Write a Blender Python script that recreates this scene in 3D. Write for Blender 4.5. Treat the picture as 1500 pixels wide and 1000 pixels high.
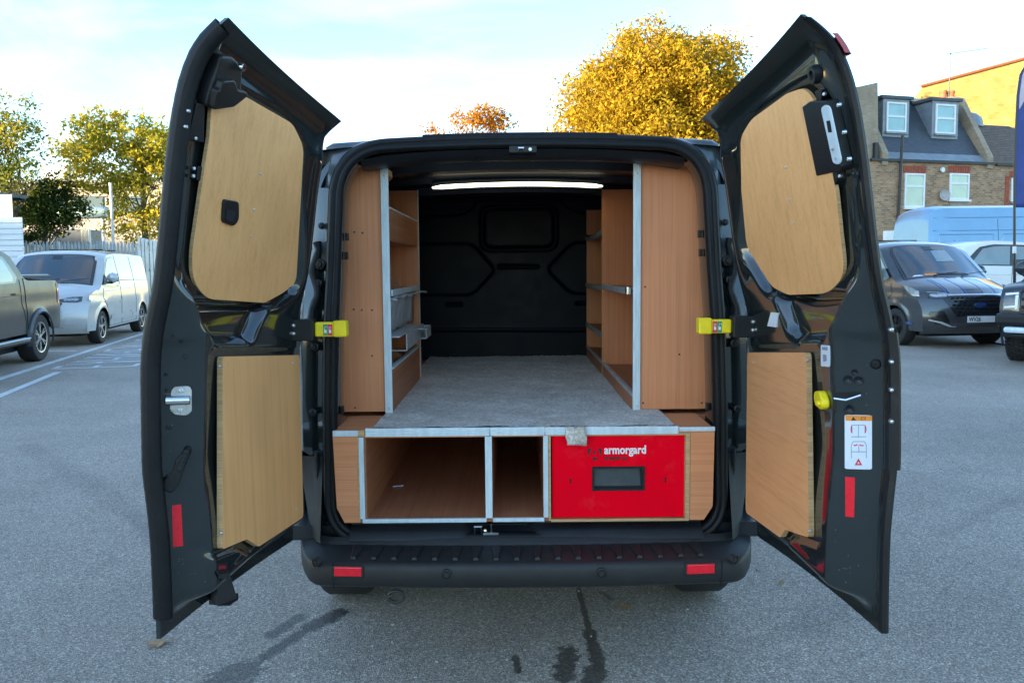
import bpy, bmesh, math, random
import numpy as np
from mathutils import Vector, Matrix
random.seed(7); np.random.seed(7)
R = math.radians
for o in list(bpy.data.objects): bpy.data.objects.remove(o, do_unlink=True)
scene = bpy.context.scene
COL = scene.collection

# ---------------------------------------------------------------- camera
F, CX, CY, CH = 1100.0, 750.0, 473.0, 1.5
PITCH, ROLL = R(4.2), R(0.5)
fw = np.array([0, math.cos(PITCH), -math.sin(PITCH)])
up0 = np.array([0, math.sin(PITCH), math.cos(PITCH)])
rt0 = np.array([1.0, 0, 0])
rt = rt0*math.cos(ROLL) - up0*math.sin(ROLL)
up = up0*math.cos(ROLL) + rt0*math.sin(ROLL)
CAM = np.array([0, 0, CH])
cam_data = bpy.data.cameras.new('camera'); cam = bpy.data.objects.new('camera', cam_data); COL.objects.link(cam)
cam_data.sensor_width = 36; cam_data.lens = F/1500*36
cam_data.shift_y = -(500-CY)/1500
cam_data.clip_start = 0.05; cam_data.clip_end = 2000
m = Matrix((tuple(rt), tuple(up), tuple(-fw))).transposed().to_4x4(); m.translation = CAM
cam.matrix_world = m
scene.camera = cam

# ---------------------------------------------------------------- sky, sun, exposure
SUN_EL = R(6.0); SUN_AZ = (-0.88, -0.47)            # horizontal direction towards the sun
world = bpy.data.worlds.new('World'); scene.world = world; world.use_nodes = True
wn = world.node_tree.nodes; wl = world.node_tree.links; wn.clear()
wo = wn.new('ShaderNodeOutputWorld'); bg = wn.new('ShaderNodeBackground'); sky = wn.new('ShaderNodeTexSky')
sky.sky_type = 'NISHITA'; sky.sun_disc = False; sky.sun_elevation = SUN_EL
sky.sun_rotation = math.atan2(SUN_AZ[0], SUN_AZ[1])
sky.air_density = 1.0; sky.dust_density = 0.35; sky.ozone_density = 2.8; sky.altitude = 0
bg.inputs['Strength'].default_value = 0.15
# thin high cloud
wtc = wn.new('ShaderNodeTexCoord'); wmp = wn.new('ShaderNodeMapping'); wmp.inputs['Scale'].default_value = (2.0, 5.0, 9.0); wmp.inputs['Rotation'].default_value = (0, 0.5, 0.3)
wno = wn.new('ShaderNodeTexNoise'); wno.inputs['Scale'].default_value = 1.6; wno.inputs['Detail'].default_value = 5; wno.inputs['Roughness'].default_value = 0.55; wno.inputs['Distortion'].default_value = 0.6
wrp = wn.new('ShaderNodeValToRGB'); wrp.color_ramp.elements[0].position = 0.42; wrp.color_ramp.elements[1].position = 0.72
wrp.color_ramp.elements[0].color = (0.0, 0.0, 0.0, 1); wrp.color_ramp.elements[1].color = (0.46, 0.46, 0.46, 1)
wmx = wn.new('ShaderNodeMixRGB'); wmx.inputs['Color2'].default_value = (1.35, 1.28, 1.19, 1)
wl.new(wtc.outputs['Generated'], wmp.inputs['Vector']); wl.new(wmp.outputs['Vector'], wno.inputs['Vector'])
wl.new(wno.outputs['Fac'], wrp.inputs['Fac']); wl.new(wrp.outputs['Color'], wmx.inputs['Fac'])
wl.new(sky.outputs['Color'], wmx.inputs['Color1']); wl.new(wmx.outputs['Color'], bg.inputs['Color'])
wl.new(bg.outputs['Background'], wo.inputs['Surface'])
sl = bpy.data.lights.new('sun', 'SUN'); sun = bpy.data.objects.new('sun', sl); COL.objects.link(sun)
sl.energy = 2.9; sl.angle = R(0.5); sl.color = (1.0, 0.80, 0.50)
sd = Vector((SUN_AZ[0]*math.cos(SUN_EL), SUN_AZ[1]*math.cos(SUN_EL), math.sin(SUN_EL)))
sun.rotation_euler = sd.to_track_quat('Z', 'Y').to_euler(); sun.location = (-20, -20, 30)
scene.view_settings.view_transform = 'Standard'; scene.view_settings.look = 'None'
scene.view_settings.gamma = 1.0; scene.view_settings.exposure = 2.95
scene.view_settings.use_curve_mapping = False
scene.render.resolution_x = 1024; scene.render.resolution_y = 682
scene.cycles.max_bounces = 8; scene.cycles.use_denoising = True

# ---------------------------------------------------------------- pixel <-> world helpers (places things at their real distance)
def ray(px, py): return fw + rt*(px-CX)/F + up*(CY-py)/F
def atY(px, py, Y): d = ray(px, py); return CAM + d*(Y/d[1])
def atZ(px, py, Z): d = ray(px, py); return CAM + d*((Z-CH)/d[2])
def atpl(px, py, P0, n): d = ray(px, py); return CAM + d*(np.dot(np.array(P0)-CAM, n)/np.dot(d, n))
def sst(a, b, x):
    t = np.clip((np.asarray(x, float)-a)/(b-a), 0, 1); return t*t*(3-2*t)

# ---------------------------------------------------------------- materials
MATS = {}
def nd(nt, typ, **kw):
    n = nt.nodes.new(typ)
    for k, v in kw.items():
        if k in n.inputs.keys(): n.inputs[k].default_value = v
        else: setattr(n, k, v)
    return n
def base_mat(name, col, rough=0.5, metal=0.0, coat=0.0, spec=0.5, var=0.0, vscale=3.0, bump=0.0, bscale=60.0, rvar=0.0, stretch=(1, 1, 1), dirt=0.0, dirtcol=(0.2, 0.18, 0.15)):
    mt = bpy.data.materials.new(name); mt.use_nodes = True; nt = mt.node_tree
    p = nt.nodes['Principled BSDF']
    p.inputs['Base Color'].default_value = (*col, 1); p.inputs['Roughness'].default_value = rough
    p.inputs['Metallic'].default_value = metal; p.inputs['Coat Weight'].default_value = coat; p.inputs['Coat Roughness'].default_value = 0.06
    p.inputs['Specular IOR Level'].default_value = spec
    tc = nd(nt, 'ShaderNodeTexCoord'); mp = nd(nt, 'ShaderNodeMapping', Scale=stretch)
    nt.links.new(tc.outputs['Object'], mp.inputs['Vector'])
    if var > 0:
        no = nd(nt, 'ShaderNodeTexNoise', Scale=vscale, Detail=6.0, Roughness=0.6)
        nt.links.new(mp.outputs['Vector'], no.inputs['Vector'])
        rp = nt.nodes.new('ShaderNodeValToRGB'); rp.color_ramp.elements[0].position = 0.3; rp.color_ramp.elements[1].position = 0.7
        rp.color_ramp.elements[0].color = (*[max(0, c*(1-var)) for c in col], 1); rp.color_ramp.elements[1].color = (*[min(1, c*(1+var)) for c in col], 1)
        nt.links.new(no.outputs['Fac'], rp.inputs['Fac']); out = rp.outputs['Color']
        if dirt > 0:
            n2 = nd(nt, 'ShaderNodeTexNoise', Scale=vscale*2.7, Detail=9.0, Roughness=0.75)
            nt.links.new(tc.outputs['Object'], n2.inputs['Vector'])
            r2 = nt.nodes.new('ShaderNodeValToRGB'); r2.color_ramp.elements[0].position = 0.55; r2.color_ramp.elements[1].position = 0.8
            r2.color_ramp.elements[1].color = (dirt, dirt, dirt, 1)
            mx = nd(nt, 'ShaderNodeMixRGB'); mx.inputs['Color2'].default_value = (*dirtcol, 1)
            nt.links.new(n2.outputs['Fac'], r2.inputs['Fac']); nt.links.new(r2.outputs['Color'], mx.inputs['Fac'])
            nt.links.new(out, mx.inputs['Color1']); out = mx.outputs['Color']
        nt.links.new(out, p.inputs['Base Color'])
    if rvar > 0:
        n3 = nd(nt, 'ShaderNodeTexNoise', Scale=vscale*1.7, Detail=8.0, Roughness=0.7)
        nt.links.new(tc.outputs['Object'], n3.inputs['Vector'])
        mr = nd(nt, 'ShaderNodeMapRange'); mr.inputs['From Min'].default_value = 0.3; mr.inputs['From Max'].default_value = 0.7
        mr.inputs['To Min'].default_value = max(0.02, rough-rvar); mr.inputs['To Max'].default_value = rough+rvar
        nt.links.new(n3.outputs['Fac'], mr.inputs['Value']); nt.links.new(mr.outputs['Result'], p.inputs['Roughness'])
    if bump > 0:
        n4 = nd(nt, 'ShaderNodeTexNoise', Scale=bscale, Detail=4.0)
        nt.links.new(mp.outputs['Vector'], n4.inputs['Vector'])
        b = nd(nt, 'ShaderNodeBump', Strength=bump, Distance=0.01)
        nt.links.new(n4.outputs['Fac'], b.inputs['Height']); nt.links.new(b.outputs['Normal'], p.inputs['Normal'])
    MATS[name] = mt; return mt
def wood_mat(name, c1, c2, c3, axis='z', rough=0.5, scratch=0.3):
    mt = bpy.data.materials.new(name); mt.use_nodes = True; nt = mt.node_tree; p = nt.nodes['Principled BSDF']
    p.inputs['Roughness'].default_value = rough; p.inputs['Specular IOR Level'].default_value = 0.35
    tc = nd(nt, 'ShaderNodeTexCoord')
    st = {'z': (1, 1, 0.008), 'x': (0.008, 1, 1), 'y': (1, 0.008, 1)}[axis]
    mp = nd(nt, 'ShaderNodeMapping', Scale=st); nt.links.new(tc.outputs['Object'], mp.inputs['Vector'])
    n1 = nd(nt, 'ShaderNodeTexNoise', Scale=55.0, Detail=5.0, Roughness=0.65); nt.links.new(mp.outputs['Vector'], n1.inputs['Vector'])
    n2 = nd(nt, 'ShaderNodeTexNoise', Scale=330.0, Detail=2.0, Roughness=0.5); nt.links.new(mp.outputs['Vector'], n2.inputs['Vector'])
    n0 = nd(nt, 'ShaderNodeTexNoise', Scale=2.5, Detail=3.0); nt.links.new(tc.outputs['Object'], n0.inputs['Vector'])
    ad = nd(nt, 'ShaderNodeMath', operation='MULTIPLY_ADD'); ad.inputs[1].default_value = 0.45
    nt.links.new(n2.outputs['Fac'], ad.inputs[0])
    m2 = nd(nt, 'ShaderNodeMath', operation='MULTIPLY'); m2.inputs[1].default_value = 0.55; nt.links.new(n1.outputs['Fac'], m2.inputs[0]); nt.links.new(m2.outputs[0], ad.inputs[2])
    rp = nt.nodes.new('ShaderNodeValToRGB'); e = rp.color_ramp.elements
    e[0].position = 0.36; e[0].color = (*[c*0.97 for c in c1], 1); e[1].position = 0.64; e[1].color = (*c3, 1); k = e.new(0.5); k.color = (*c2, 1)
    nt.links.new(ad.outputs[0], rp.inputs['Fac'])
    mx = nd(nt, 'ShaderNodeMixRGB', blend_type='MULTIPLY'); mx.inputs['Fac'].default_value = 0.35
    r0 = nt.nodes.new('ShaderNodeValToRGB'); r0.color_ramp.elements[0].position = 0.35; r0.color_ramp.elements[0].color = (0.62, 0.6, 0.58, 1); r0.color_ramp.elements[1].position = 0.6
    nt.links.new(n0.outputs['Fac'], r0.inputs['Fac']); nt.links.new(rp.outputs['Color'], mx.inputs['Color1']); nt.links.new(r0.outputs['Color'], mx.inputs['Color2'])
    # scuffs and scratches
    n3 = nd(nt, 'ShaderNodeTexNoise', Scale=14.0, Detail=10.0, Roughness=0.8, Distortion=1.5); nt.links.new(tc.outputs['Object'], n3.inputs['Vector'])
    r3 = nt.nodes.new('ShaderNodeValToRGB'); r3.color_ramp.elements[0].position = 0.66; r3.color_ramp.elements[1].position = 0.74; r3.color_ramp.elements[1].color = (scratch,)*3+(1,)
    nt.links.new(n3.outputs['Fac'], r3.inputs['Fac'])
    mx2 = nd(nt, 'ShaderNodeMixRGB'); mx2.inputs['Color2'].default_value = (*[min(1, c*1.5+0.05) for c in c3], 1)
    nt.links.new(r3.outputs['Color'], mx2.inputs['Fac']); nt.links.new(mx.outputs['Color'], mx2.inputs['Color1']); nt.links.new(mx2.outputs['Color'], p.inputs['Base Color'])
    b = nd(nt, 'ShaderNodeBump', Strength=0.12, Distance=0.002); nt.links.new(ad.outputs[0], b.inputs['Height']); nt.links.new(b.outputs['Normal'], p.inputs['Normal'])
    MATS[name] = mt; return mt
def brick_mat(name, c1, c2, mortar, scale=1.0, rough=0.85):
    mt = bpy.data.materials.new(name); mt.use_nodes = True; nt = mt.node_tree; p = nt.nodes['Principled BSDF']; p.inputs['Roughness'].default_value = rough
    tc = nd(nt, 'ShaderNodeTexCoord'); mp = nd(nt, 'ShaderNodeMapping', Rotation=(R(90), 0, 0)); nt.links.new(tc.outputs['Object'], mp.inputs['Vector'])
    # geometry is drawn in x (along) and z (up): swap so bricks run along x
    sx = nd(nt, 'ShaderNodeSeparateXYZ'); cb = nd(nt, 'ShaderNodeCombineXYZ'); nt.links.new(tc.outputs['Object'], sx.inputs[0])
    ad = nd(nt, 'ShaderNodeMath', operation='ADD'); nt.links.new(sx.outputs['X'], ad.inputs[0]); nt.links.new(sx.outputs['Y'], ad.inputs[1])
    nt.links.new(ad.outputs[0], cb.inputs['X']); nt.links.new(sx.outputs['Z'], cb.inputs['Y'])
    bt = nd(nt, 'ShaderNodeTexBrick', Scale=1.0); bt.inputs['Color1'].default_value = (*c1, 1); bt.inputs['Color2'].default_value = (*c2, 1); bt.inputs['Mortar'].default_value = (*mortar, 1)
    bt.inputs['Brick Width'].default_value = 0.225*scale; bt.inputs['Row Height'].default_value = 0.08*scale; bt.inputs['Mortar Size'].default_value = 0.012*scale; bt.inputs['Bias'].default_value = 0.0
    nt.links.new(cb.outputs[0], bt.inputs['Vector'])
    no = nd(nt, 'ShaderNodeTexNoise', Scale=1.2, Detail=8.0, Roughness=0.7); nt.links.new(tc.outputs['Object'], no.inputs['Vector'])
    rp = nt.nodes.new('ShaderNodeValToRGB'); rp.color_ramp.elements[0].position = 0.3; rp.color_ramp.elements[0].color = (0.5, 0.48, 0.45, 1); rp.color_ramp.elements[1].position = 0.65
    nt.links.new(no.outputs['Fac'], rp.inputs['Fac'])
    mx = nd(nt, 'ShaderNodeMixRGB', blend_type='MULTIPLY'); mx.inputs['Fac'].default_value = 0.7
    nt.links.new(bt.outputs['Color'], mx.inputs['Color1']); nt.links.new(rp.outputs['Color'], mx.inputs['Color2']); nt.links.new(mx.outputs['Color'], p.inputs['Base Color'])
    b = nd(nt, 'ShaderNodeBump', Strength=0.5, Distance=0.01); b.invert = True; nt.links.new(bt.outputs['Fac'], b.inputs['Height']); nt.links.new(b.outputs['Normal'], p.inputs['Normal'])
    MATS[name] = mt; return mt
def emit_mat(name, col, strength):
    mt = bpy.data.materials.new(name); mt.use_nodes = True; nt = mt.node_tree; p = nt.nodes['Principled BSDF']
    p.inputs['Base Color'].default_value = (*col, 1); p.inputs['Emission Color'].default_value = (*col, 1); p.inputs['Emission Strength'].default_value = strength
    MATS[name] = mt; return mt

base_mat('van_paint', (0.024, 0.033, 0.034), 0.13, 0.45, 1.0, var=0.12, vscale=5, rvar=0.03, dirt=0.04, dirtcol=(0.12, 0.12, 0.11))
base_mat('van_paint_skylit', (0.055, 0.068, 0.075), 0.3, 0.6, 0.6, var=0.1, vscale=6, rvar=0.05)  # van paint made paler to carry the sky's reflection in its colour
base_mat('black_rubber', (0.005, 0.0065, 0.008), 0.5, spec=0.25, var=0.3, vscale=20, bump=0.15, bscale=200)
base_mat('black_plastic', (0.008, 0.010, 0.012), 0.42, spec=0.35, var=0.25, vscale=12, bump=0.1, bscale=350, dirt=0.25, dirtcol=(0.08, 0.08, 0.08))
base_mat('bumper_plastic', (0.010, 0.012, 0.013), 0.55, var=0.2, vscale=8, bump=0.12, bscale=500, rvar=0.08, dirt=0.18, dirtcol=(0.09, 0.09, 0.085))
base_mat('dark_interior', (0.003, 0.006, 0.011), 0.42, var=0.25, vscale=6, rvar=0.1)
base_mat('bulkhead_plastic', (0.0012, 0.004, 0.011), 0.45, spec=0.15, var=0.2, vscale=5, rvar=0.08)
base_mat('aluminium', (0.58, 0.68, 0.73), 0.45, 0.12, var=0.12, vscale=9, rvar=0.1, stretch=(6, 6, 1))
base_mat('chrome', (0.72, 0.74, 0.76), 0.16, 1.0, var=0.1, vscale=30, rvar=0.06)
base_mat('zinc', (0.55, 0.57, 0.58), 0.33, 0.9, var=0.2, vscale=40, rvar=0.12)
base_mat('dark_hole', (0.004, 0.004, 0.005), 0.8)
base_mat('red_reflector', (0.80, 0.004, 0.02), 0.25, coat=0.5, var=0.12, vscale=90)
base_mat('red_lamp', (0.35, 0.006, 0.012), 0.12, coat=1.0, var=0.1, vscale=60)
base_mat('red_steel', (0.90, 0.0, 0.014), 0.6, spec=0.04, var=0.05, vscale=3, bump=0.03, bscale=400, dirt=0.10, dirtcol=(0.7, 0.25, 0.25))
base_mat('yellow_plastic', (0.88, 0.68, 0.008), 0.42, var=0.1, vscale=30, dirt=0.2, dirtcol=(0.35, 0.27, 0.05))
base_mat('sticker_white', (0.68, 0.73, 0.80), 0.35, var=0.05, vscale=20)
base_mat('sticker_orange', (0.80, 0.26, 0.03), 0.35, var=0.05, vscale=20)
base_mat('sticker_red', (0.62, 0.02, 0.06), 0.35, var=0.05, vscale=20)
base_mat('sticker_green', (0.02, 0.28, 0.14), 0.35, var=0.05, vscale=20)
base_mat('ink_grey', (0.25, 0.28, 0.33), 0.5, var=0.05, vscale=20)
base_mat('ink_black', (0.012, 0.012, 0.014), 0.45, var=0.1, vscale=20)
base_mat('ink_white', (0.80, 0.80, 0.80), 0.4, var=0.03, vscale=20)
base_mat('handle_grey', (0.035, 0.042, 0.048), 0.45, 0.3, var=0.15, vscale=25)
base_mat('bin_grey', (0.42, 0.46, 0.49), 0.38, 0.0, var=0.2, vscale=10, dirt=0.3, dirtcol=(0.35, 0.33, 0.3))
base_mat('raw_ply_edge', (0.52, 0.33, 0.16), 0.6, var=0.3, vscale=3, stretch=(2, 2, 60), bump=0.2, bscale=40)
wood_mat('ply_oak', (0.76, 0.37, 0.135), (0.84, 0.43, 0.165), (0.88, 0.465, 0.19), 'z', 0.45, 0.4)
wood_mat('ply_oak_cross', (0.70, 0.315, 0.125), (0.78, 0.37, 0.15), (0.82, 0.40, 0.175), 'y', 0.42, 0.25)
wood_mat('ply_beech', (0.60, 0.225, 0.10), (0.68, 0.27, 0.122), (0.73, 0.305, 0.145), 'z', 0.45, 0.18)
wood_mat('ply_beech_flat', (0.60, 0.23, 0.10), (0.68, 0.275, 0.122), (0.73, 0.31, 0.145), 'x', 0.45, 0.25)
wood_mat('ply_beech_shaded', (0.38, 0.15, 0.072), (0.46, 0.19, 0.092), (0.52, 0.225, 0.115), 'y', 0.45, 0.25)  # same beech ply, with the shade inside the bays put into a darker colour

# ---------------------------------------------------------------- mesh helpers
WL = set()
class MB:
    def __init__(s): s.v = []; s.f = []
    def add(s, vs, fs):
        k = len(s.v); s.v += [tuple(map(float, p)) for p in vs]; s.f += [tuple(i+k for i in f) for f in fs]; return s
    def box(s, x0, x1, y0, y1, z0, z1):
        return s.add([(x0,y0,z0),(x1,y0,z0),(x1,y1,z0),(x0,y1,z0),(x0,y0,z1),(x1,y0,z1),(x1,y1,z1),(x0,y1,z1)],
                     [(3,2,1,0),(4,5,6,7),(0,1,5,4),(1,2,6,5),(2,3,7,6),(3,0,4,7)])
    def obox(s, c, ax, ay, az, hx, hy, hz):
        c = np.array(c, float); ax, ay, az = [np.array(a, float)/np.linalg.norm(a) for a in (ax, ay, az)]
        vs = [c+ax*hx*i+ay*hy*j+az*hz*k for k in (-1, 1) for (i, j) in ((-1,-1),(1,-1),(1,1),(-1,1))]
        return s.add(vs, [(3,2,1,0),(4,5,6,7),(0,1,5,4),(1,2,6,5),(2,3,7,6),(3,0,4,7)])
    def prism(s, lo, hi):            # two matching rings of points
        n = len(lo)
        return s.add(list(lo)+list(hi), [tuple(range(n-1, -1, -1)), tuple(range(n, 2*n))]+[(i, (i+1) % n, n+(i+1) % n, n+i) for i in range(n)])
    def tube(s, path, r, n=10, closed=False, cap=True, flat=None):
        P = [np.array(p, float) for p in path]; N = len(P); rings = []
        for i in range(N):
            if closed: t = P[(i+1) % N]-P[i-1]
            else: t = P[min(i+1, N-1)]-P[max(i-1, 0)]
            t = t/(np.linalg.norm(t)+1e-9)
            ref = np.array([0, 0, 1.0]) if abs(t[2]) < 0.9 else np.array([0, 1.0, 0])
            a = np.cross(t, ref); a /= np.linalg.norm(a); b = np.cross(a, t)
            rr = r[i] if isinstance(r, (list, tuple, np.ndarray)) else r
            rings.append([P[i]+rr*(math.cos(2*math.pi*k/n)*a+math.sin(2*math.pi*k/n)*b) for k in range(n)])
        vs = [p for q in rings for p in q]; fs = []
        for i in range(N if closed else N-1):
            j = (i+1) % N
            fs += [(i*n+k, i*n+(k+1) % n, j*n+(k+1) % n, j*n+k) for k in range(n)]
        if cap and not closed: fs += [tuple(range(n-1, -1, -1)), tuple((N-1)*n+k for k in range(n))]
        return s.add(vs, fs)
    def sweep(s, path, sec, closed=False):   # path of (point, a-axis, b-axis), sec list of (a,b)
        n = len(sec); N = len(path); vs = []
        for P, a, b in path: vs += [np.array(P)+np.array(a)*q[0]+np.array(b)*q[1] for q in sec]
        fs = []
        for i in range(N if closed else N-1):
            j = (i+1) % N; fs += [(i*n+k, j*n+k, j*n+k+1, i*n+k+1) for k in range(n-1)]
        return s.add(vs, fs)
    def lathe(s, prof, c, axis, n=32):       # prof (radius, offset along axis)
        c = np.array(c, float); ax = np.array(axis, float)/np.linalg.norm(axis)
        ref = np.array([0, 0, 1.0]) if abs(ax[2]) < 0.9 else np.array([1.0, 0, 0])
        a = np.cross(ax, ref); a /= np.linalg.norm(a); b = np.cross(ax, a); vs = []
        for r_, o_ in prof: vs += [c+ax*o_+r_*(math.cos(2*math.pi*k/n)*a+math.sin(2*math.pi*k/n)*b) for k in range(n)]
        fs = []
        for i in range(len(prof)-1): fs += [(i*n+k, i*n+(k+1) % n, (i+1)*n+(k+1) % n, (i+1)*n+k) for k in range(n)]
        return s.add(vs, fs)
    def grid(s, P, flip=False):              # P[i][j] points
        P = np.asarray(P, float); a, b = P.shape[:2]; k = len(s.v)
        s.v += [tuple(p) for p in P.reshape(-1, 3)]
        for i in range(a-1):
            for j in range(b-1):
                q = (k+i*b+j, k+(i+1)*b+j, k+(i+1)*b+j+1, k+i*b+j+1); s.f.append(q[::-1] if flip else q)
        return s
    def build(s, name, mat, parent=None, smooth=False, bevel=0.0, fixn=True, inv=None):
        me = bpy.data.meshes.new(name); me.from_pydata(s.v, [], s.f); me.update()
        if fixn:
            bm = bmesh.new(); bm.from_mesh(me); bmesh.ops.recalc_face_normals(bm, faces=bm.faces); bm.to_mesh(me); bm.free()
        return link(name, me, mat, parent, smooth, bevel)
def link(name, me, mat, parent=None, smooth=False, bevel=0.0):
    o = bpy.data.objects.new(name, me); COL.objects.link(o)
    me.materials.append(MATS[mat] if isinstance(mat, str) else mat)
    if parent is not None:
        o.parent = parent
        if parent.name in WL: o.matrix_parent_inverse = Matrix.Translation(-parent.location)
    if smooth:
        me.polygons.foreach_set('use_smooth', [True]*len(me.polygons))
        if smooth != 'all':
            me.set_sharp_from_angle(angle=R(38 if smooth is True else smooth))
    if bevel > 0:
        b = o.modifiers.new('bevel', 'BEVEL'); b.width = bevel; b.segments = 2; b.limit_method = 'ANGLE'; b.angle_limit = R(40)
    return o
def tag(o, label, cat=None, group=None, kind=None):
    if label: o['label'] = label
    if cat: o['category'] = cat
    if group: o['group'] = group
    if kind: o['kind'] = kind
    return o
def thing(name, label, cat, loc=(0, 0, 0), rotz=0.0, group=None, world=False):
    o = bpy.data.objects.new(name, None); COL.objects.link(o); o.location = loc; o.rotation_euler = (0, 0, rotz); o.empty_display_size = 0.2
    if world: WL.add(o.name)
    return tag(o, label, cat, group)
def rpoly(pts, r, n=5):
    pts = [np.array(p, float) for p in pts]; out = []; N = len(pts)
    for i in range(N):
        p, a, b = pts[i], pts[i-1], pts[(i+1) % N]
        rr = r[i] if isinstance(r, (list, tuple)) else r
        da, db = np.linalg.norm(a-p), np.linalg.norm(b-p); rr = min(rr, da*0.48, db*0.48)
        if rr < 1e-5: out.append(p); continue
        p0 = p+(a-p)/da*rr; p1 = p+(b-p)/db*rr
        for k in range(n+1):
            t = k/n; out.append((1-t)**2*p0+2*t*(1-t)*p+t*t*p1)
    return out
def text_mesh(name, body, size, loc, xdir, ydir, mat, parent, bold=0.0, ext=0.0006, align='CENTER', sx=1.0):
    cu = bpy.data.curves.new('txt', 'FONT'); cu.body = body; cu.size = size; cu.align_x = align; cu.align_y = 'CENTER'; cu.offset = bold; cu.extrude = ext; cu.resolution_u = 3
    to = bpy.data.objects.new('txt', cu); COL.objects.link(to); dg = bpy.context.evaluated_depsgraph_get(); dg.update()
    me = bpy.data.meshes.new_from_object(to.evaluated_get(dg)); bpy.data.objects.remove(to, do_unlink=True); bpy.data.curves.remove(cu)
    x = np.array(xdir, float); x /= np.linalg.norm(x); y = np.array(ydir, float); y /= np.linalg.norm(y); z = np.cross(x, y)
    M = Matrix((tuple(x*sx), tuple(y), tuple(z))).transposed().to_4x4(); M.translation = loc
    me.transform(M); me.materials.clear()
    return link(name, me, mat, parent)
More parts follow.
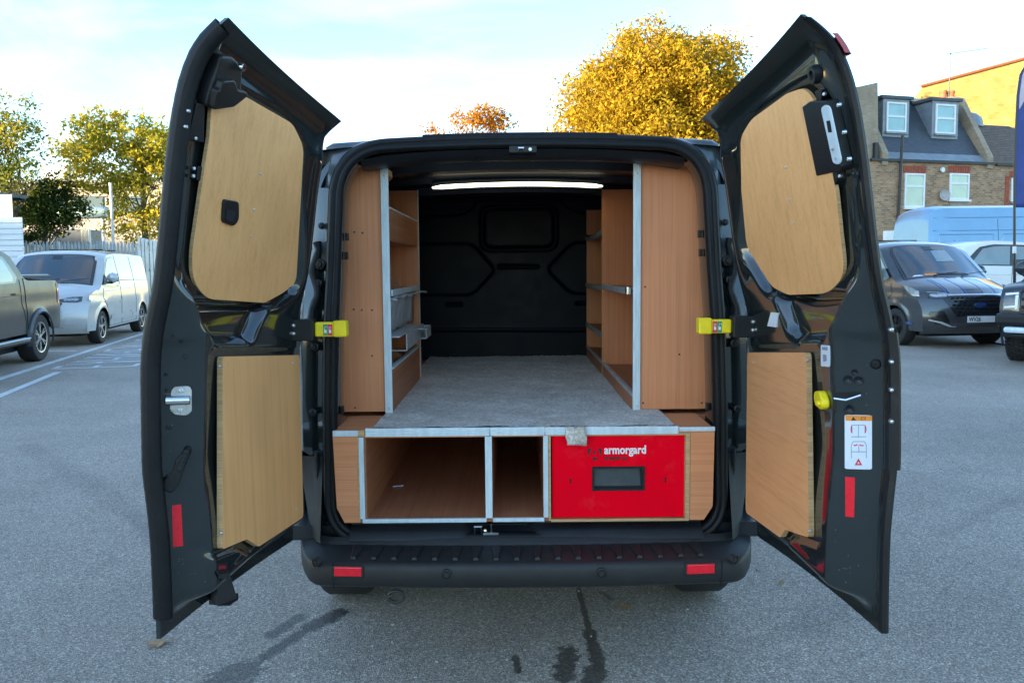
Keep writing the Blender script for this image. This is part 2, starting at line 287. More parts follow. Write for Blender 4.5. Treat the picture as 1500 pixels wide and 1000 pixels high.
# ================================================================ GROUND
def asphalt():
    mt = bpy.data.materials.new('asphalt'); mt.use_nodes = True; nt = mt.node_tree; p = nt.nodes['Principled BSDF']; L = nt.links
    tc = nd(nt, 'ShaderNodeTexCoord'); V = tc.outputs['Object']
    vo = nd(nt, 'ShaderNodeTexVoronoi', Scale=170.0); L.new(V, vo.inputs['Vector'])
    n1 = nd(nt, 'ShaderNodeTexNoise', Scale=110.0, Detail=6.0, Roughness=0.75); L.new(V, n1.inputs['Vector'])
    n2 = nd(nt, 'ShaderNodeTexNoise', Scale=0.55, Detail=9.0, Roughness=0.68); L.new(V, n2.inputs['Vector'])
    sp = nd(nt, 'ShaderNodeSeparateColor'); L.new(vo.outputs['Color'], sp.inputs[0])
    r1 = nt.nodes.new('ShaderNodeValToRGB'); e = r1.color_ramp.elements
    e[0].position = 0.0; e[0].color = (0.175, 0.152, 0.125, 1); e[1].position = 1.0; e[1].color = (0.66, 0.59, 0.50, 1)
    k = e.new(0.55); k.color = (0.325, 0.282, 0.235, 1); k = e.new(0.88); k.color = (0.44, 0.385, 0.32, 1)
    L.new(sp.outputs[0], r1.inputs['Fac'])
    r2 = nt.nodes.new('ShaderNodeValToRGB'); r2.color_ramp.elements[0].position = 0.32; r2.color_ramp.elements[0].color = (0.70, 0.70, 0.70, 1); r2.color_ramp.elements[1].position = 0.66; r2.color_ramp.elements[1].color = (1.2, 1.2, 1.2, 1)
    L.new(n1.outputs['Fac'], r2.inputs['Fac'])
    m1 = nd(nt, 'ShaderNodeMixRGB', blend_type='MULTIPLY'); m1.inputs['Fac'].default_value = 0.9; L.new(r1.outputs['Color'], m1.inputs['Color1']); L.new(r2.outputs['Color'], m1.inputs['Color2'])
    r3 = nt.nodes.new('ShaderNodeValToRGB'); r3.color_ramp.elements[0].position = 0.3; r3.color_ramp.elements[0].color = (0.74, 0.74, 0.73, 1); r3.color_ramp.elements[1].position = 0.7; r3.color_ramp.elements[1].color = (1.12, 1.12, 1.12, 1)
    L.new(n2.outputs['Fac'], r3.inputs['Fac'])
    m2 = nd(nt, 'ShaderNodeMixRGB', blend_type='MULTIPLY'); m2.inputs['Fac'].default_value = 1.0; L.new(m1.outputs['Color'], m2.inputs['Color1']); L.new(r3.outputs['Color'], m2.inputs['Color2'])
    # wet marks and stains: distance to short segments, ragged by noise
    nz = nd(nt, 'ShaderNodeTexNoise', Scale=22.0, Detail=10.0, Roughness=0.82, Distortion=0.5); L.new(V, nz.inputs['Vector'])
    def seg(a, b, r, soft, strength):
        a = np.array(a); b = np.array(b); d = b-a; l = float(np.linalg.norm(d)); u = d/max(l, 1e-6)
        sv = nd(nt, 'ShaderNodeVectorMath', operation='SUBTRACT'); sv.inputs[1].default_value = (a[0], a[1], 0); L.new(V, sv.inputs[0])
        fl = nd(nt, 'ShaderNodeVectorMath', operation='MULTIPLY'); fl.inputs[1].default_value = (1, 1, 0); L.new(sv.outputs[0], fl.inputs[0])
        dt = nd(nt, 'ShaderNodeVectorMath', operation='DOT_PRODUCT'); dt.inputs[1].default_value = (u[0], u[1], 0); L.new(fl.outputs[0], dt.inputs[0])
        cl = nd(nt, 'ShaderNodeClamp'); cl.inputs['Min'].default_value = 0; cl.inputs['Max'].default_value = l; L.new(dt.outputs['Value'], cl.inputs['Value'])
        sc = nd(nt, 'ShaderNodeVectorMath', operation='SCALE'); sc.inputs[0].default_value = (u[0], u[1], 0); L.new(cl.outputs[0], sc.inputs['Scale'])
        di = nd(nt, 'ShaderNodeVectorMath', operation='DISTANCE'); L.new(fl.outputs[0], di.inputs[0]); L.new(sc.outputs[0], di.inputs[1])
        nn = nd(nt, 'ShaderNodeMath', operation='MULTIPLY_ADD'); nn.inputs[1].default_value = -r*5.0; L.new(nz.outputs['Fac'], nn.inputs[0]); 
        ad = nd(nt, 'ShaderNodeMath', operation='ADD'); ad.inputs[1].default_value = r*2.5; L.new(di.outputs['Value'], ad.inputs[0]); L.new(ad.outputs[0], nn.inputs[2])
        mr = nd(nt, 'ShaderNodeMapRange'); mr.inputs['From Min'].default_value = r+soft; mr.inputs['From Max'].default_value = r; mr.inputs['To Min'].default_value = 0; mr.inputs['To Max'].default_value = strength
        L.new(nn.outputs[0], mr.inputs['Value']); return mr.outputs['Result']
    segs = [((-0.77, 3.19), (-0.86, 3.06), 0.034, 0.02, 1.0), ((-0.86, 3.06), (-0.97, 2.83), 0.020, 0.02, 0.9), ((-0.93, 3.15), (-1.00, 3.0), 0.022, 0.02, 0.8),
            ((-1.02, 2.72), (-1.08, 2.62), 0.07, 0.02, 0.75), ((0.30, 3.42), (0.31, 3.0), 0.010, 0.006, 1.0), ((0.31, 3.0), (0.315, 2.72), 0.022, 0.01, 1.0),
            ((0.21, 2.84), (0.18, 2.66), 0.034, 0.01, 0.95), ((0.30, 2.7), (0.27, 2.6), 0.04, 0.01, 0.95), ((0.0, 2.80), (0.012, 2.70), 0.012, 0.006, 0.95), ((0.40, 3.38), (0.44, 3.3), 0.01, 0.01, 0.6),
            ((-1.55, 3.55), (-2.4, 4.6), 0.03, 0.05, 0.32), ((1.2, 3.0), (1.4, 3.2), 0.05, 0.08, 0.22), ((-2.4, 4.6), (-4.2, 6.4), 0.05, 0.08, 0.22), ((2.4, 4.1), (5.5, 6.4), 0.02, 0.05, 0.2)]
    wet = None
    for sgm in segs:
        o = seg(*sgm)
        if wet is None: wet = o
        else:
            mxn = nd(nt, 'ShaderNodeMath', operation='MAXIMUM'); L.new(wet, mxn.inputs[0]); L.new(o, mxn.inputs[1]); wet = mxn.outputs[0]
    m3 = nd(nt, 'ShaderNodeMixRGB', blend_type='MULTIPLY'); m3.inputs['Color2'].default_value = (0.17, 0.175, 0.19, 1); L.new(wet, m3.inputs['Fac']); L.new(m2.outputs['Color'], m3.inputs['Color1'])
    L.new(m3.outputs['Color'], p.inputs['Base Color'])
    mr = nd(nt, 'ShaderNodeMapRange'); mr.inputs['To Min'].default_value = 0.8; mr.inputs['To Max'].default_value = 0.55; L.new(wet, mr.inputs['Value']); L.new(mr.outputs['Result'], p.inputs['Roughness'])
    b = nd(nt, 'ShaderNodeBump', Strength=0.55, Distance=0.006); L.new(vo.outputs['Distance'], b.inputs['Height'])
    b2 = nd(nt, 'ShaderNodeBump', Strength=0.4, Distance=0.004); L.new(n1.outputs['Fac'], b2.inputs['Height']); L.new(b.outputs['Normal'], b2.inputs['Normal'])
    L.new(b2.outputs['Normal'], p.inputs['Normal'])
    MATS['asphalt'] = mt
asphalt()
g = MB().add([(-400, -400, 0), (400, -400, 0), (400, 600, 0), (-400, 600, 0)], [(0, 1, 2, 3)]).build('ground', 'asphalt')
tag(g, 'grey speckled asphalt yard with dark wet trickles behind the van', None, None, 'structure')
# worn painted lines and road lettering
def paint_mat():
    mt = base_mat('road_paint', (0.55, 0.57, 0.57), 0.7, var=0.2, vscale=5, dirt=0.9, dirtcol=(0.2, 0.205, 0.21), bump=0.3, bscale=150); return mt
paint_mat()
def strip(a, b, w):
    a = np.array(a[:2]); b = np.array(b[:2]); d = (b-a)/np.linalg.norm(b-a); n = np.array([-d[1], d[0]])*w/2
    return [(*(a+n), 0.004), (*(a-n), 0.004), (*(b-n), 0.004), (*(b+n), 0.004)]
ln = [atZ(0, 555, 0), atZ(215, 487, 0)]
dl = (ln[1]-ln[0])/np.linalg.norm(ln[1]-ln[0])
mk = MB()
mk.add(strip(ln[0]-dl*6, ln[1]+dl*8, 0.13), [(0, 1, 2, 3)])
lm = mk.build('road_marking', 'road_paint', fixn=False); tag(lm, 'long worn white parking line along the row of parked vehicles', None, None, 'structure')
mk = MB(); a = atZ(0, 580, 0); b = atZ(85, 545, 0); mk.add(strip(a-(b-a)*1.5, b, 0.11), [(0, 1, 2, 3)])
tag(mk.build('road_marking', 'road_paint', fixn=False), 'short white line running beside the long parking line', None, None, 'structure')
mk = MB(); a = atZ(112, 514, 0); mk.add(strip(a, a-np.array([4.6, 0.15, 0]), 0.09), [(0, 1, 2, 3)])
tag(mk.build('road_marking', 'road_paint', fixn=False), 'white bay line between the dark pickup and the silver van', None, None, 'structure')
# worn lettering: strokes of each foreshortened character, between the line and the carriageway
lett = MB(); nl = np.array([dl[1], -dl[0], 0])
rs = random.Random(3)
strokes = {'a': [((0, 0), (0, 1)), ((0, 1), (1, 1)), ((0, .5), (.8, .5)), ((0, 0), (1, 0))], 'b': [((0, 0), (0, 1)), ((0, 1), (1, 0)), ((1, 0), (1, 1))], 'c': [((0, 0), (.5, 1)), ((.5, 1), (1, 0)), ((.2, .4), (.8, .4))], 'd': [((0, 0), (0, 1)), ((1, 0), (1, 1)), ((0, .5), (1, .5))]}
org = atZ(62, 541, 0); pos = 0.0
for ch in 'acdbcabdcabdcab':
    for (s0, s1) in strokes[ch]:
        P = [org+dl*(pos+0.34*q[0])+nl*(0.15+1.15*q[1]) for q in (s0, s1)]
        lett.add([(x, y, z+0.0005*(len(lett.f) % 3)) for x, y, z in strip(P[0], P[1], 0.085)], [(0, 1, 2, 3)])
    pos += 0.52
tag(lett.build('road_lettering', 'road_paint', fixn=False), 'worn unreadable white lettering painted along the long parking line', None, None, 'structure')

# loose grit
rg = np.random.RandomState(12); gm = MB(); base_mat('grit_stone', (0.34, 0.33, 0.31), 0.8, var=0.5, vscale=30)
for k in range(420):
    y = 2.5+rg.rand()**1.6*6; x = rg.uniform(-0.72, 0.72)*(y+0.6); r_ = rg.uniform(0.0015, 0.0045); a = rg.rand()*6
    gm.obox((x, y, r_*0.6), (math.cos(a), math.sin(a), 0.1*rg.randn()), (-math.sin(a), math.cos(a), 0), (0, 0, 1), r_*rg.uniform(0.8, 1.8), r_, r_*0.7)
tag(gm.build('grit', 'grit_stone', None, False), 'loose specks of pale grit scattered over the asphalt', None, None, 'stuff')
# ================================================================ MAIN VAN (open rear doors towards the camera)
VX, VY = 0.045, 2.65
van = thing('cargo_van', 'dark grey panel van with both rear doors wide open and plywood racking inside', 'van', (VX, VY, 0), world=True)
ZW = [0.4, 0.5, 0.68, 0.81, 0.90, 0.99, 1.12, 1.25, 1.31, 1.37, 1.46, 1.58, 1.75, 1.865, 1.96, 2.04, 2.085, 2.12, 2.2]
WW = [0.007, 0.007, 0.010, 0.010, 0.004, -0.004, 0.0, 0.004, 0.010, 0.022, 0.047, 0.066, 0.090, 0.110, 0.134, 0.170, 0.215, 0.275, 0.36]
def smoothW():
    z = np.linspace(0.4, 2.2, 361); w = np.interp(z, ZW, WW)
    k = np.exp(-0.5*(np.arange(-12, 13)/5.0)**2); k /= k.sum(); wp = np.concatenate([np.full(12, w[0]), w, w[-1]+(w[-1]-w[-2])*np.arange(1, 13)])
    return z, np.convolve(wp, k, 'valid')
_zs, _ws = smoothW()
def Wz(z): return np.interp(z, _zs, _ws)
def rr_outline(hw_b, hw_t, z0, z1, rb, rtp, n=14):   # rounded opening, counter-clockwise, (x rel, z)
    pts = rpoly([(-hw_b, z0), (hw_b, z0), (hw_t, z1), (-hw_t, z1)], [rb, rb, rtp, rtp], n)
    out = []
    for i in range(len(pts)):
        a = pts[i]; b = pts[(i+1) % len(pts)]; k = max(1, int(np.linalg.norm(b-a)/0.04))
        out += [a+(b-a)*j/k for j in range(k)]
    return np.array(out)
def rear_y(x, z): return VY+0.02+0.85*Wz(z)+0.05*(abs(x)/0.9)**2.5
def crown(x): return 0.012-0.022*(x/0.7)**2
opening = rr_outline(0.700, 0.660, 0.535, 1.930, 0.13, 0.165)
def opt(off, dy):
    c = np.array([0.0, 1.2]); N = len(opening); out = []
    for i in range(N):
        t = opening[(i+1) % N]-opening[i-1]; t /= np.linalg.norm(t); nn = np.array([t[1], -t[0]])
        tf_ = max(0.0, nn[1]) if opening[i][1] > 1.5 else 0.0; lo_f = 0.75 if opening[i][1] < 0.80 else 0.0; of_ = off if off < 0.045 else 0.045+(off-0.045)*(1-max(0.93*tf_, lo_f)); q = opening[i]+nn*of_; zc = q[1]+(crown(q[0]) if q[1] > 1.5 else 0)
        out.append((VX+q[0], rear_y(q[0], zc)+dy, zc))
    return np.array(out)
# rear frame: lipped ring with a channel outside the seal
def ring_obj(name, offs, mat, smooth=True):
    P = np.array([opt(o, d) for o, d in offs]); P = np.concatenate([P, P[:, :1]], 1); return MB().grid(P).build(name, mat, van, smooth)
frame = ring_obj('rear_frame', [(0.0, 0.13), (0.0, 0.02), (0.012, 0.0), (0.045, 0.0), (0.052, 0.012), (0.060, 0.035), (0.085, 0.04), (0.095, 0.02), (0.13, 0.02), (0.15, 0.05), (0.165, 0.14), (0.17, 0.3)], 'van_paint')
seal = ring_obj('door_seal', [(-0.004, 0.012), (-0.008, -0.006), (-0.004, -0.022), (0.006, -0.030), (0.014, -0.026), (0.019, -0.018), (0.024, -0.026), (0.034, -0.028), (0.043, -0.018), (0.047, 0.004)], 'black_rubber', 'all')
# body outside: swept from rear to nose
def body_outside():
    prof = [(2.86, 1.955), (2.95, 1.965), (3.4, 1.985), (4.4, 1.985), (5.2, 1.965), (5.75, 1.90), (6.65, 1.22), (7.05, 1.10), (7.35, 0.97), (7.48, 0.78), (7.50, 0.5), (7.42, 0.28)]
    pp = []
    for (a, b) in zip(prof[:-1], prof[1:]):
        k = max(2, int(math.hypot(b[0]-a[0], b[1]-a[1])/0.12)); pp += [(a[0]+(b[0]-a[0])*i/k, a[1]+(b[1]-a[1])*i/k) for i in range(k)]
    pp.append(prof[-1])
    def side(y, z):
        w = min(0.93, 0.02+0.277*y)-0.03*max(0, (2.95-y)/0.35)**2-0.16*max(0, (y-6.5)/1.0)**2
        return w-0.13*max(0, (z-1.05)/0.9)**1.6-0.02*max(0, (0.6-z)/0.4)**2
    rows = []
    for (y, z) in pp:
        bend = 0.20*sst(5.5, 7.2, y)
        ze = z-0.09 if z > 0.5 else z; row = []
        we = side(y, ze)
        for i in range(9):
            t = i/8; zz = 0.25+(ze-0.25)*t if ze > 0.25 else ze
            for q in ((6.15+0.45, 0.36), (3.45, 0.36)):
                d = abs(y-bend-q[0])
                if d < 0.40: lo = 0.36+math.sqrt(0.16-d*d)*0.98; zz = max(zz, min(lo, ze)+(ze-min(lo, ze))*t)
            row.append((VX-side(y, zz), y-bend, zz))
        for i in range(1, 13):
            v = -1+2*i/13; row.append((VX+v*we, y-bend*v*v if False else y-bend*abs(v)**2, z-0.09*abs(v)**3.2 if z > 0.5 else z))
        for p in row[:9][::-1]: row.append((2*VX-p[0], p[1], p[2]))
        rows.append(row)
    return MB().grid(rows)
body_outside().build('body_shell', 'van_paint', van, True)
# flat top header flange with sky reflection painted in as paler colour, plus black strip
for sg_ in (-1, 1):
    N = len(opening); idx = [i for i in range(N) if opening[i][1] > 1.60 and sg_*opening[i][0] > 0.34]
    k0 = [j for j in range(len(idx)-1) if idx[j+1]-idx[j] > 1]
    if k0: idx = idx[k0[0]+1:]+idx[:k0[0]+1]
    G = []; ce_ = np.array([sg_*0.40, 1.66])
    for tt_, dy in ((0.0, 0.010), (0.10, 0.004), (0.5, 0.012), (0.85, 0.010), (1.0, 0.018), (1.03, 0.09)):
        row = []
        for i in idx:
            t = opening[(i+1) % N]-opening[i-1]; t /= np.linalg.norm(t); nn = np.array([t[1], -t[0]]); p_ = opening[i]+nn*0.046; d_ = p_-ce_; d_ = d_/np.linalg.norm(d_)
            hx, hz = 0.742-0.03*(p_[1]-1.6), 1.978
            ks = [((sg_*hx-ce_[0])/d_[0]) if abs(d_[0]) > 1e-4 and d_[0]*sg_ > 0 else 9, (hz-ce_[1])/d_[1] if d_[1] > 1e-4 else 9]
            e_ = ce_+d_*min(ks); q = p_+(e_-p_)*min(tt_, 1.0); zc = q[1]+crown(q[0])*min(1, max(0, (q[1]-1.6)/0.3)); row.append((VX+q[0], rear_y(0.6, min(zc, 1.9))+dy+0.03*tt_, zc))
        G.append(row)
    MB().grid(G).build('roof_flange', 'van_paint_skylit', van, True)
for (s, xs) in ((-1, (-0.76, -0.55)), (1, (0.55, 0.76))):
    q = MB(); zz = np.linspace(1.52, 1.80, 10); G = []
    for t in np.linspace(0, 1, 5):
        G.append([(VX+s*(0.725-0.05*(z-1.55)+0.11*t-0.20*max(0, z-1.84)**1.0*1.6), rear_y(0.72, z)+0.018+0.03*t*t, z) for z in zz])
    q.grid(G).build('roof_corner', 'van_paint_skylit', van, True)
sp = MB(); sec = []
xs = np.linspace(-0.365, 0.345, 24)
sp.grid([[(VX+x, VY+0.13, 1.950+crown(x)) for x in xs], [(VX+x, VY+0.115, 1.962+crown(x)) for x in xs], [(VX+x, VY+0.125, 1.979+crown(x)) for x in xs], [(VX+x, VY+0.26, 1.984+crown(x)) for x in xs]])
sp.build('header_trim', 'black_rubber', van, True)
# small clips along the door seal, both sides
for s in (-1, 1):
    for z in (0.70, 0.98, 1.30, 1.55, 1.62):
        x = VX+s*(0.692-0.032*(z-0.55))
        MB().box(x-0.006, x+0.006, VY+0.10+0.8*Wz(z), VY+0.12+0.8*Wz(z), z-0.014, z+0.014).build('trim_clip', 'black_plastic', van, bevel=0.002)
# inner jamb skin (brownish edge between seal and racking), ceiling, side linings, floor
for s in (-1, 1):
    MB().grid([[(VX+s*(0.700-0.035*(z-0.55)-0.10*max(0, z-1.82)), VY+0.05+0.8*Wz(z), z) for z in np.linspace(0.56, 1.93, 12)], [(VX+s*(0.775-0.03*(z-0.55)-0.10*max(0, z-1.82)), VY+0.36, z) for z in np.linspace(0.56, 1.93, 12)]]).build('door_jamb', 'dark_interior', van, True)
MB().box(VX-0.90, VX-0.87, 2.9, 4.9, 0.5, 1.95).build('side_lining', 'dark_interior', van)
MB().box(VX+0.87, VX+0.90, 2.9, 4.9, 0.5, 1.95).build('side_lining', 'dark_interior', van)
MB().box(VX-0.90, VX+0.90, 2.72, 4.9, 0.50, 0.555).build('load_floor', 'dark_interior', van)
ce = MB(); xs = np.linspace(-0.9, 0.9, 25)
ce.grid([[(VX+x, y, 1.972-0.05*(x/0.9)**2) for x in xs] for y in (2.8, 3.4, 4.0, 4.9)]); ce.build('ceiling', 'dark_interior', van, True)
def bow(y0, y1, z, h, name='roof_bow', mat='dark_interior'):
    q = MB(); c = lambda x: -0.045*(x/0.9)**2
    q.grid([[(VX+x, y0, z+c(x)) for x in xs], [(VX+x, y0+0.01, z-h+c(x)) for x in xs], [(VX+x, y1-0.01, z-h+c(x)) for x in xs], [(VX+x, y1, z+c(x)) for x in xs]])
    return q.build(name, mat, van, 30)
bow(2.86, 2.99, 1.972, 0.05); bow(3.30, 3.42, 1.972, 0.045); bow(3.86, 4.02, 1.972, 0.03); bow(4.30, 4.42, 1.972, 0.045)
# header panel under the roof edge (visible inside the opening)
q = MB(); xh = np.linspace(-0.60, 0.60, 25); cz = lambda x: crown(x)-0.02*(x/0.6)**4
q.grid([[(VX+x, VY+0.16, 1.925+cz(x)) for x in xh], [(VX+x, VY+0.175, 1.905+cz(x)) for x in xh], [(VX+x, VY+0.21, 1.893+cz(x)) for x in xh], [(VX+x, VY+0.30, 1.90+cz(x)) for x in xh]])
hp = q.build('header_panel', 'dark_interior', van, True)
la = atY(766, 220, VY+0.12)
st = MB().box(la[0]-0.05, la[0]+0.05, VY+0.105, VY+0.17, la[2]-0.012, la[2]+0.014).build('roof_striker', 'black_plastic', van, bevel=0.003)
MB().tube([(la[0]-0.016, VY+0.10, la[2]-0.006), (la[0]-0.016, VY+0.09, la[2]+0.004), (la[0]+0.002, VY+0.09, la[2]+0.004), (la[0]+0.002, VY+0.10, la[2]-0.006)], 0.004).build('striker_loop', 'chrome', st, True)
MB().lathe([(0.0, -0.002), (0.006, -0.002), (0.007, 0.003)], (la[0]+0.026, VY+0.103, la[2]), (0, 1, 0), 12).build('bolt', 'zinc', st)
# LED light bar on the roof bow
emit_mat('led_white', (1.0, 0.88, 0.62), 1.2)
lx = np.linspace(atY(633, 273, 3.83)[0], atY(883, 272, 3.83)[0], 20); xm = (lx[0]+lx[-1])/2
lz = lambda x: 1.921-0.014*((x-xm)/0.43)**2
lb = MB().tube([(x, 3.835, lz(x)) for x in lx], [0.003]+[0.0095]*18+[0.003], 10).build('light_bar', 'led_white', van, True)
MB().grid([[(x, 3.848, lz(x)-0.012) for x in lx], [(x, 3.85, lz(x)+0.03) for x in lx]]).build('light_bar_base', 'dark_interior', van, True)
# bulkhead, pressed panel
def poly_sdf(poly, X, Z):
    P = np.array([p[:2] for p in poly]); d = np.full(X.shape, 1e9); inside = np.zeros(X.shape, bool)
    for i in range(len(P)):
        a = P[i]; b = P[(i+1) % len(P)]; e = b-a; wx = X-a[0]; wz = Z-a[1]
        t = np.clip((wx*e[0]+wz*e[1])/(e@e+1e-12), 0, 1); d = np.minimum(d, np.hypot(wx-t*e[0], wz-t*e[1]))
        c = ((a[1] <= Z) & (b[1] > Z)) | ((b[1] <= Z) & (a[1] > Z))
        with np.errstate(divide='ignore', invalid='ignore'):
            xi = a[0]+(Z-a[1])/(b[1]-a[1])*e[0] if abs(b[1]-a[1]) > 1e-9 else np.full(Z.shape, -1e9)
        inside ^= c & (X < xi)
    return np.where(inside, -d, d)
BY = 4.84
def bulk():
    X, Z = np.meshgrid(np.linspace(VX-0.87, VX+0.87, 200), np.linspace(0.58, 1.97, 170), indexing='ij'); D = np.zeros(X.shape)
    pp = lambda L: [(atY(x, y, BY)[0], atY(x, y, BY)[2]) for x, y in L]
    win = rpoly(pp([(709, 307), (811, 305), (811, 362), (709, 363)]), 0.06); D -= 0.030*sst(0.014, -0.014, poly_sdf(win, X, Z))
    win2 = rpoly(pp([(704, 302), (816, 300), (816, 367), (704, 368)]), 0.07); D += 0.012*sst(0.01, -0.01, poly_sdf(win2, X, Z))
    for L in ([(560, 357), (692, 357), (723, 392), (722, 400), (692, 432), (560, 432)], [(950, 355), (838, 355), (804, 391), (805, 399), (836, 430), (950, 430)]):
        D -= 0.016*sst(0.008, -0.008, poly_sdf(rpoly(pp(L), 0.05), X, Z))
    for L in ([(560, 296), (700, 296), (690, 308), (676, 315), (640, 317), (560, 317)], [(960, 294), (820, 294), (832, 306), (846, 312), (960, 314)]):
        D += 0.02*sst(0.008, -0.008, poly_sdf(rpoly(pp(L), 0.04), X, Z))
    for L in ([(730, 389), (789, 389), (789, 392), (730, 392)], [(654, 445), (676, 445), (676, 447), (654, 447)], [(845, 443), (862, 443), (862, 445), (845, 445)]):
        D -= 0.02*sst(0.006, -0.002, poly_sdf(pp(L), X, Z))
    D += 0.010*sst(0.008, -0.008, poly_sdf(pp([(560, 481), (960, 481), (960, 484), (560, 484)]), X, Z))
    D += 0.05*sst(1.90, 1.97, Z)
    return MB().grid(np.stack([X, BY-D, Z], -1))
bulk().build('bulkhead', 'bulkhead_plastic', van, 'all')
# rear sill trim with latch recess, inside the seal
q = MB(); xs2 = np.linspace(-0.64, 0.64, 65); rec = lambda x: sst(0.14, 0.09, abs(x+0.09))
q.grid([[(VX+x, VY+0.07, 0.592) for x in xs2], [(VX+x, VY+0.055-0.0*rec(x), 0.585-0.012*rec(x)) for x in xs2], [(VX+x, VY+0.045+0.03*rec(x), 0.566-0.010*rec(x)) for x in xs2], [(VX+x, VY+0.02+0.045*rec(x), 0.555-0.008*rec(x)) for x in xs2], [(VX+x, VY+0.0+0.01*rec(x), 0.535-0.006*rec(x)) for x in xs2], [(VX+x, VY-0.005, 0.522) for x in xs2]])
q.build('sill_trim', 'black_plastic', van, 30)
lc = atY(706, 774, VY+0.01)
q = MB().tube([lc+np.array(o) for o in ((-0.026, 0, -0.016), (-0.026, -0.012, 0.012), (-0.002, -0.012, 0.012), (-0.002, 0, -0.016))], 0.0042)
q.tube([lc+np.array(o) for o in ((0.034, -0.004, -0.018), (0.034, -0.012, 0.018))], 0.004)
q.box(lc[0]+0.005, lc[0]+0.06, lc[1]-0.01, lc[1]+0.004, lc[2]-0.020, lc[2]-0.011)
q.lathe([(0.0, -0.012), (0.006, -0.010), (0.007, 0.0)], lc+np.array([0.012, 0, -0.006]), (0, 1, 0), 10)
q.build('sill_latch', 'chrome', van, True)
# bumper
def bumper():
    N = 61; rows = []
    sec = [(0.17, 0.530), (0.155, 0.518), (0.150, 0.510), (0.018, 0.500), (0.010, 0.497), (0.004, 0.490), (0.0, 0.478), (0.0, 0.438), (0.008, 0.420), (0.03, 0.406), (0.08, 0.396), (0.16, 0.394)]
    for i in range(N):
        t = -1+2*i/(N-1); x = 0.865*np.sign(t)*abs(t)**0.9
        a = abs(x); back = 0.018*(a/0.6)**2+0.32*max(0, (a-0.70)/0.165)**2.2
        y0 = 2.475+back; rise = 0.0
        rows.append([(VX+x+np.sign(x)*0.02*max(0, (a-0.66)/0.16)*0, y0+d*(1 if a < 0.75 else 0.9), z-0.0*rise+(0.06*max(0, (a-0.74)/0.12)**2 if z < 0.43 else 0)) for d, z in sec])
    return MB().grid(rows)
bump = bumper().build('bumper', 'bumper_plastic', van, 30)
# bumper step ribs
for k in range(18):
    x = -0.60+k*1.20/17
    q = MB(); a = 0.018*(abs(x)/0.6)**2; y0 = 2.475+a+0.03; y1 = 2.475+a+0.135
    w0, w1 = 0.010, 0.022; zt = lambda y: 0.502+0.01*(y-2.49)/0.13
    q.prism([(VX+x-w0, y0, zt(y0)-.002), (VX+x+w0, y0, zt(y0)-.002), (VX+x+w1, y1, zt(y1)-.002), (VX+x-w1, y1, zt(y1)-.002)], [(VX+x-w0+.003, y0+.003, zt(y0)+.008), (VX+x+w0-.003, y0+.003, zt(y0)+.008), (VX+x+w1-.004, y1, zt(y1)+.004), (VX+x-w1+.004, y1, zt(y1)+.004)])
    q.build('step_rib', 'bumper_plastic', bump, bevel=0.0015)
for (px, py) in ((510, 836), (1026, 832)):
    c = atY(px, py, 2.476+0.018*((0.58)/0.6)**2)
    s = np.sign(c[0]-VX); sl_ = np.array([1, s*0.058, 0]); sl_ /= np.linalg.norm(sl_)
    q = MB().obox(c+np.array([0, 0.0, -0.002]), sl_, (0, 1, 0), (0, 0, 1), 0.055, 0.006, 0.023); fr = q.build('reflector_frame', 'bumper_plastic', bump, bevel=0.006)
    MB().obox(c+np.array([0, -0.004, 0.001]), sl_, (0, 1, 0), (0, 0, 1), 0.048, 0.006, 0.0165).build('reflector', 'red_reflector', bump, bevel=0.004)
for (px, py) in ((654, 841), (881, 839)):
    c = atY(px, py, 2.474); q = MB().lathe([(0.0, -0.004), (0.009, -0.004), (0.010, -0.001), (0.013, -0.001), (0.014, -0.005), (0.017, -0.004), (0.018, 0.01)], c+np.array([0, 0.002, 0]), (0, 1, 0), 24)
    q.build('parking_sensor', 'bumper_plastic', bump, True)
for (px, py, s) in ((463, 823, -1), (1076, 819, 1)):
    d = ray(px, py); c = None
    for Y in np.linspace(2.4, 2.9, 400):
        P = CAM+d*(Y/d[1]); a = abs(P[0]-VX); ys = 2.475+0.018*(a/0.6)**2+0.32*max(0, (a-0.70)/0.165)**2.2
        if P[1] >= ys: c = P; break
    if c is not None:
        nrm = np.array([s*0.55, -0.83, 0]); MB().lathe([(0.0, 0.004), (0.009, 0.004), (0.010, 0.001), (0.013, 0.001), (0.014, 0.005), (0.017, 0.004), (0.018, -0.01)], c, nrm, 24).build('parking_sensor', 'bumper_plastic', bump, True)
for s in (-1, 1):       # panel joint
    x = VX+s*0.665; yj = 2.475+0.018*(0.665/0.6)**2
    MB().obox((x, yj+0.003, 0.452), (1, 0, 0), (0, 1, 0), (0, 0, 1), 0.0018, 0.005, 0.045).build('joint_line', 'dark_hole', bump)
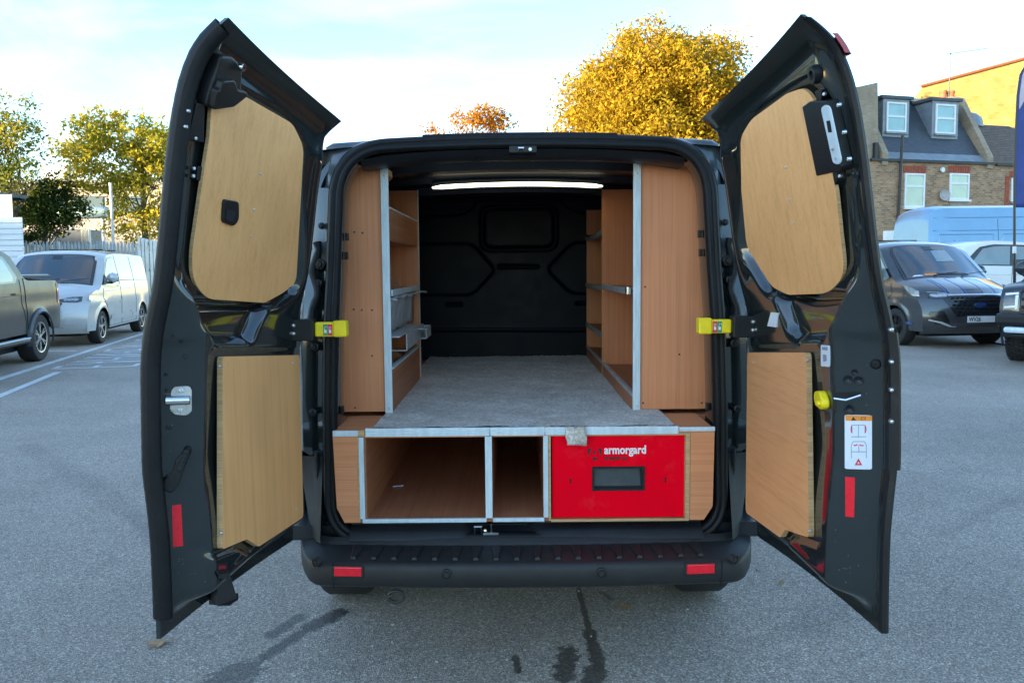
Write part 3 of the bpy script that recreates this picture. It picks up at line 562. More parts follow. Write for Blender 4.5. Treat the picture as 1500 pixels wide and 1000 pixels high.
# underbody, exhaust shade, tow eye, wheels
MB().box(VX-0.66, VX+0.66, 2.98, 7.2, 0.27, 0.50).build('underbody', 'dark_hole', van)
te = atY(580, 873, 2.78)
MB().tube([te+np.array([0.03*math.cos(a), 0, 0.022*math.sin(a)]) for a in np.linspace(R(200), R(520), 14)], 0.006).build('tow_eye', 'handle_grey', van, True)
base_mat('tyre', (0.014, 0.015, 0.016), 0.75, var=0.25, vscale=15, bump=0.3, bscale=80, dirt=0.3, dirtcol=(0.06, 0.058, 0.055))
base_mat('alloy', (0.45, 0.47, 0.49), 0.3, 0.85, var=0.1, vscale=10, rvar=0.08)
base_mat('alloy_black', (0.015, 0.016, 0.018), 0.35, 0.3, var=0.2, vscale=10)
def wheel(parent, c, ax, r=0.34, w=0.22, rim=0.225, spokes=5, rimmat='alloy', twin=False, chunky=False):
    c = np.array(c, float); ax = np.array(ax, float)      # ax points outward
    prof = [(rim, -w*0.45), (r-0.05, -w*0.5), (r-0.015, -w*0.46), (r, -w*0.36), (r, w*0.36), (r-0.015, w*0.46), (r-0.05, w*0.5), (rim, w*0.44), (rim-0.01, w*0.36)]
    ty = MB().lathe(prof, c, ax, 40)
    ref = np.array([0, 0, 1.0]); b = np.cross(ax, ref)
    if chunky:
        for k in range(44):
            a = 2*math.pi*k/44; rd = math.cos(a)*ref+math.sin(a)*b; tg = -math.sin(a)*ref+math.cos(a)*b
            for j, o in enumerate((-0.36, -0.12, 0.12, 0.36)):
                aa = a+(0.07 if j % 2 else 0); rd2 = math.cos(aa)*ref+math.sin(aa)*b; tg2 = -math.sin(aa)*ref+math.cos(aa)*b
                ty.obox(c+ax*w*o+rd2*(r+0.002), ax, tg2, rd2, w*0.10, 0.017, 0.012)
    w_ = ty.build('wheel', 'tyre', parent, True)
    q = MB().lathe([(rim+0.004, w*0.40), (rim+0.002, w*0.46), (rim-0.018, w*0.44), (rim-0.03, w*0.20), (0.05, w*0.16), (0.0, w*0.16)], c, ax, 40); q.build('rim', 'alloy_black' if spokes else rimmat, w_, True)
    if spokes:
        q = MB().lathe([(rim+0.006, w*0.42), (rim+0.004, w*0.475), (rim-0.014, w*0.46), (rim-0.016, w*0.40)], c, ax, 40)
        for k in range(spokes):
            for dlt in ((-0.13, 0.13) if twin else (0.0,)):
                a0 = 2*math.pi*k/spokes; a1 = a0+dlt
                d0 = math.cos(a0)*ref+math.sin(a0)*b; d1 = math.cos(a1)*ref+math.sin(a1)*b; mid = c+(d0*0.04+d1*(rim-0.005))/2+ax*w*0.38; dr = d1*(rim-0.005)-d0*0.04
                q.obox(mid, dr, ax, np.cross(dr, ax), np.linalg.norm(dr)/2, 0.014, 0.011 if twin else 0.02)
        q.lathe([(0.0, w*0.45), (0.045, w*0.44), (0.055, w*0.36)], c, ax, 20); q.build('spokes', rimmat, w_, True)
    return w_
for (y) in (3.45, 6.60):
    for s in (-1, 1): wheel(van, (VX+s*0.80, y, 0.34), (s, 0, 0))
# ================================================================ REAR DOORS
DL = 0.75
class Door:
    def __init__(s, side):
        s.side = side; s.sg = -1 if side == 'L' else 1
        ph = R(5.4) if side == 'L' else R(1.6)
        s.A = np.array([-0.869, 2.635]) if side == 'L' else np.array([0.95, 2.632])
        s.d = np.array([s.sg*math.sin(ph), -math.cos(ph)]); s.n = np.array([-s.sg*math.cos(ph), -math.sin(ph)])
        s.rw = None
    def P(s, u, w, z): q = s.A+s.d*u+s.n*w; return np.array([q[0], q[1], z])
    def loc(s, P): q = np.array(P[:2])-s.A; return q@s.d, q@s.n, P[2]
    def hit(s, px, py, extra=0.0):
        d = ray(px, py); t = np.linspace(1.5, 3.3, 1800)/d[1]; Q = CAM[None]+d[None]*t[:, None]; q = Q[:, :2]-s.A; u = q@s.d; w = q@s.n; z = Q[:, 2]
        wi = s.win(u, z)+extra; ok = (u > -0.06) & (u < DL+0.05)
        below = (w < wi) & ok
        i = np.argmax(below) if below.any() else int(np.argmin(np.where(ok, abs(w-wi), 9)))
        return u[i], z[i]
    def win(s, u, z):
        fi = np.clip((np.asarray(u)-s.us[0])/(s.us[-1]-s.us[0])*(len(s.us)-1), 0, len(s.us)-1.001); t = (np.asarray(z)-s.zb(u))/(s.zt(u)-s.zb(u))
        fj = np.clip(t*(s.nz-1), 0, s.nz-1.001); i = fi.astype(int) if hasattr(fi, 'astype') else int(fi); j = fj.astype(int) if hasattr(fj, 'astype') else int(fj)
        a = fi-i; b = fj-j; G = s.G
        return (G[i, j]*(1-a)*(1-b)+G[i+1, j]*a*(1-b)+G[i, j+1]*(1-a)*b+G[i+1, j+1]*a*b)
    def zt(s, u): return 2.003+0.105*(np.clip(u, 0, DL)/DL)**0.9
    def zb(s, u): return 0.535+0.012*(np.asarray(u)/DL)
    def outer(s, u, z):
        return Wz(np.asarray(z)+(2.108-s.zt(u))*0.8*sst(1.80, 2.0, z))+0.06*np.clip(1-np.asarray(u)/DL, 0, 1)**2
    def make_surface(s, recess, scoop, low):
        s.us = np.concatenate([np.linspace(0, DL, 150)]); s.nz = 300
        U = np.repeat(s.us[:, None], s.nz, 1); tt = np.linspace(0, 1, s.nz)[None]; Z = s.zb(U)+(s.zt(U)-s.zb(U))*tt
        up_ = sst(1.33, 1.52, Z)
        Tp = (0.06+0.055*np.clip(U/0.64, 0, 1))*(1-up_)+(0.062-0.004*U)*up_
        uc = 0.655+0.040*up_
        f = np.clip((0.722-U)/(0.722-uc), 0, 1); f = f*0.6+0.4*f*f*(3-2*f)
        s.U, s.Z, s.up = U, Z, up_
        base = 0.014+(Tp-0.014)*f
        s.G = s.outer(U, Z)+base         # provisional, used to map the pressing outlines
        T = base.copy()
        pr = lambda L, ex=0.0: [s.hit(x, y, ex) for x, y in L]
        T -= 0.030*sst(0.012, -0.012, poly_sdf(rpoly(pr(recess), 0.05), U, Z))
        sc = poly_sdf(rpoly(pr(scoop), 0.02), U, Z); T -= 0.040*sst(0.016, -0.030, sc)
        lw = poly_sdf(rpoly(pr(low), 0.02), U, Z); T -= 0.010*sst(0.022, 0.010, lw)
        # raised hinge-side post of the window frame and bolster near the hinge
        T += 0.012*np.exp(-((U-0.055)/0.03)**2)*sst(1.40, 1.55, Z)
        # bead along the bottom, parallel with the edge
        T += 0.008*np.exp(-((Z-0.655)/0.012)**2)*sst(0.0, 0.08, U-0.05)*sst(0.62, 0.5, U)
        # shut-face step below the window
        T -= 0.016*sst(1.33, 1.30, Z)*sst(0.660, 0.680, U)*sst(0.735, 0.72, U)
        T = 0.012+(T-0.012)*sst(0.575, 0.635, Z-0.012*U/DL)
        T = 0.010+(T-0.010)*sst(0.0, 0.17, s.zt(U)-Z)
        T = 0.004+(T-0.004)*sst(-0.004, 0.018, U)
        T = np.maximum(T, 0.010)
        for _ in range(3):
            Q = np.pad(T, 1, mode='edge'); T = (Q[:-2, 1:-1]+Q[2:, 1:-1]+Q[1:-1, :-2]+Q[1:-1, 2:]+2*Q[1:-1, 1:-1])/6
        s.G = s.outer(U, Z)+T
    def world_grid(s, U, Wd, Z): return np.stack([s.A[0]+s.d[0]*U+s.n[0]*Wd, s.A[1]+s.d[1]*U+s.n[1]*Wd, Z], -1)
    def build(s, label):
        O = s.outer(s.U, s.Z)
        st_ = 3
        sk = MB(); sel = s.world_grid(s.U[::st_, ::st_], O[::st_, ::st_], s.Z[::st_, ::st_]); sk.grid(sel)
        s.door = sk.build('rear_door', 'van_paint', van, 'all'); s.door['label'] = label
        MB().grid(s.world_grid(s.U, s.G, s.Z)).build('inner_panel', 'van_paint', s.door, 'all')
        # hem closing skin and panel at all four edges
        h = MB()
        for ed in ('u1', 'z0', 'z1', 'u0'):
            ix = {'u1': (-1, slice(None)), 'u0': (0, slice(None)), 'z0': (slice(None), 0), 'z1': (slice(None), -1)}[ed]
            a = s.world_grid(s.U[ix], O[ix], s.Z[ix]); b = s.world_grid(s.U[ix], s.G[ix], s.Z[ix]); h.grid([a, b])
        h.build('hem', 'van_paint', s.door, True)
    def face(s, name, pts, mat, th=0.01, back=0.004, rad=0.0, bevel=0.0, flat=True, extra=0.0, smooth=False, n=5, plane=None):
        """a flat piece lying on the pressed panel; pts are where its corners show"""
        q = [s.hit(x, y, extra) for x, y in pts]
        W0 = [float(s.win(u, z)) for u, z in q]
        M = np.array([[1, u, z] for u, z in q]); co = np.linalg.lstsq(M, np.array(W0), rcond=None)[0] if plane is None else plane
        if plane is not None: q = [s.on_plane(x, y, plane, extra) for x, y in pts]
        if isinstance(rad, list) or rad > 0: q = rpoly(q, rad, n)
        nr = np.array([1, 0, 0.0]); g = np.array([-co[1], 1, -co[2]])      # normal in (u,w,z)
        g /= np.linalg.norm(g)
        lo = []; hi = []
        for u, z in [(a[0], a[1]) for a in q]:
            w = co[0]+co[1]*u+co[2]*z+extra; b = np.array([u, w, z])
            lo.append(s.P(*(b-g*back))); hi.append(s.P(*(b+g*th)))
        o = MB().prism(lo, hi).build(name, mat, s.door, smooth, bevel)
        if mat.startswith('ply'):
            o.data.materials.append(MATS['raw_ply_edge'])
            for k, f in enumerate(o.data.polygons):
                if k > 1: f.material_index = 1
        return o, co, g
    def on_plane(s, px, py, co, extra=0.0):
        d = ray(px, py); du = d[:2]@s.d; dw = d[:2]@s.n; c = CAM[:2]-s.A; u0 = c@s.d; w0 = c@s.n
        t = (co[0]+extra+co[1]*u0+co[2]*CAM[2]-w0)/(dw-co[1]*du-co[2]*d[2]); return u0+du*t, CAM[2]+d[2]*t
    def normal(s, u, z, e=0.008):
        wu = (float(s.win(u+e, z))-float(s.win(u-e, z)))/(2*e); wz = (float(s.win(u, z+e))-float(s.win(u, z-e)))/(2*e)
        g = np.array([-wu, 1, -wz]); g /= np.linalg.norm(g); c0 = s.P(0, 0, 0); return (s.P(g[0], g[1], g[2])-c0)
    def point(s, px, py, off=0.0, extra=0.0):
        u, z = s.hit(px, py, extra); nn = s.normal(u, z); return s.P(u, float(s.win(u, z))+extra, z)+nn*off, nn
    def stud_on(s, name, px, py, co, extra, r=0.0045, mat='zinc', hgt=0.003):
        u, z = s.on_plane(px, py, co, extra); g = np.array([-co[1], 1, -co[2]]); g /= np.linalg.norm(g); nn = s.P(*g)-s.P(0, 0, 0)
        return MB().lathe([(0.0, hgt*0.5), (r*0.3, hgt*0.5), (r*0.5, hgt), (r*0.8, hgt*0.8), (r, 0.0), (r, -0.003)], s.P(u, co[0]+co[1]*u+co[2]*z+extra, z), nn, 12).build(name, mat, s.door, True)
    def stud(s, name, px, py, r=0.006, mat='zinc', off=0.0, hgt=0.005, extra=0.0, n=12):
        p, nn = s.point(px, py, off, extra)
        return MB().lathe([(0.0, hgt*0.7), (r*0.45, hgt), (r*0.8, hgt*0.8), (r, hgt*0.1), (r, -0.004)], p, nn, n).build(name, mat, s.door, True)

# ---------------- left door
Lh = Door('L')
Lh.make_surface([(341, 118), (432, 172), (452, 205), (440, 425), (405, 450), (300, 450), (262, 410), (262, 340), (283, 200), (300, 140)],
                [(292, 440), (400, 440), (384, 470), (370, 503), (322, 503), (305, 480)],
                [(312, 519), (440, 517), (440, 760), (368, 804), (350, 794), (312, 808)])
Lh.build('left rear door with a black plastic latch cover at its top')
def seal_strip(D, name='edge_seal', u=0.748, rad=0.019):
    z = np.linspace(0.60, 2.09, 90); P = [D.P(u-0.008, float(Wz(a))+0.014, a) for a in z]
    q = MB(); rings = []
    for i, p in enumerate(P):
        t = P[min(i+1, 89)]-P[max(i-1, 0)]; t /= np.linalg.norm(t); a = np.array([D.d[0], D.d[1], 0]); b = np.cross(t, a)
        rings.append([p+a*(rad*0.9*math.cos(k*math.pi/6))+b*(rad*1.35*math.sin(k*math.pi/6)*(1+0.03*(i % 2))) for k in range(13)])
    return q.grid(rings).build(name, 'black_rubber', D.door, 'all')
seal_strip(Lh)
# plywood panels
PU_L = [(341, 134), (424, 180), (438, 214), (428, 412), (405, 428), (373, 442), (300, 436), (277, 408), (272, 370), (283, 270), (293, 200), (299, 155), (322, 150)]
_, QU, _ = Lh.face('plywood_panel', PU_L, 'ply_oak', 0.018, -0.008, [0.008, 0.03, 0.03, 0.03, 0.03, 0.01, 0.05, 0.05, 0.05, 0.0, 0.0, 0.01, 0.02])
PL_L = [(316, 522), (437, 520), (437, 757), (369, 800), (350, 789), (317, 804)]
_, QL, _ = Lh.face('plywood_panel', PL_L, 'ply_oak', 0.020, -0.004, [0.012, 0.012, 0.02, 0.012, 0.008, 0.012])
for p in ((381, 255), (372, 307), (368, 346), (322, 536), (429, 531), (325, 780), (433, 744)): Lh.stud_on('screw', *p, QU if p[1] < 500 else QL, 0.018 if p[1] < 500 else 0.02)
# pull pocket in the upper board
Lh.face('pull_handle', [(325, 291), (347, 295), (347, 322), (340, 331), (323, 325)], 'black_plastic', 0.008, 0.002, 0.012, 0.003, extra=0.018, plane=QU)
Lh.face('pull_recess', [(328, 306), (341, 309), (338, 325), (326, 321)], 'dark_hole', 0.0095, -0.004, 0.006, extra=0.018, plane=QU)
# latch cover at the top corner
Lh.face('latch_cover', [(305, 75), (327, 76), (340, 92), (340, 120), (333, 138), (300, 152), (285, 150), (290, 118), (299, 95)], 'black_plastic', 0.036, 0.02, 0.012, 0.006, extra=0.0)
Lh.face('latch_cover_lip', [(300, 108), (324, 107), (327, 122), (338, 124), (338, 131), (318, 147), (291, 151), (290, 123), (298, 120)], 'black_plastic', 0.050, -0.025, 0.010, 0.005)
p, nn = Lh.point(330, 90, 0.05)
MB().lathe([(0.004, 0.004), (0.010, 0.004), (0.011, 0.0), (0.011, -0.01)], p, nn, 16).build('lock_ring', 'chrome', Lh.door, True)
Lh.face('latch_bracket', [(276, 149), (294, 151), (289, 207), (268, 203)], 'black_plastic', 0.022, 0.01, 0.004, 0.003)
Lh.face('latch_bracket', [(281, 242), (288, 243), (287, 264), (279, 263)], 'black_plastic', 0.018, 0.01, 0.003, 0.002)
Lh.face('latch_bracket', [(432, 295), (438, 295), (438, 310), (432, 310)], 'black_plastic', 0.016, 0.01, 0.002, 0.002)
for p in ((277, 163), (292, 163), (273, 186), (286, 203), (284, 247), (283, 258)): Lh.stud('screw', *p, r=0.005, extra=0.022, hgt=0.003)
Lh.stud('screw', 435, 302, r=0.004, extra=0.016)
# striker on the shut face
Lh.face('striker_plate', [(255, 566), (276, 565), (280, 572), (280, 602), (272, 608), (256, 607), (249, 600), (250, 573)], 'zinc', 0.004, 0.006, 0.004, 0.001)
p0, nn = Lh.point(241, 585, 0.016); p1, n1 = Lh.point(278, 584, 0.016)
MB().tube([p0, p0*0.97+p1*0.03, p1*0.97+p0*0.03, p1], [0.010, 0.0125, 0.0125, 0.010], 14).build('striker_bar', 'chrome', Lh.door, True)
for p in ((265, 572), (264, 600)): Lh.stud('bolt', *p, r=0.007, extra=0.004)
# plastic wedge, dimples and reflector tape
Lh.face('buffer_wedge', [(268, 660), (278, 655), (280, 664), (272, 676), (266, 690), (262, 706), (252, 720), (241, 716), (240, 700), (252, 690), (256, 672)], 'black_plastic', 0.020, 0.006, 0.006, 0.004)
for i in range(5):
    p, nn = Lh.point(273-2.2*i, 660+6*i, 0.018); MB().lathe([(0.0, 0.006), (0.008, 0.005), (0.010, 0.0)], p, nn, 10).build('wedge_tooth', 'black_plastic', Lh.door, True)
Lh.stud('bolt', 248, 699, r=0.008, extra=0.02)
Lh.face('reflector_tape', [(251, 740), (265, 738), (267, 799), (253, 800)], 'red_reflector', 0.0012, 0.002)
for p in ((253, 491), (264, 500), (243, 548), (243, 571), (245, 625), (249, 626), (268, 520), (271, 523)): Lh.stud('dimple', *p, r=0.005, mat='dark_interior', hgt=0.003)
# bottom latch block and hem
Lh.face('bottom_latch', [(313, 833), (330, 831), (337, 868), (337, 880), (309, 880)], 'black_plastic', 0.020, 0.01, 0.006, 0.004)
Lh.face('bottom_latch_foot', [(307, 876), (340, 867), (340, 877), (325, 886), (307, 885)], 'black_plastic', 0.022, 0.004, 0.004, 0.003)

# ---------------- right door
Rh = Door('R')
Rh.make_surface([(1186, 112), (1150, 128), (1098, 165), (1078, 200), (1086, 370), (1120, 430), (1170, 445), (1222, 440), (1250, 405), (1250, 320), (1235, 230), (1212, 140)],
                [(1130, 425), (1232, 430), (1215, 470), (1200, 500), (1165, 502), (1152, 485)],
                [(1097, 513), (1197, 513), (1198, 792), (1160, 779), (1150, 792), (1097, 753)])
Rh.build('right rear door with a silver lock plate, yellow knob and warning sticker')
PU_R = [(1186, 127), (1160, 136), (1107, 174), (1091, 200), (1093, 280), (1101, 360), (1138, 418), (1170, 430), (1218, 428), (1241, 402), (1240, 340), (1236, 278), (1222, 200), (1203, 142)]
_, QU, _ = Rh.face('plywood_panel', PU_R, 'ply_oak', 0.018, -0.008, [0.03, 0.01, 0.03, 0.03, 0.0, 0.03, 0.03, 0.02, 0.05, 0.05, 0.0, 0.0, 0.0, 0.03])
PL_R = [(1100, 516), (1191, 516), (1194, 787), (1161, 775), (1152, 787), (1100, 750)]
_, QL, _ = Rh.face('plywood_panel', PL_R, 'ply_oak_cross', 0.020, -0.004, [0.012, 0.016, 0.016, 0.008, 0.012, 0.02])
for p in ((1151, 245), (1163, 327), (1157, 292), (1104, 530), (1182, 528), (1186, 777)): Rh.stud_on('screw', *p, QU if p[1] < 500 else QL, 0.018 if p[1] < 500 else 0.02)
# shut edge: outer flange strip with bolts
q = MB(); z = np.linspace(0.55, 2.10, 120)
q.grid([[Rh.P(0.742, float(Wz(a))+0.016, a) for a in z], [Rh.P(0.752, float(Wz(a))+0.013, a) for a in z], [Rh.P(0.758, float(Wz(a))+0.004, a) for a in z], [Rh.P(0.754, float(Wz(a))-0.004, a) for a in z], [Rh.P(0.742, float(Wz(a))-0.004, a) for a in z]])
q.build('edge_flange', 'black_plastic', Rh.door, True)
q = MB(); z = np.linspace(0.98, 1.33, 20)
q.grid([[Rh.P(0.757, float(Wz(a))+0.008, a) for a in z], [Rh.P(0.764, float(Wz(a))-0.003, a) for a in z], [Rh.P(0.760, float(Wz(a))-0.009, a) for a in z]]).build('edge_plate', 'black_plastic', Rh.door, True)
for (px, py) in ((1305, 483), (1306, 530), (1306, 571), (1306, 617)):
    P = atY(px, py, Rh.P(0.760, 0, 1)[1]); MB().lathe([(0.0, 0.006), (0.004, 0.005), (0.0065, 0.001), (0.0065, -0.006)], P, (-0.25, -0.97, 0), 12).build('bolt', 'zinc', Rh.door, True)
# high brake lamp at the top corner
q = MB(); z = np.linspace(2.012, 2.058, 12); G = []
for k, (du, dw) in enumerate(((0.66, 0.002), (0.66, -0.018), (0.758, -0.020), (0.768, -0.012), (0.768, 0.002))): G.append([Rh.P(du, float(Wz(a))+dw, a) for a in z])
q.grid(G).build('brake_lamp', 'red_lamp', Rh.door, True)
# grommet, lock plate
p, nn = Rh.point(1195, 109, 0.004)
MB().lathe([(0.010, 0.003), (0.012, 0.008), (0.020, 0.008), (0.024, 0.0), (0.024, -0.01)], p, nn, 20).build('grommet', 'black_rubber', Rh.door, True)
MB().lathe([(0.0, 0.001), (0.010, 0.001), (0.012, 0.004)], p, nn, 20).build('grommet_hole', 'dark_hole', Rh.door)
Rh.face('lock_bracket', [(1204, 130), (1213, 128), (1215, 145), (1206, 147)], 'black_plastic', 0.018, 0.01, 0.002, 0.002)
LKB = [(1193, 153), (1203, 145), (1229, 144), (1251, 240), (1249, 246), (1212, 254)]
o, LC, g = Rh.face('lock_case', LKB, 'black_plastic', 0.034, 0.0, 0.003, 0.003)
Rh.face('lock_bracket', [(1225, 250), (1236, 247), (1238, 262), (1232, 276), (1227, 275)], 'black_plastic', 0.022, 0.006, 0.003, 0.002)
Rh.face('lock_plate', [(1204, 158), (1211, 153), (1218, 156), (1235, 236), (1230, 241), (1222, 239)], 'aluminium', 0.004, -0.001, 0.010, 0.001, extra=0.034, plane=LC)
Rh.face('lock_slot', [(1213, 177), (1218, 176), (1221, 193), (1216, 194)], 'dark_hole', 0.0052, -0.003, extra=0.034, plane=LC)
for p in ((1213, 161), (1222, 218), (1225, 232), (1220, 219)): Rh.stud('screw', *p, r=0.0042, extra=0.038, hgt=0.002)
for p in ((1229, 154), (1237, 194), (1244, 233)): Rh.stud('bolt', *p, r=0.006, extra=0.034, mat='chrome')
for p in ((1208, 138), (1231, 258)): Rh.stud('screw', *p, r=0.005, extra=0.02)
Rh.face('lock_bracket', [(1090, 281), (1097, 281), (1098, 297), (1091, 297)], 'black_plastic', 0.014, 0.01, 0.002, 0.002); Rh.stud('screw', 1094, 289, r=0.004, extra=0.015)
# stickers
Rh.face('sticker', [(1131, 457), (1143, 458), (1139, 479), (1127, 477)], 'sticker_white', 0.006, 0.002)
o, co, g = Rh.face('sticker', [(1204, 505), (1216, 506), (1216, 537), (1204, 536)], 'sticker_white', 0.0030, 0.002, 0.004)
Rh.face('sticker_print', [(1206, 508), (1214, 508), (1214, 513), (1206, 512)], 'ink_grey', 0.0036, 0.0, plane=co)
Rh.face('sticker_print', [(1207, 519), (1212, 519), (1213, 528), (1208, 530)], 'ink_grey', 0.0036, 0.0, 0.004, plane=co)
o, WC, g = Rh.face('warning_sticker', [(1238, 607), (1278, 608), (1278, 687), (1238, 686)], 'sticker_white', 0.0030, 0.002, 0.004)
Rh.face('sticker_header', [(1238.5, 607.5), (1277.5, 608.5), (1277.5, 616), (1238.5, 615.5)], 'sticker_orange', 0.0036, 0.0, plane=WC)
Rh.face('warning_triangle', [(1250, 609.5), (1254, 615), (1246.5, 615)], 'ink_black', 0.0042, 0.0, plane=WC)
Rh.face('warning_book', [(1261, 610.5), (1268, 610.5), (1268, 614.5), (1261, 614.5)], 'ink_black', 0.0042, 0.0, plane=WC)
Rh.face('warning_book', [(1262, 611.3), (1267, 611.3), (1267, 613.8), (1262, 613.8)], 'sticker_orange', 0.0047, 0.0, plane=WC)
def inkline(D, pts, mat, wpx=1.0, th=0.0036):
    for (a, b) in zip(pts[:-1], pts[1:]):
        a = np.array(a, float); b = np.array(b, float); d = (b-a)/np.linalg.norm(b-a); nn = np.array([-d[1], d[0]])*wpx/2
        D.face('sticker_print', [a+nn-d*0.1, b+nn+d*0.1, b-nn+d*0.1, a-nn-d*0.1], mat, th, 0.0, plane=WC)
inkline(Rh, [(1248, 634), (1248, 622), (1267, 622), (1267, 634)], 'ink_grey'); inkline(Rh, [(1257.5, 622), (1257.5, 640)], 'ink_grey'); inkline(Rh, [(1247, 639), (1269, 639)], 'ink_grey')
inkline(Rh, [(1247.5, 623), (1246.7, 628), (1247.7, 633)], 'sticker_red', 1.5, 0.0042); inkline(Rh, [(1267.5, 623), (1268.5, 628), (1267.5, 633)], 'sticker_red', 1.5, 0.0042)
inkline(Rh, [(1247, 670), (1247, 651), (1250, 646), (1266, 646), (1269, 651), (1269, 670)], 'ink_grey'); inkline(Rh, [(1247, 661), (1269, 661)], 'ink_grey'); inkline(Rh, [(1258, 651), (1258, 661)], 'ink_grey')
inkline(Rh, [(1250.5, 651), (1253, 652), (1256, 650)], 'sticker_red', 1.6, 0.0042); inkline(Rh, [(1259.5, 650), (1262, 652), (1265, 651.5)], 'sticker_red', 1.6, 0.0042)
Rh.face('hazard_triangle', [(1257.5, 670.5), (1263, 680.5), (1252, 680.5)], 'sticker_red', 0.0042, 0.0, plane=WC); Rh.face('hazard_triangle', [(1257.5, 675), (1259.3, 678.3), (1255.7, 678.3)], 'sticker_white', 0.0048, 0.0, plane=WC)
Rh.face('reflector_tape', [(1239, 698), (1253, 699), (1252, 757), (1239, 756)], 'red_reflector', 0.0012, 0.002)
# yellow knob on its plate, latch slot, holes
Rh.face('knob_plate', [(1200, 559), (1224, 561), (1226, 605), (1201, 601)], 'black_plastic', 0.004, 0.004, 0.006, 0.001)
Rh.face('release_knob', [(1205, 572), (1210, 572), (1217, 586), (1217, 596), (1212, 600), (1206, 593), (1203, 580)], 'yellow_plastic', 0.022, 0.0, 0.010, 0.005)
Rh.face('release_knob_face', [(1209, 586), (1214, 587), (1215, 593), (1210, 594)], 'yellow_plastic', 0.030, -0.01, 0.008, 0.003)
Rh.face('latch_slot', [(1224, 574), (1262, 574), (1262, 580), (1224, 583)], 'dark_hole', 0.003, 0.002, 0.003)
p0, _ = Rh.point(1223, 583, 0.004); p1, _ = Rh.point(1240, 585, 0.008); p2, _ = Rh.point(1262, 578, 0.006)
MB().tube([p0, p1, p2], 0.0035, 8).build('latch_lip', 'chrome', Rh.door, True)
for (x, y, r_) in ((1243, 556, 0.012), (1259, 557, 0.012), (1252, 545, 0.008), (1244, 599, 0.012)):
    p, nn = Rh.point(x, y, 0.001); MB().lathe([(0.0, -0.001), (r_*0.5, 0.0005), (r_*0.62, 0.003), (r_*0.85, 0.004), (r_, 0.0)], p, nn, 16).build('socket_bolt', 'dark_interior', Rh.door, True)
p, nn = Rh.point(1283, 533, 0.002); MB().lathe([(0.0, 0.004), (0.010, 0.003), (0.014, -0.002)], p, nn, 16).build('rubber_plug', 'black_rubber', Rh.door, True)

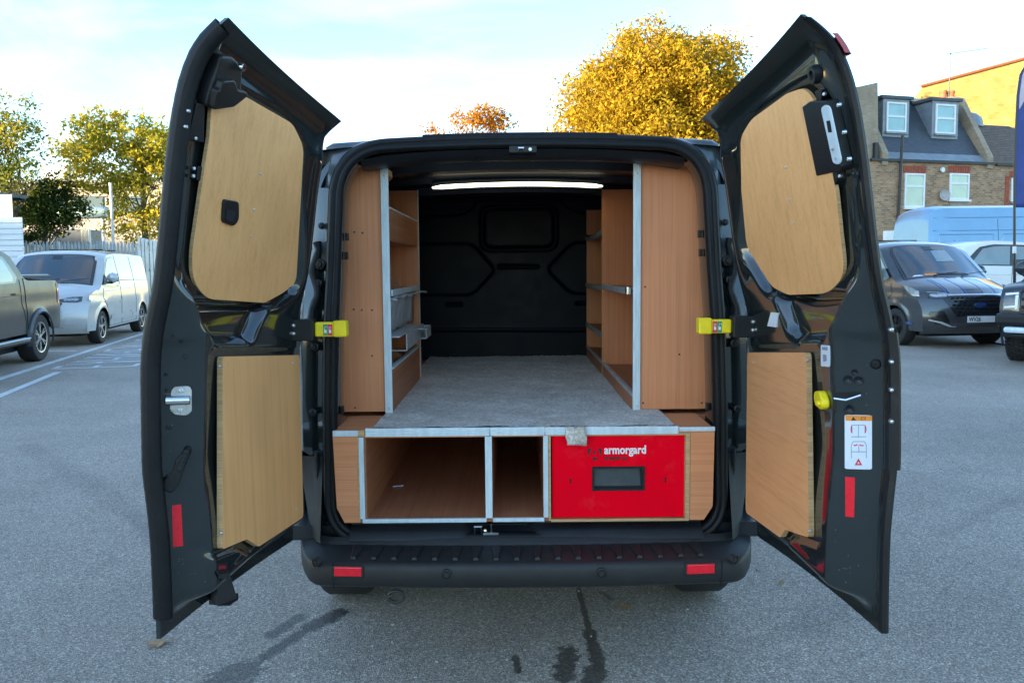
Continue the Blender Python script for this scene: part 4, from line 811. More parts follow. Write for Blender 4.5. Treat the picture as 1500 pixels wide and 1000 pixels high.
# ---------------- hinge hardware and yellow check straps, pillar clutter
for D, bx, strap, stick in ((Lh, [(418, 462), (459, 466), (459, 496), (418, 490)], ((462, 471), (492, 493)), -1), (Rh, [(1074, 462), (1118, 456), (1118, 488), (1074, 492)], ((1039, 467), (1070, 488)), 1)):
    Yk = 2.60; s = D.sg
    a = atY(*strap[0], Yk); b = atY(*strap[1], Yk); zc = (a[2]+b[2])/2; hz = abs(a[2]-b[2])/2
    xin, xout = (b[0], a[0]) if s < 0 else (a[0], b[0])
    # bracket on the door, link, yellow sleeve and end block
    xb = xout+s*0.10
    MB().box(min(xout, xb), max(xout, xb), Yk-0.035, Yk+0.02, zc-0.038, zc+0.036).build('check_bracket', 'black_plastic', D.door, bevel=0.004)
    MB().box(min(xb, xb+s*0.03), max(xb, xb+s*0.03), Yk-0.02, Yk+0.05, zc-0.045, zc+0.05).build('check_bracket', 'black_plastic', D.door, bevel=0.004)
    for dz in (-0.012, 0.016): MB().lathe([(0.0, 0.006), (0.005, 0.005), (0.0075, 0.0), (0.0075, -0.004)], (xout+s*0.066, Yk-0.036, zc+dz), (0, -1, 0), 12).build('bolt', 'zinc', D.door, True)
    MB().box(min(xin, xout)-0.005, max(xin, xout)+0.01, Yk-0.006, Yk+0.02, zc-hz*0.8, zc+hz*0.8).build('check_link', 'black_plastic', D.door, bevel=0.003)
    sl_ = MB().box(min(xin, xout), max(xin, xout), Yk-0.016, Yk+0.006, zc-hz*0.95, zc+hz*0.95).build('check_strap', 'yellow_plastic', D.door, bevel=0.006)
    xe = xin-s*0.042
    MB().box(min(xin+s*0.005, xe), max(xin+s*0.005, xe), Yk-0.024, Yk+0.02, zc-0.026, zc+0.030).build('check_handle', 'yellow_plastic', D.door, bevel=0.006)
    w_ = abs(xout-xin)
    for i, mn in enumerate(('sticker_red', 'sticker_green')):
        x0 = xin+s*(0.008+0.016*i); x1 = x0+s*0.015
        MB().box(min(x0, x1), max(x0, x1), Yk-0.0172, Yk-0.015, zc-0.020, zc+0.018).build('lock_symbol', mn, D.door)
        xm_ = (x0+x1)/2
        MB().box(xm_-0.004, xm_+0.004, Yk-0.0180, Yk-0.0165, zc-0.012, zc-0.001).build('lock_symbol_mark', 'ink_white', D.door)
        MB().tube([(xm_-0.003, Yk-0.0175, zc), (xm_-0.003+0.002*i, Yk-0.0175, zc+0.010), (xm_+0.003+0.003*i, Yk-0.0175, zc+0.010), (xm_+0.003+0.003*i, Yk-0.0175, zc+0.002*(1+2*i))], 0.001, 6).build('lock_symbol_mark', 'ink_white', D.door)
    # hinges
    for z in (0.86, 1.60):
        w = float(Wz(z)); c = D.P(-0.01, 0.06+w, z)
        MB().obox(c, (1, 0, 0), (0, 1, 0), (0, 0, 1), 0.035, 0.045, 0.035).build('hinge', 'van_paint', D.door, bevel=0.006)
        MB().tube([c+np.array([-s*0.02, -0.045, -0.045]), c+np.array([-s*0.02, -0.045, 0.045])], 0.011, 12).build('hinge_pin', 'zinc', D.door, True)
    # loom, gas fittings and bolts in the gap
    for z, r_ in ((1.52, 0.020), (1.45, 0.014), (1.22, 0.016), (1.66, 0.012), (0.98, 0.014)):
        x = VX+s*(0.775-0.05*(z-1.0)); MB().lathe([(0.0, -0.02), (r_*0.5, -0.02), (r_*0.6, -0.012), (r_, -0.010), (r_*1.1, 0.01)], (x, rear_y(0.74, z)+0.02, z), (0, 1, 0), 14).build('pillar_plug', 'black_plastic', van, True)
    path = [(VX+s*(0.765+0.012*math.sin(k*1.1)), VY+0.07+0.8*float(Wz(z)), z) for k, z in enumerate(np.linspace(1.30, 1.60, 12))]
    MB().tube(path, [0.012+0.003*(i % 2) for i in range(12)], 10).build('cable_gaiter', 'black_rubber', van, True)
    # vertical pillar trim between the seal and the hinge line, lower corner moulding
    MB().grid([[(VX+s*(0.755+0.02*t), rear_y(0.75, z)+0.01-0.012*math.sin(math.pi*t), z) for t in np.linspace(0, 1, 6)] for z in np.linspace(0.58, 0.83, 6)]).build('pillar_trim', 'black_plastic', van, True)
    bk = lambda x: 2.475+0.018*(x/0.6)**2+0.32*max(0, (x-0.70)/0.165)**2.2
    MB().grid([[(VX+s*x, (bk(x)+0.125)*(1-k)+(rear_y(x, 0.80)+0.012)*k, 0.515+0.30*k) for x in np.linspace(0.745, 0.835, 7)] for k in np.linspace(0, 1, 7)]).build('corner_moulding', 'bumper_plastic', van, True)

base_mat('bare_chip', (0.16, 0.18, 0.19), 0.6, var=0.3, vscale=40)
rc = np.random.RandomState(8)
for D, spots in ((Lh, ((285, 845, 16, 40), (262, 830, 10, 30), (250, 640, 6, 60))), (Rh, ((1228, 815, 8, 40), (1240, 830, 12, 25), (1268, 640, 8, 80)))):
    for (cx_, cy_, sx_, sy_) in spots:
        for k in range(6):
            D.stud('paint_chip', cx_+rc.normal()*sx_*0.6, cy_+rc.normal()*sy_*0.6, r=rc.uniform(0.0006, 0.0015), mat='bare_chip', hgt=0.0006, n=6)
# ================================================================ RACKING AND LOAD
def carpet_mat():
    mt = bpy.data.materials.new('carpet'); mt.use_nodes = True; nt = mt.node_tree; p = nt.nodes['Principled BSDF']; L = nt.links
    tc = nd(nt, 'ShaderNodeTexCoord'); V = tc.outputs['Object']
    n1 = nd(nt, 'ShaderNodeTexNoise', Scale=80.0, Detail=6.0, Roughness=0.9); L.new(V, n1.inputs['Vector'])
    n2 = nd(nt, 'ShaderNodeTexNoise', Scale=7.0, Detail=7.0, Roughness=0.65, Distortion=0.4); L.new(V, n2.inputs['Vector'])
    r1 = nt.nodes.new('ShaderNodeValToRGB'); e = r1.color_ramp.elements; e[0].position = 0.35; e[0].color = (0.32, 0.295, 0.26, 1); e[1].position = 0.62; e[1].color = (0.99, 0.93, 0.84, 1)
    L.new(n1.outputs['Fac'], r1.inputs['Fac'])
    r2 = nt.nodes.new('ShaderNodeValToRGB'); r2.color_ramp.elements[0].position = 0.38; r2.color_ramp.elements[0].color = (0.72, 0.69, 0.65, 1); r2.color_ramp.elements[1].position = 0.62
    L.new(n2.outputs['Fac'], r2.inputs['Fac'])
    mx = nd(nt, 'ShaderNodeMixRGB', blend_type='MULTIPLY'); mx.inputs['Fac'].default_value = 1.0; L.new(r1.outputs['Color'], mx.inputs['Color1']); L.new(r2.outputs['Color'], mx.inputs['Color2']); L.new(mx.outputs['Color'], p.inputs['Base Color'])
    p.inputs['Roughness'].default_value = 0.95; p.inputs['Specular IOR Level'].default_value = 0.1; p.inputs['Sheen Weight'].default_value = 0.3
    b = nd(nt, 'ShaderNodeBump', Strength=0.9, Distance=0.006); L.new(n1.outputs['Fac'], b.inputs['Height']); L.new(b.outputs['Normal'], p.inputs['Normal'])
    MATS['carpet'] = mt
carpet_mat()
FY, FT = 2.66, 0.925          # front edge and top of the raised floor
# raised floor with three bays
rf = thing('raised_floor', 'plywood raised load floor with aluminium edging and two open bays', 'floor unit', (VX, FY, 0.56), world=True)
fx = lambda px, py=700, Y=FY: float(atY(px, py, Y)[0])
zt_, zb_ = FT-0.012, 0.592
xL, xR = fx(489), fx(1046)
MB().box(xL+0.004, xR-0.004, FY+0.004, 2.93, zt_-0.018, zt_).build('floor_board', 'ply_beech_flat', rf); MB().box(VX-0.84, VX+0.84, 2.93, 4.82, zt_-0.018, zt_).build('floor_board', 'ply_beech_flat', rf)
MB().box(VX-0.62, VX+0.62, FY+0.03, 4.80, 0.575, zb_).build('base_board', 'ply_beech_shaded', rf)
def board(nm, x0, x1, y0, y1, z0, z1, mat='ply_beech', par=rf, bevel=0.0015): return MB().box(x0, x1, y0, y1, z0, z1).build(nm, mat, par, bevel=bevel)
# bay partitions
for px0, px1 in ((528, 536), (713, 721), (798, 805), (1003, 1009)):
    a, b = fx(px0), fx(px1); board('partition', a, b, FY+0.008, 4.78, zb_, zt_-0.018, 'ply_beech_shaded')
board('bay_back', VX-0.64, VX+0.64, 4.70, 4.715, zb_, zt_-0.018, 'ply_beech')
# front infill pieces left and right
q = MB(); xo = fx(489); xi = fx(526)
q.prism([(xo, FY, zt_-0.012), (xi, FY, zt_-0.012), (xi, FY, 0.585), (xo+0.035, FY, 0.585), (xo+0.008, FY, 0.64)], [(xo, FY+0.015, zt_-0.012), (xi, FY+0.015, zt_-0.012), (xi, FY+0.015, 0.585), (xo+0.035, FY+0.015, 0.585), (xo+0.008, FY+0.015, 0.64)]); q.build('infill_board', 'ply_beech_flat', rf)
q = MB(); xo = fx(1046); xi = fx(1011)
q.prism([(xo, FY, zt_-0.006), (xi, FY, zt_-0.006), (xi, FY, 0.585), (xo-0.035, FY, 0.585), (xo-0.004, FY, 0.635)], [(xo, FY+0.015, zt_-0.006), (xi, FY+0.015, zt_-0.006), (xi, FY+0.015, 0.585), (xo-0.035, FY+0.015, 0.585), (xo-0.004, FY+0.015, 0.635)]); q.build('infill_board', 'ply_beech_flat', rf)
# top side pieces beside the carpet
board('side_board', xL+0.004, fx(545)-0.002, FY+0.002, 2.93, zt_+0.0005, zt_+0.010, 'ply_beech_flat'); board('side_board', fx(990)+0.002, xR-0.004, FY+0.002, 2.93, zt_+0.0005, zt_+0.010, 'ply_beech_flat')
# aluminium edging
def alu(nm, x0, x1, z0, z1, y0=FY-0.006, y1=FY+0.004, par=rf):
    q = MB().box(x0, x1, y0, y1, z0, z1); h = z1-z0; w = x1-x0
    if w > h:
        for t in (0.30, 0.62): q.box(x0+0.001, x1-0.001, y0-0.0018, y0+0.001, z0+h*t, z0+h*(t+0.10))
    else:
        for t in (0.28, 0.62): q.box(x0+w*t, x0+w*(t+0.12), y0-0.0018, y0+0.001, z0+0.001, z1-0.001)
    return q.build(nm, 'aluminium', par, bevel=0.0008)
alu('edge_trim', fx(537), fx(718), zt_-0.012, FT+0.006); alu('edge_trim', fx(719), fx(798), zt_-0.012, FT+0.006); alu('edge_trim', fx(799), fx(993), zt_-0.011, FT+0.005)
alu('edge_trim', fx(489.5), fx(527), zt_-0.010, zt_+0.010); alu('edge_trim', fx(994), fx(1046), zt_-0.002, zt_+0.013)
alu('post_trim', fx(527), fx(534), 0.600, zt_-0.014); alu('post_trim', fx(711), fx(721), 0.600, zt_-0.014); alu('post_trim', fx(796), fx(803), 0.600, zt_-0.014)
alu('edge_trim', fx(530), fx(712), 0.585, 0.599); alu('edge_trim', fx(721.5), fx(797), 0.585, 0.599)
# raw plywood edges round the drawer
for (a, b, c, d) in ((fx(803.5), fx(807), 0.586, 0.905), (fx(1004), fx(1010.5), 0.590, 0.898), (fx(807), fx(1010), 0.582, 0.591), (fx(807), fx(1010), 0.897, 0.905)):
    board('ply_edge', a, b, FY-0.002, FY+0.012, c, d, 'raw_ply_edge')
board('ply_edge', fx(524.5), fx(527), FY-0.003, FY+0.012, 0.588, zt_-0.012, 'raw_ply_edge'); board('ply_edge', fx(526), fx(536), FY-0.007, FY+0.004, zt_-0.011, zt_+0.012, 'raw_ply_edge')
# litter in the bay
lw = atZ(583, 712, 0.594); tag(MB().obox(lw+np.array([0, 0, 0.002]), (1, 0.3, 0), (-0.3, 1, 0), (0, 0, 1), 0.022, 0.004, 0.0015).build('paper_scrap', 'sticker_white'), 'small white paper scrap lying inside the wide open bay', 'paper scrap')
# carpet
def carpet():
    out = MB(); pts = []
    nx, ny = 120, 220; Xs = np.linspace(-0.55, 0.60, nx); Ys = np.linspace(FY-0.002, 4.815, ny); rng = np.random.RandomState(5)
    zed = FT+0.004+0.0022*rng.rand(nx, ny)+0.004*np.interp(rng.rand(nx, ny), [0, 1], [-0.3, 0.3])
    bl = rng.rand(14, 26)
    for i in range(nx):
        for j in range(ny):
            a = i/(nx-1)*12.99; b = j/(ny-1)*24.99; ia, ib = int(a), int(b); fa, fb = a-ia, b-ib
            zed[i, j] += 0.006*((bl[ia, ib]*(1-fa)+bl[ia+1, ib]*fa)*(1-fb)+(bl[ia, ib+1]*(1-fa)+bl[ia+1, ib+1]*fa)*fb)
    keep = np.zeros((nx-1, ny-1), bool); LX, RX = -0.478, 0.478
    for i in range(nx-1):
        for j in range(ny-1):
            x = (Xs[i]+Xs[i+1])/2; y = (Ys[j]+Ys[j+1])/2
            if y < 2.955: ok = -0.505-(0.03*(2.955-y)/0.3)*0 < x < 0.578
            elif y < 3.86: ok = LX < x < RX
            else: ok = -0.53 < x < RX
            keep[i, j] = ok
    idx = {}; vs = []; fs = []
    def vid(i, j):
        if (i, j) not in idx: idx[(i, j)] = len(vs); vs.append((Xs[i], Ys[j], zed[i, j]))
        return idx[(i, j)]
    for i in range(nx-1):
        for j in range(ny-1):
            if keep[i, j]: fs.append((vid(i, j), vid(i+1, j), vid(i+1, j+1), vid(i, j+1)))
    out.add(vs, fs); jr = np.linspace(-0.505, 0.578, 140)
    out.grid([[(x, FY-0.002, FT+0.004+0.003*rng.rand()) for x in jr], [(x, FY-0.006, FT-0.003*rng.rand()+0.006) for x in jr], [(x, FY-0.002, FT-0.014) for x in jr]])
    return out
tag(carpet().build('carpet', 'carpet', None, 'all', fixn=False), 'grey pile carpet covering the raised load floor', 'carpet')
# red drawer unit
dr = thing('drawer_box', 'red steel tool drawer with grey recessed handle and white lettering', 'drawer', (fx(905), FY+0.02, 0.592), world=True)
a, b = fx(809), fx(1003); zlo, zhi = 0.594, float(atY(905, 636, FY)[2])
dy = FY+0.012
hL, hR = fx(871), fx(942); hz0, hz1 = float(atY(906, 716, FY)[2]), float(atY(906, 687, FY)[2])
q = MB()      # front with a hole for the handle
o_ = [(a, zlo), (b, zlo), (b, zhi), (a, zhi)]; i_ = [(hL, hz0), (hR, hz0), (hR, hz1), (hL, hz1)]
q.add([(x, dy, z) for x, z in o_]+[(x, dy, z) for x, z in i_]+[(x, dy+0.02, z) for x, z in o_], [(0, 1, 5, 4), (1, 2, 6, 5), (2, 3, 7, 6), (3, 0, 4, 7), (0, 8, 9, 1), (1, 9, 10, 2), (2, 10, 11, 3), (3, 11, 8, 0)])
fr = q.build('drawer_front', 'red_steel', dr, bevel=0.002)
for (p0, p1, p2, p3) in ((a, b, zlo, zlo+0.006), (a, b, zhi-0.006, zhi), (a, a+0.006, zlo+0.006, zhi-0.006), (b-0.006, b, zlo+0.006, zhi-0.006)): MB().box(p0, p1, dy-0.0035, dy-0.0002, p2, p3).build('folded_edge', 'red_steel', dr, bevel=0.0014)
MB().box(a+0.006, b-0.006, dy+0.035, 4.4, zlo, zhi-0.01).build('drawer_body', 'dark_interior', dr)
q = MB(); t_ = 0.008; x0, x1, z0, z1 = hL, hR, hz0, hz1
for (p0, p1, p2, p3) in ((x0-t_, x1+t_, z0-t_, z0), (x0-t_, x1+t_, z1, z1+t_), (x0-t_, x0, z0, z1), (x1, x1+t_, z0, z1)): q.box(p0, p1, dy-0.004, dy+0.004, p2, p3)
q.build('handle_frame', 'black_plastic', dr)
q = MB(); q.add([(x0, dy, z1), (x1, dy, z1), (x1-0.006, dy+0.028, z1-0.004), (x0+0.002, dy+0.028, z1-0.004), (x0, dy, z0), (x1, dy, z0), (x1-0.004, dy+0.016, z0+0.004), (x0+0.002, dy+0.016, z0+0.004)], [(0, 1, 2, 3), (2, 3, 7, 6), (4, 5, 6, 7), (0, 3, 7, 4), (1, 2, 6, 5)])
q.build('handle_recess', 'handle_grey', dr)
for px in (836, 975):
    c = atY(px, 704 if px < 900 else 702, dy)
    q = MB().lathe([(0.0, 0.0), (0.004, 0.0)], (c[0], dy-0.0008, c[2]+0.005), (0, -1, 0), 12); q.add([(c[0]-0.002, dy-0.0009, c[2]+0.004), (c[0]+0.002, dy-0.0009, c[2]+0.004), (c[0]+0.003, dy-0.0009, c[2]-0.010), (c[0]-0.003, dy-0.0009, c[2]-0.010)], [(0, 1, 2, 3)])
    q.build('keyhole', 'dark_hole', dr, fixn=False)
c = atY(885, 659, dy); text_mesh('brand_lettering', 'armorgard', 0.042, (c[0], dy-0.0016, c[2]), (1, 0, 0), (0, 0, 1), 'ink_white', dr, 0.0012, 0.0005, 'LEFT', 0.84)
c = atY(885, 670.5, dy); text_mesh('model_lettering', 'trekdror', 0.026, (c[0], dy-0.0016, c[2]), (1, 0, 0), (0, 0, 1), 'ink_black', dr, 0.0003, 0.0005, 'LEFT', 0.92)
lo_ = lambda L: [(*atY(800+x*260/1500, 625+y*145/837, dy)[[0]], dy-0.0018, atY(800+x*260/1500, 625+y*145/837, dy)[2]) for x, y in L]
q = MB()
for L in ([(352, 185), (385, 172), (355, 250), (352, 240)], [(436, 172), (467, 185), (467, 240), (464, 250)], [(410, 190), (422, 228), (398, 228)], [(388, 258), (432, 258), (434, 268), (411, 284), (388, 270)]):
    P = lo_(L); q.add(P, [tuple(range(len(P)))])
q.build('emblem', 'ink_black', dr, fixn=False)
# hanging carpet offcut over the drawer
q = MB(); c = atY(842, 640, FY-0.008); G = []
for k, t in enumerate(np.linspace(0, 1, 10)):
    G.append([(c[0]-0.035+0.072*s_+0.006*t+0.002*math.sin(9*s_+k), FY-0.010-0.006*math.sin(3*t)-0.002*math.sin(7*s_+2*t), FT+0.004-0.060*t-0.006*s_*(t-0.5)) for s_ in np.linspace(0, 1, 12)])
oc = q.grid(G).build('carpet_offcut', 'carpet', None, 'all'); so = oc.modifiers.new('thick', 'SOLIDIFY'); so.thickness = 0.006
tag(oc, 'small grey carpet offcut hanging over the top edge of the red drawer', 'carpet offcut')

# ---- left shelf unit
CFY, ZC = 2.955, FT+0.006
def alup(x0, x1, z0, z1, par, y=CFY): 
    o = alu('front_trim', x0, x1, z0, z1, y-0.012, y-0.002, par)
    return o
ls = thing('shelf_unit', 'plywood shelf unit on the left holding grey plastic bins', 'shelving', (-0.58, CFY, ZC), world=True)
XI = -0.478; XO = -0.80
lx0 = lambda z: VX-(0.738-0.028*(z-0.95)-0.12*max(0, z-1.78))
q = MB(); zz = np.linspace(ZC+0.004, 1.905, 12)
q.prism([(lx0(z), CFY, z) for z in zz]+[(XI-0.028, CFY, 1.905), (XI-0.028, CFY, ZC+0.004)], [(lx0(z), CFY+0.012, z) for z in zz]+[(XI-0.028, CFY+0.012, 1.905), (XI-0.028, CFY+0.012, ZC+0.004)]); q.build('end_panel', 'ply_beech', ls)
alup(XI-0.027, XI+0.002, ZC, 1.91, ls)
for z in (ZC+0.02, 1.86): MB().lathe([(0.0, 0.003), (0.004, 0.002), (0.005, -0.002)], (XI-0.012, CFY-0.013, z), (0, -1, 0), 10).build('screw', 'zinc', ls)
LE = 3.86
board('back_panel', XO-0.012, XO, CFY+0.013, LE, ZC, 1.82, 'ply_beech', ls)
board('end_panel', XO, XI+0.003, LE-0.012, LE, ZC, 1.895, 'ply_beech', ls)
board('end_trim', XI+0.0035, XI+0.0065, LE-0.013, LE+0.001, ZC, 1.90, 'aluminium', ls)
def shelf(par, x0, x1, y0, y1, z, lipz=None, lipx=None, t=0.012, trim=True):
    board('shelf', x0, x1, y0, y1, z-t, z, 'ply_beech_shaded', par)
    if lipz: board('shelf_lip', min(lipx, lipx+0.012), max(lipx, lipx+0.012), y0, y1, lipz[0], lipz[1], 'ply_beech_shaded', par)
shelf(ls, XO, XI-0.013, CFY+0.013, LE-0.013, 1.625, (1.61, 1.735), XI-0.0125)
board('lip_trim', XI-0.014, XI+0.003, CFY+0.013, LE-0.014, 1.7355, 1.743, 'aluminium', ls)
MB().prism([(XI-0.10, CFY+0.02, 1.80), (XI-0.02, CFY+0.02, 1.88), (XI-0.02, CFY+0.02, 1.905), (XI-0.16, CFY+0.02, 1.905), (XI-0.16, CFY+0.02, 1.80)], [(XI-0.10, CFY+0.24, 1.80), (XI-0.02, CFY+0.24, 1.88), (XI-0.02, CFY+0.24, 1.905), (XI-0.16, CFY+0.24, 1.905), (XI-0.16, CFY+0.24, 1.80)]).build('bracket_board', 'ply_beech_shaded', ls)
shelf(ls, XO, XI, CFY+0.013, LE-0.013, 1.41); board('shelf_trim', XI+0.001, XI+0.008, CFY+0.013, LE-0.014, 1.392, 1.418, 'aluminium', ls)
for y in (3.18, 3.45): MB().prism([(XO, y, 1.411), (XI-0.03, y, 1.411), (XI-0.05, y, 1.452), (XI-0.12, y, 1.458), (XO, y, 1.458)], [(XO, y+0.006, 1.411), (XI-0.03, y+0.006, 1.411), (XI-0.05, y+0.006, 1.452), (XI-0.12, y+0.006, 1.458), (XO, y+0.006, 1.458)]).build('divider', 'ply_beech_shaded', ls)
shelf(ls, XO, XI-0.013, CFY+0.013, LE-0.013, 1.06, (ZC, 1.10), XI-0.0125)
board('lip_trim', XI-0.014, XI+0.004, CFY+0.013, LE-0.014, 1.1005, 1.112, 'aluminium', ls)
for y in (3.12, 3.36): MB().prism([(XO, y, 1.061), (XI-0.02, y, 1.061), (XI-0.02, y, 1.112), (XI-0.09, y, 1.165), (XO, y, 1.165)], [(XO, y+0.006, 1.061), (XI-0.02, y+0.006, 1.061), (XI-0.02, y+0.006, 1.112), (XI-0.09, y+0.006, 1.165), (XO, y+0.006, 1.165)]).build('divider', 'ply_beech_shaded', ls)
# grey bins standing out of the left unit
bn = thing('storage_bin', 'crumpled grey plastic bin hung under the middle left shelf', 'bin', (-0.56, 3.40, 1.19), world=True)
q = MB(); G = []
for k, z in enumerate(np.linspace(1.385, 1.235, 7)):
    row = []
    for s_ in np.linspace(0, 1, 26):
        t = s_; amp = 0.006*math.sin(40*s_+k*0.7); ins = 0.030*(k/6)
        if t < 0.2: p = (-0.66+0.2*t/0.2*0.9, 3.02+ins)
        elif t < 0.8: p = (-0.48-ins+amp, 3.02+ins+(t-0.2)/0.6*(0.66-2*ins))
        else: p = (-0.48-(t-0.8)/0.2*0.18, 3.68-ins)
        row.append((p[0], p[1], z+0.004*math.sin(17*s_)))
    G.append(row)
wl_ = q.grid(G).build('bin_wall', 'bin_grey', bn, 'all'); so = wl_.modifiers.new('thick', 'SOLIDIFY'); so.thickness = 0.004
q = MB(); ys = np.linspace(2.99, 3.86, 30)
q.grid([[(-0.50, y, 1.388+0.004*math.sin(y*31)) for y in ys], [(-0.455-0.012*math.sin(y*19)**2+0.03*max(0, y-3.70)/0.16, y, 1.392+0.007*math.sin(y*27)-0.01) for y in ys]]); rim_ = q.build('bin_rim', 'bin_grey', bn, 'all'); so = rim_.modifiers.new('thick', 'SOLIDIFY'); so.thickness = 0.004
b2 = thing('storage_tray', 'grey open plastic tray jutting out below the crumpled bin', 'tray', (-0.50, 3.4, 1.18), world=True)
q = MB(); q.box(-0.70, -0.45, 2.99, 3.62, 1.225, 1.231)
q.box(-0.452, -0.446, 3.18, 3.78, 1.155, 1.225); q.box(-0.50, -0.447, 3.60, 3.606, 1.155, 1.225); q.box(-0.53, -0.447, 3.18, 3.186, 1.150, 1.156)
q.build('tray_shell', 'bin_grey', b2, bevel=0.0015)
q = MB(); q.box(-0.455, -0.415, 3.62, 3.80, 1.16, 1.166); q.box(-0.418, -0.412, 3.62, 3.80, 1.166, 1.215); q.box(-0.455, -0.412, 3.80, 3.806, 1.16, 1.215); q.box(-0.452, -0.40, 3.55, 3.64, 1.212, 1.217); q.build('tray_hook', 'bin_grey', b2, bevel=0.0015)

# ---- right shelf unit
rs_ = thing('shelf_unit', 'plywood shelf unit on the right with two bays of empty shelves', 'shelving', (0.64, CFY, ZC), world=True)
XJ = 0.478; XK = 0.84
rx0 = lambda z: VX+(0.745-0.03*(z-0.95)-0.12*max(0, z-1.78))
q = MB(); q.prism([(rx0(z), CFY, z) for z in zz]+[(XJ+0.028, CFY, 1.905), (XJ+0.028, CFY, ZC+0.004)], [(rx0(z), CFY+0.012, z) for z in zz]+[(XJ+0.028, CFY+0.012, 1.905), (XJ+0.028, CFY+0.012, ZC+0.004)]); q.build('end_panel', 'ply_beech', rs_)
alup(XJ-0.002, XJ+0.027, ZC, 1.91, rs_)
for z in (ZC+0.02, 1.86): MB().lathe([(0.0, 0.003), (0.004, 0.002), (0.005, -0.002)], (XJ+0.012, CFY-0.013, z), (0, -1, 0), 10).build('screw', 'zinc', rs_)
M1, M2 = 3.93, 4.79
board('back_panel', XK, XK+0.012, CFY+0.013, M2, ZC, 1.86, 'ply_beech', rs_)
board('upright', XJ-0.002, XK, M1, M1+0.012, ZC, 1.90, 'ply_beech', rs_); board('upright', XJ, XK, M2, M2+0.012, ZC, 1.86, 'ply_beech', rs_)
board('upright_trim', XJ-0.006, XJ-0.0025, M1-0.001, M1+0.013, ZC, 1.90, 'ply_oak', rs_)
def rshelf(y0, y1, z, sag=0.0):
    board('shelf', XJ+0.001, XK, y0, y1, z-0.012, z, 'ply_beech_shaded', rs_)
    q = MB(); ys = np.linspace(y0, y1, 12); f = lambda y: -sag*math.sin(math.pi*(y-y0)/(y1-y0))
    q.grid([[(XJ-0.004, y, z-0.016+f(y)) for y in ys], [(XJ-0.008, y, z-0.013+f(y)) for y in ys], [(XJ-0.008, y, z+0.008+f(y)) for y in ys], [(XJ-0.002, y, z+0.012+f(y)) for y in ys], [(XJ+0.004, y, z+0.008+f(y)) for y in ys]])
    q.build('shelf_trim', 'bin_grey', rs_, True)
rshelf(CFY+0.014, M1-0.001, 1.405, 0.004)
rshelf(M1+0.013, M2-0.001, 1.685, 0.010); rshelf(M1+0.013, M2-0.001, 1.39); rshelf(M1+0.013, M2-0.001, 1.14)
board('shelf', XJ+0.010, XK, CFY+0.014, M1-0.001, 0.978, 0.990, 'ply_beech_shaded', rs_); board('shelf', XJ+0.010, XK, M1+0.013, M2-0.001, 0.978, 0.990, 'ply_beech_shaded', rs_)
board('plinth', XJ-0.002, XJ+0.0095, CFY+0.002, M1, ZC, 0.985, 'ply_beech_shaded', rs_); board('plinth', XJ-0.001, XJ+0.0095, M1+0.013, M2, ZC, 0.985, 'ply_beech_shaded', rs_)
board('plinth_trim', XJ-0.004, XJ+0.012, CFY+0.002, M1, 0.9855, 1.000, 'bin_grey', rs_); board('plinth_trim', XJ-0.004, XJ+0.012, M1+0.013, M2, 0.9855, 0.998, 'bin_grey', rs_)
MB().obox((XJ-0.014, CFY+0.06, 1.405), (1, 0, 0), (0, 1, 0), (0, 0, 1), 0.006, 0.02, 0.016).build('shelf_catch', 'chrome', rs_, bevel=0.003)

# screw heads and knots on the end panels
for par, pts in ((ls, ((519, 340), (531, 341), (518, 453), (530, 454), (545, 454), (520, 597), (495, 597), (545, 521))), (rs_, ((1030, 422), (1028, 590), (945, 420), (995, 519), (942, 590), (1035, 540)))):
    for (px, py) in pts:
        P = atY(px, py, CFY-0.001); MB().lathe([(0.0, 0.0008), (0.0028, 0.0012), (0.004, 0.0)], P, (0, -1, 0), 8).build('screw', 'handle_grey', par)
# ================================================================ PARKED VEHICLES
base_mat('paint_silver', (0.50, 0.50, 0.49), 0.30, 0.25, 0.8, var=0.05, vscale=2, rvar=0.04)
base_mat('paint_grey', (0.070, 0.074, 0.076), 0.2, 0.5, 1.0, var=0.08, vscale=2, rvar=0.04)
base_mat('paint_pickup', (0.010, 0.017, 0.026), 0.34, 0.0, 0.2, var=0.08, vscale=2, rvar=0.04)
base_mat('paint_white', (0.70, 0.72, 0.74), 0.3, 0.0, 0.7, var=0.04, vscale=2, rvar=0.04)
base_mat('paint_blue', (0.17, 0.33, 0.50), 0.32, 0.35, 0.6, var=0.06, vscale=2, rvar=0.05)
base_mat('car_glass', (0.020, 0.028, 0.034), 0.06, 0.0, 1.0, spec=0.8, var=0.2, vscale=3)
base_mat('glass_pale', (0.16, 0.22, 0.24), 0.06, 0.0, 1.0, spec=0.8, var=0.2, vscale=2)
base_mat('lamp_glass', (0.42, 0.46, 0.48), 0.14, 0.6, 1.0, var=0.5, vscale=22)
base_mat('lamp_dark', (0.05, 0.055, 0.06), 0.12, 0.3, 1.0, var=0.6, vscale=25)
base_mat('gloss_black', (0.010, 0.011, 0.012), 0.18, 0, 0.6, var=0.2, vscale=5)
base_mat('stripe_blue', (0.03, 0.09, 0.28), 0.25, 0.2, 0.8, var=0.05, vscale=3)
base_mat('stripe_silver', (0.19, 0.21, 0.23), 0.28, 0.5, 0.8, var=0.05, vscale=3)
base_mat('badge_blue', (0.015, 0.05, 0.20), 0.2, 0, 0.6, var=0.05, vscale=3)
base_mat('plate_white', (0.74, 0.76, 0.76), 0.4, var=0.05, vscale=6)
base_mat('seat_cloth', (0.05, 0.052, 0.055), 0.9, var=0.2, vscale=10)
base_mat('banner_orange', (0.60, 0.22, 0.06), 0.5, var=0.1, vscale=10)
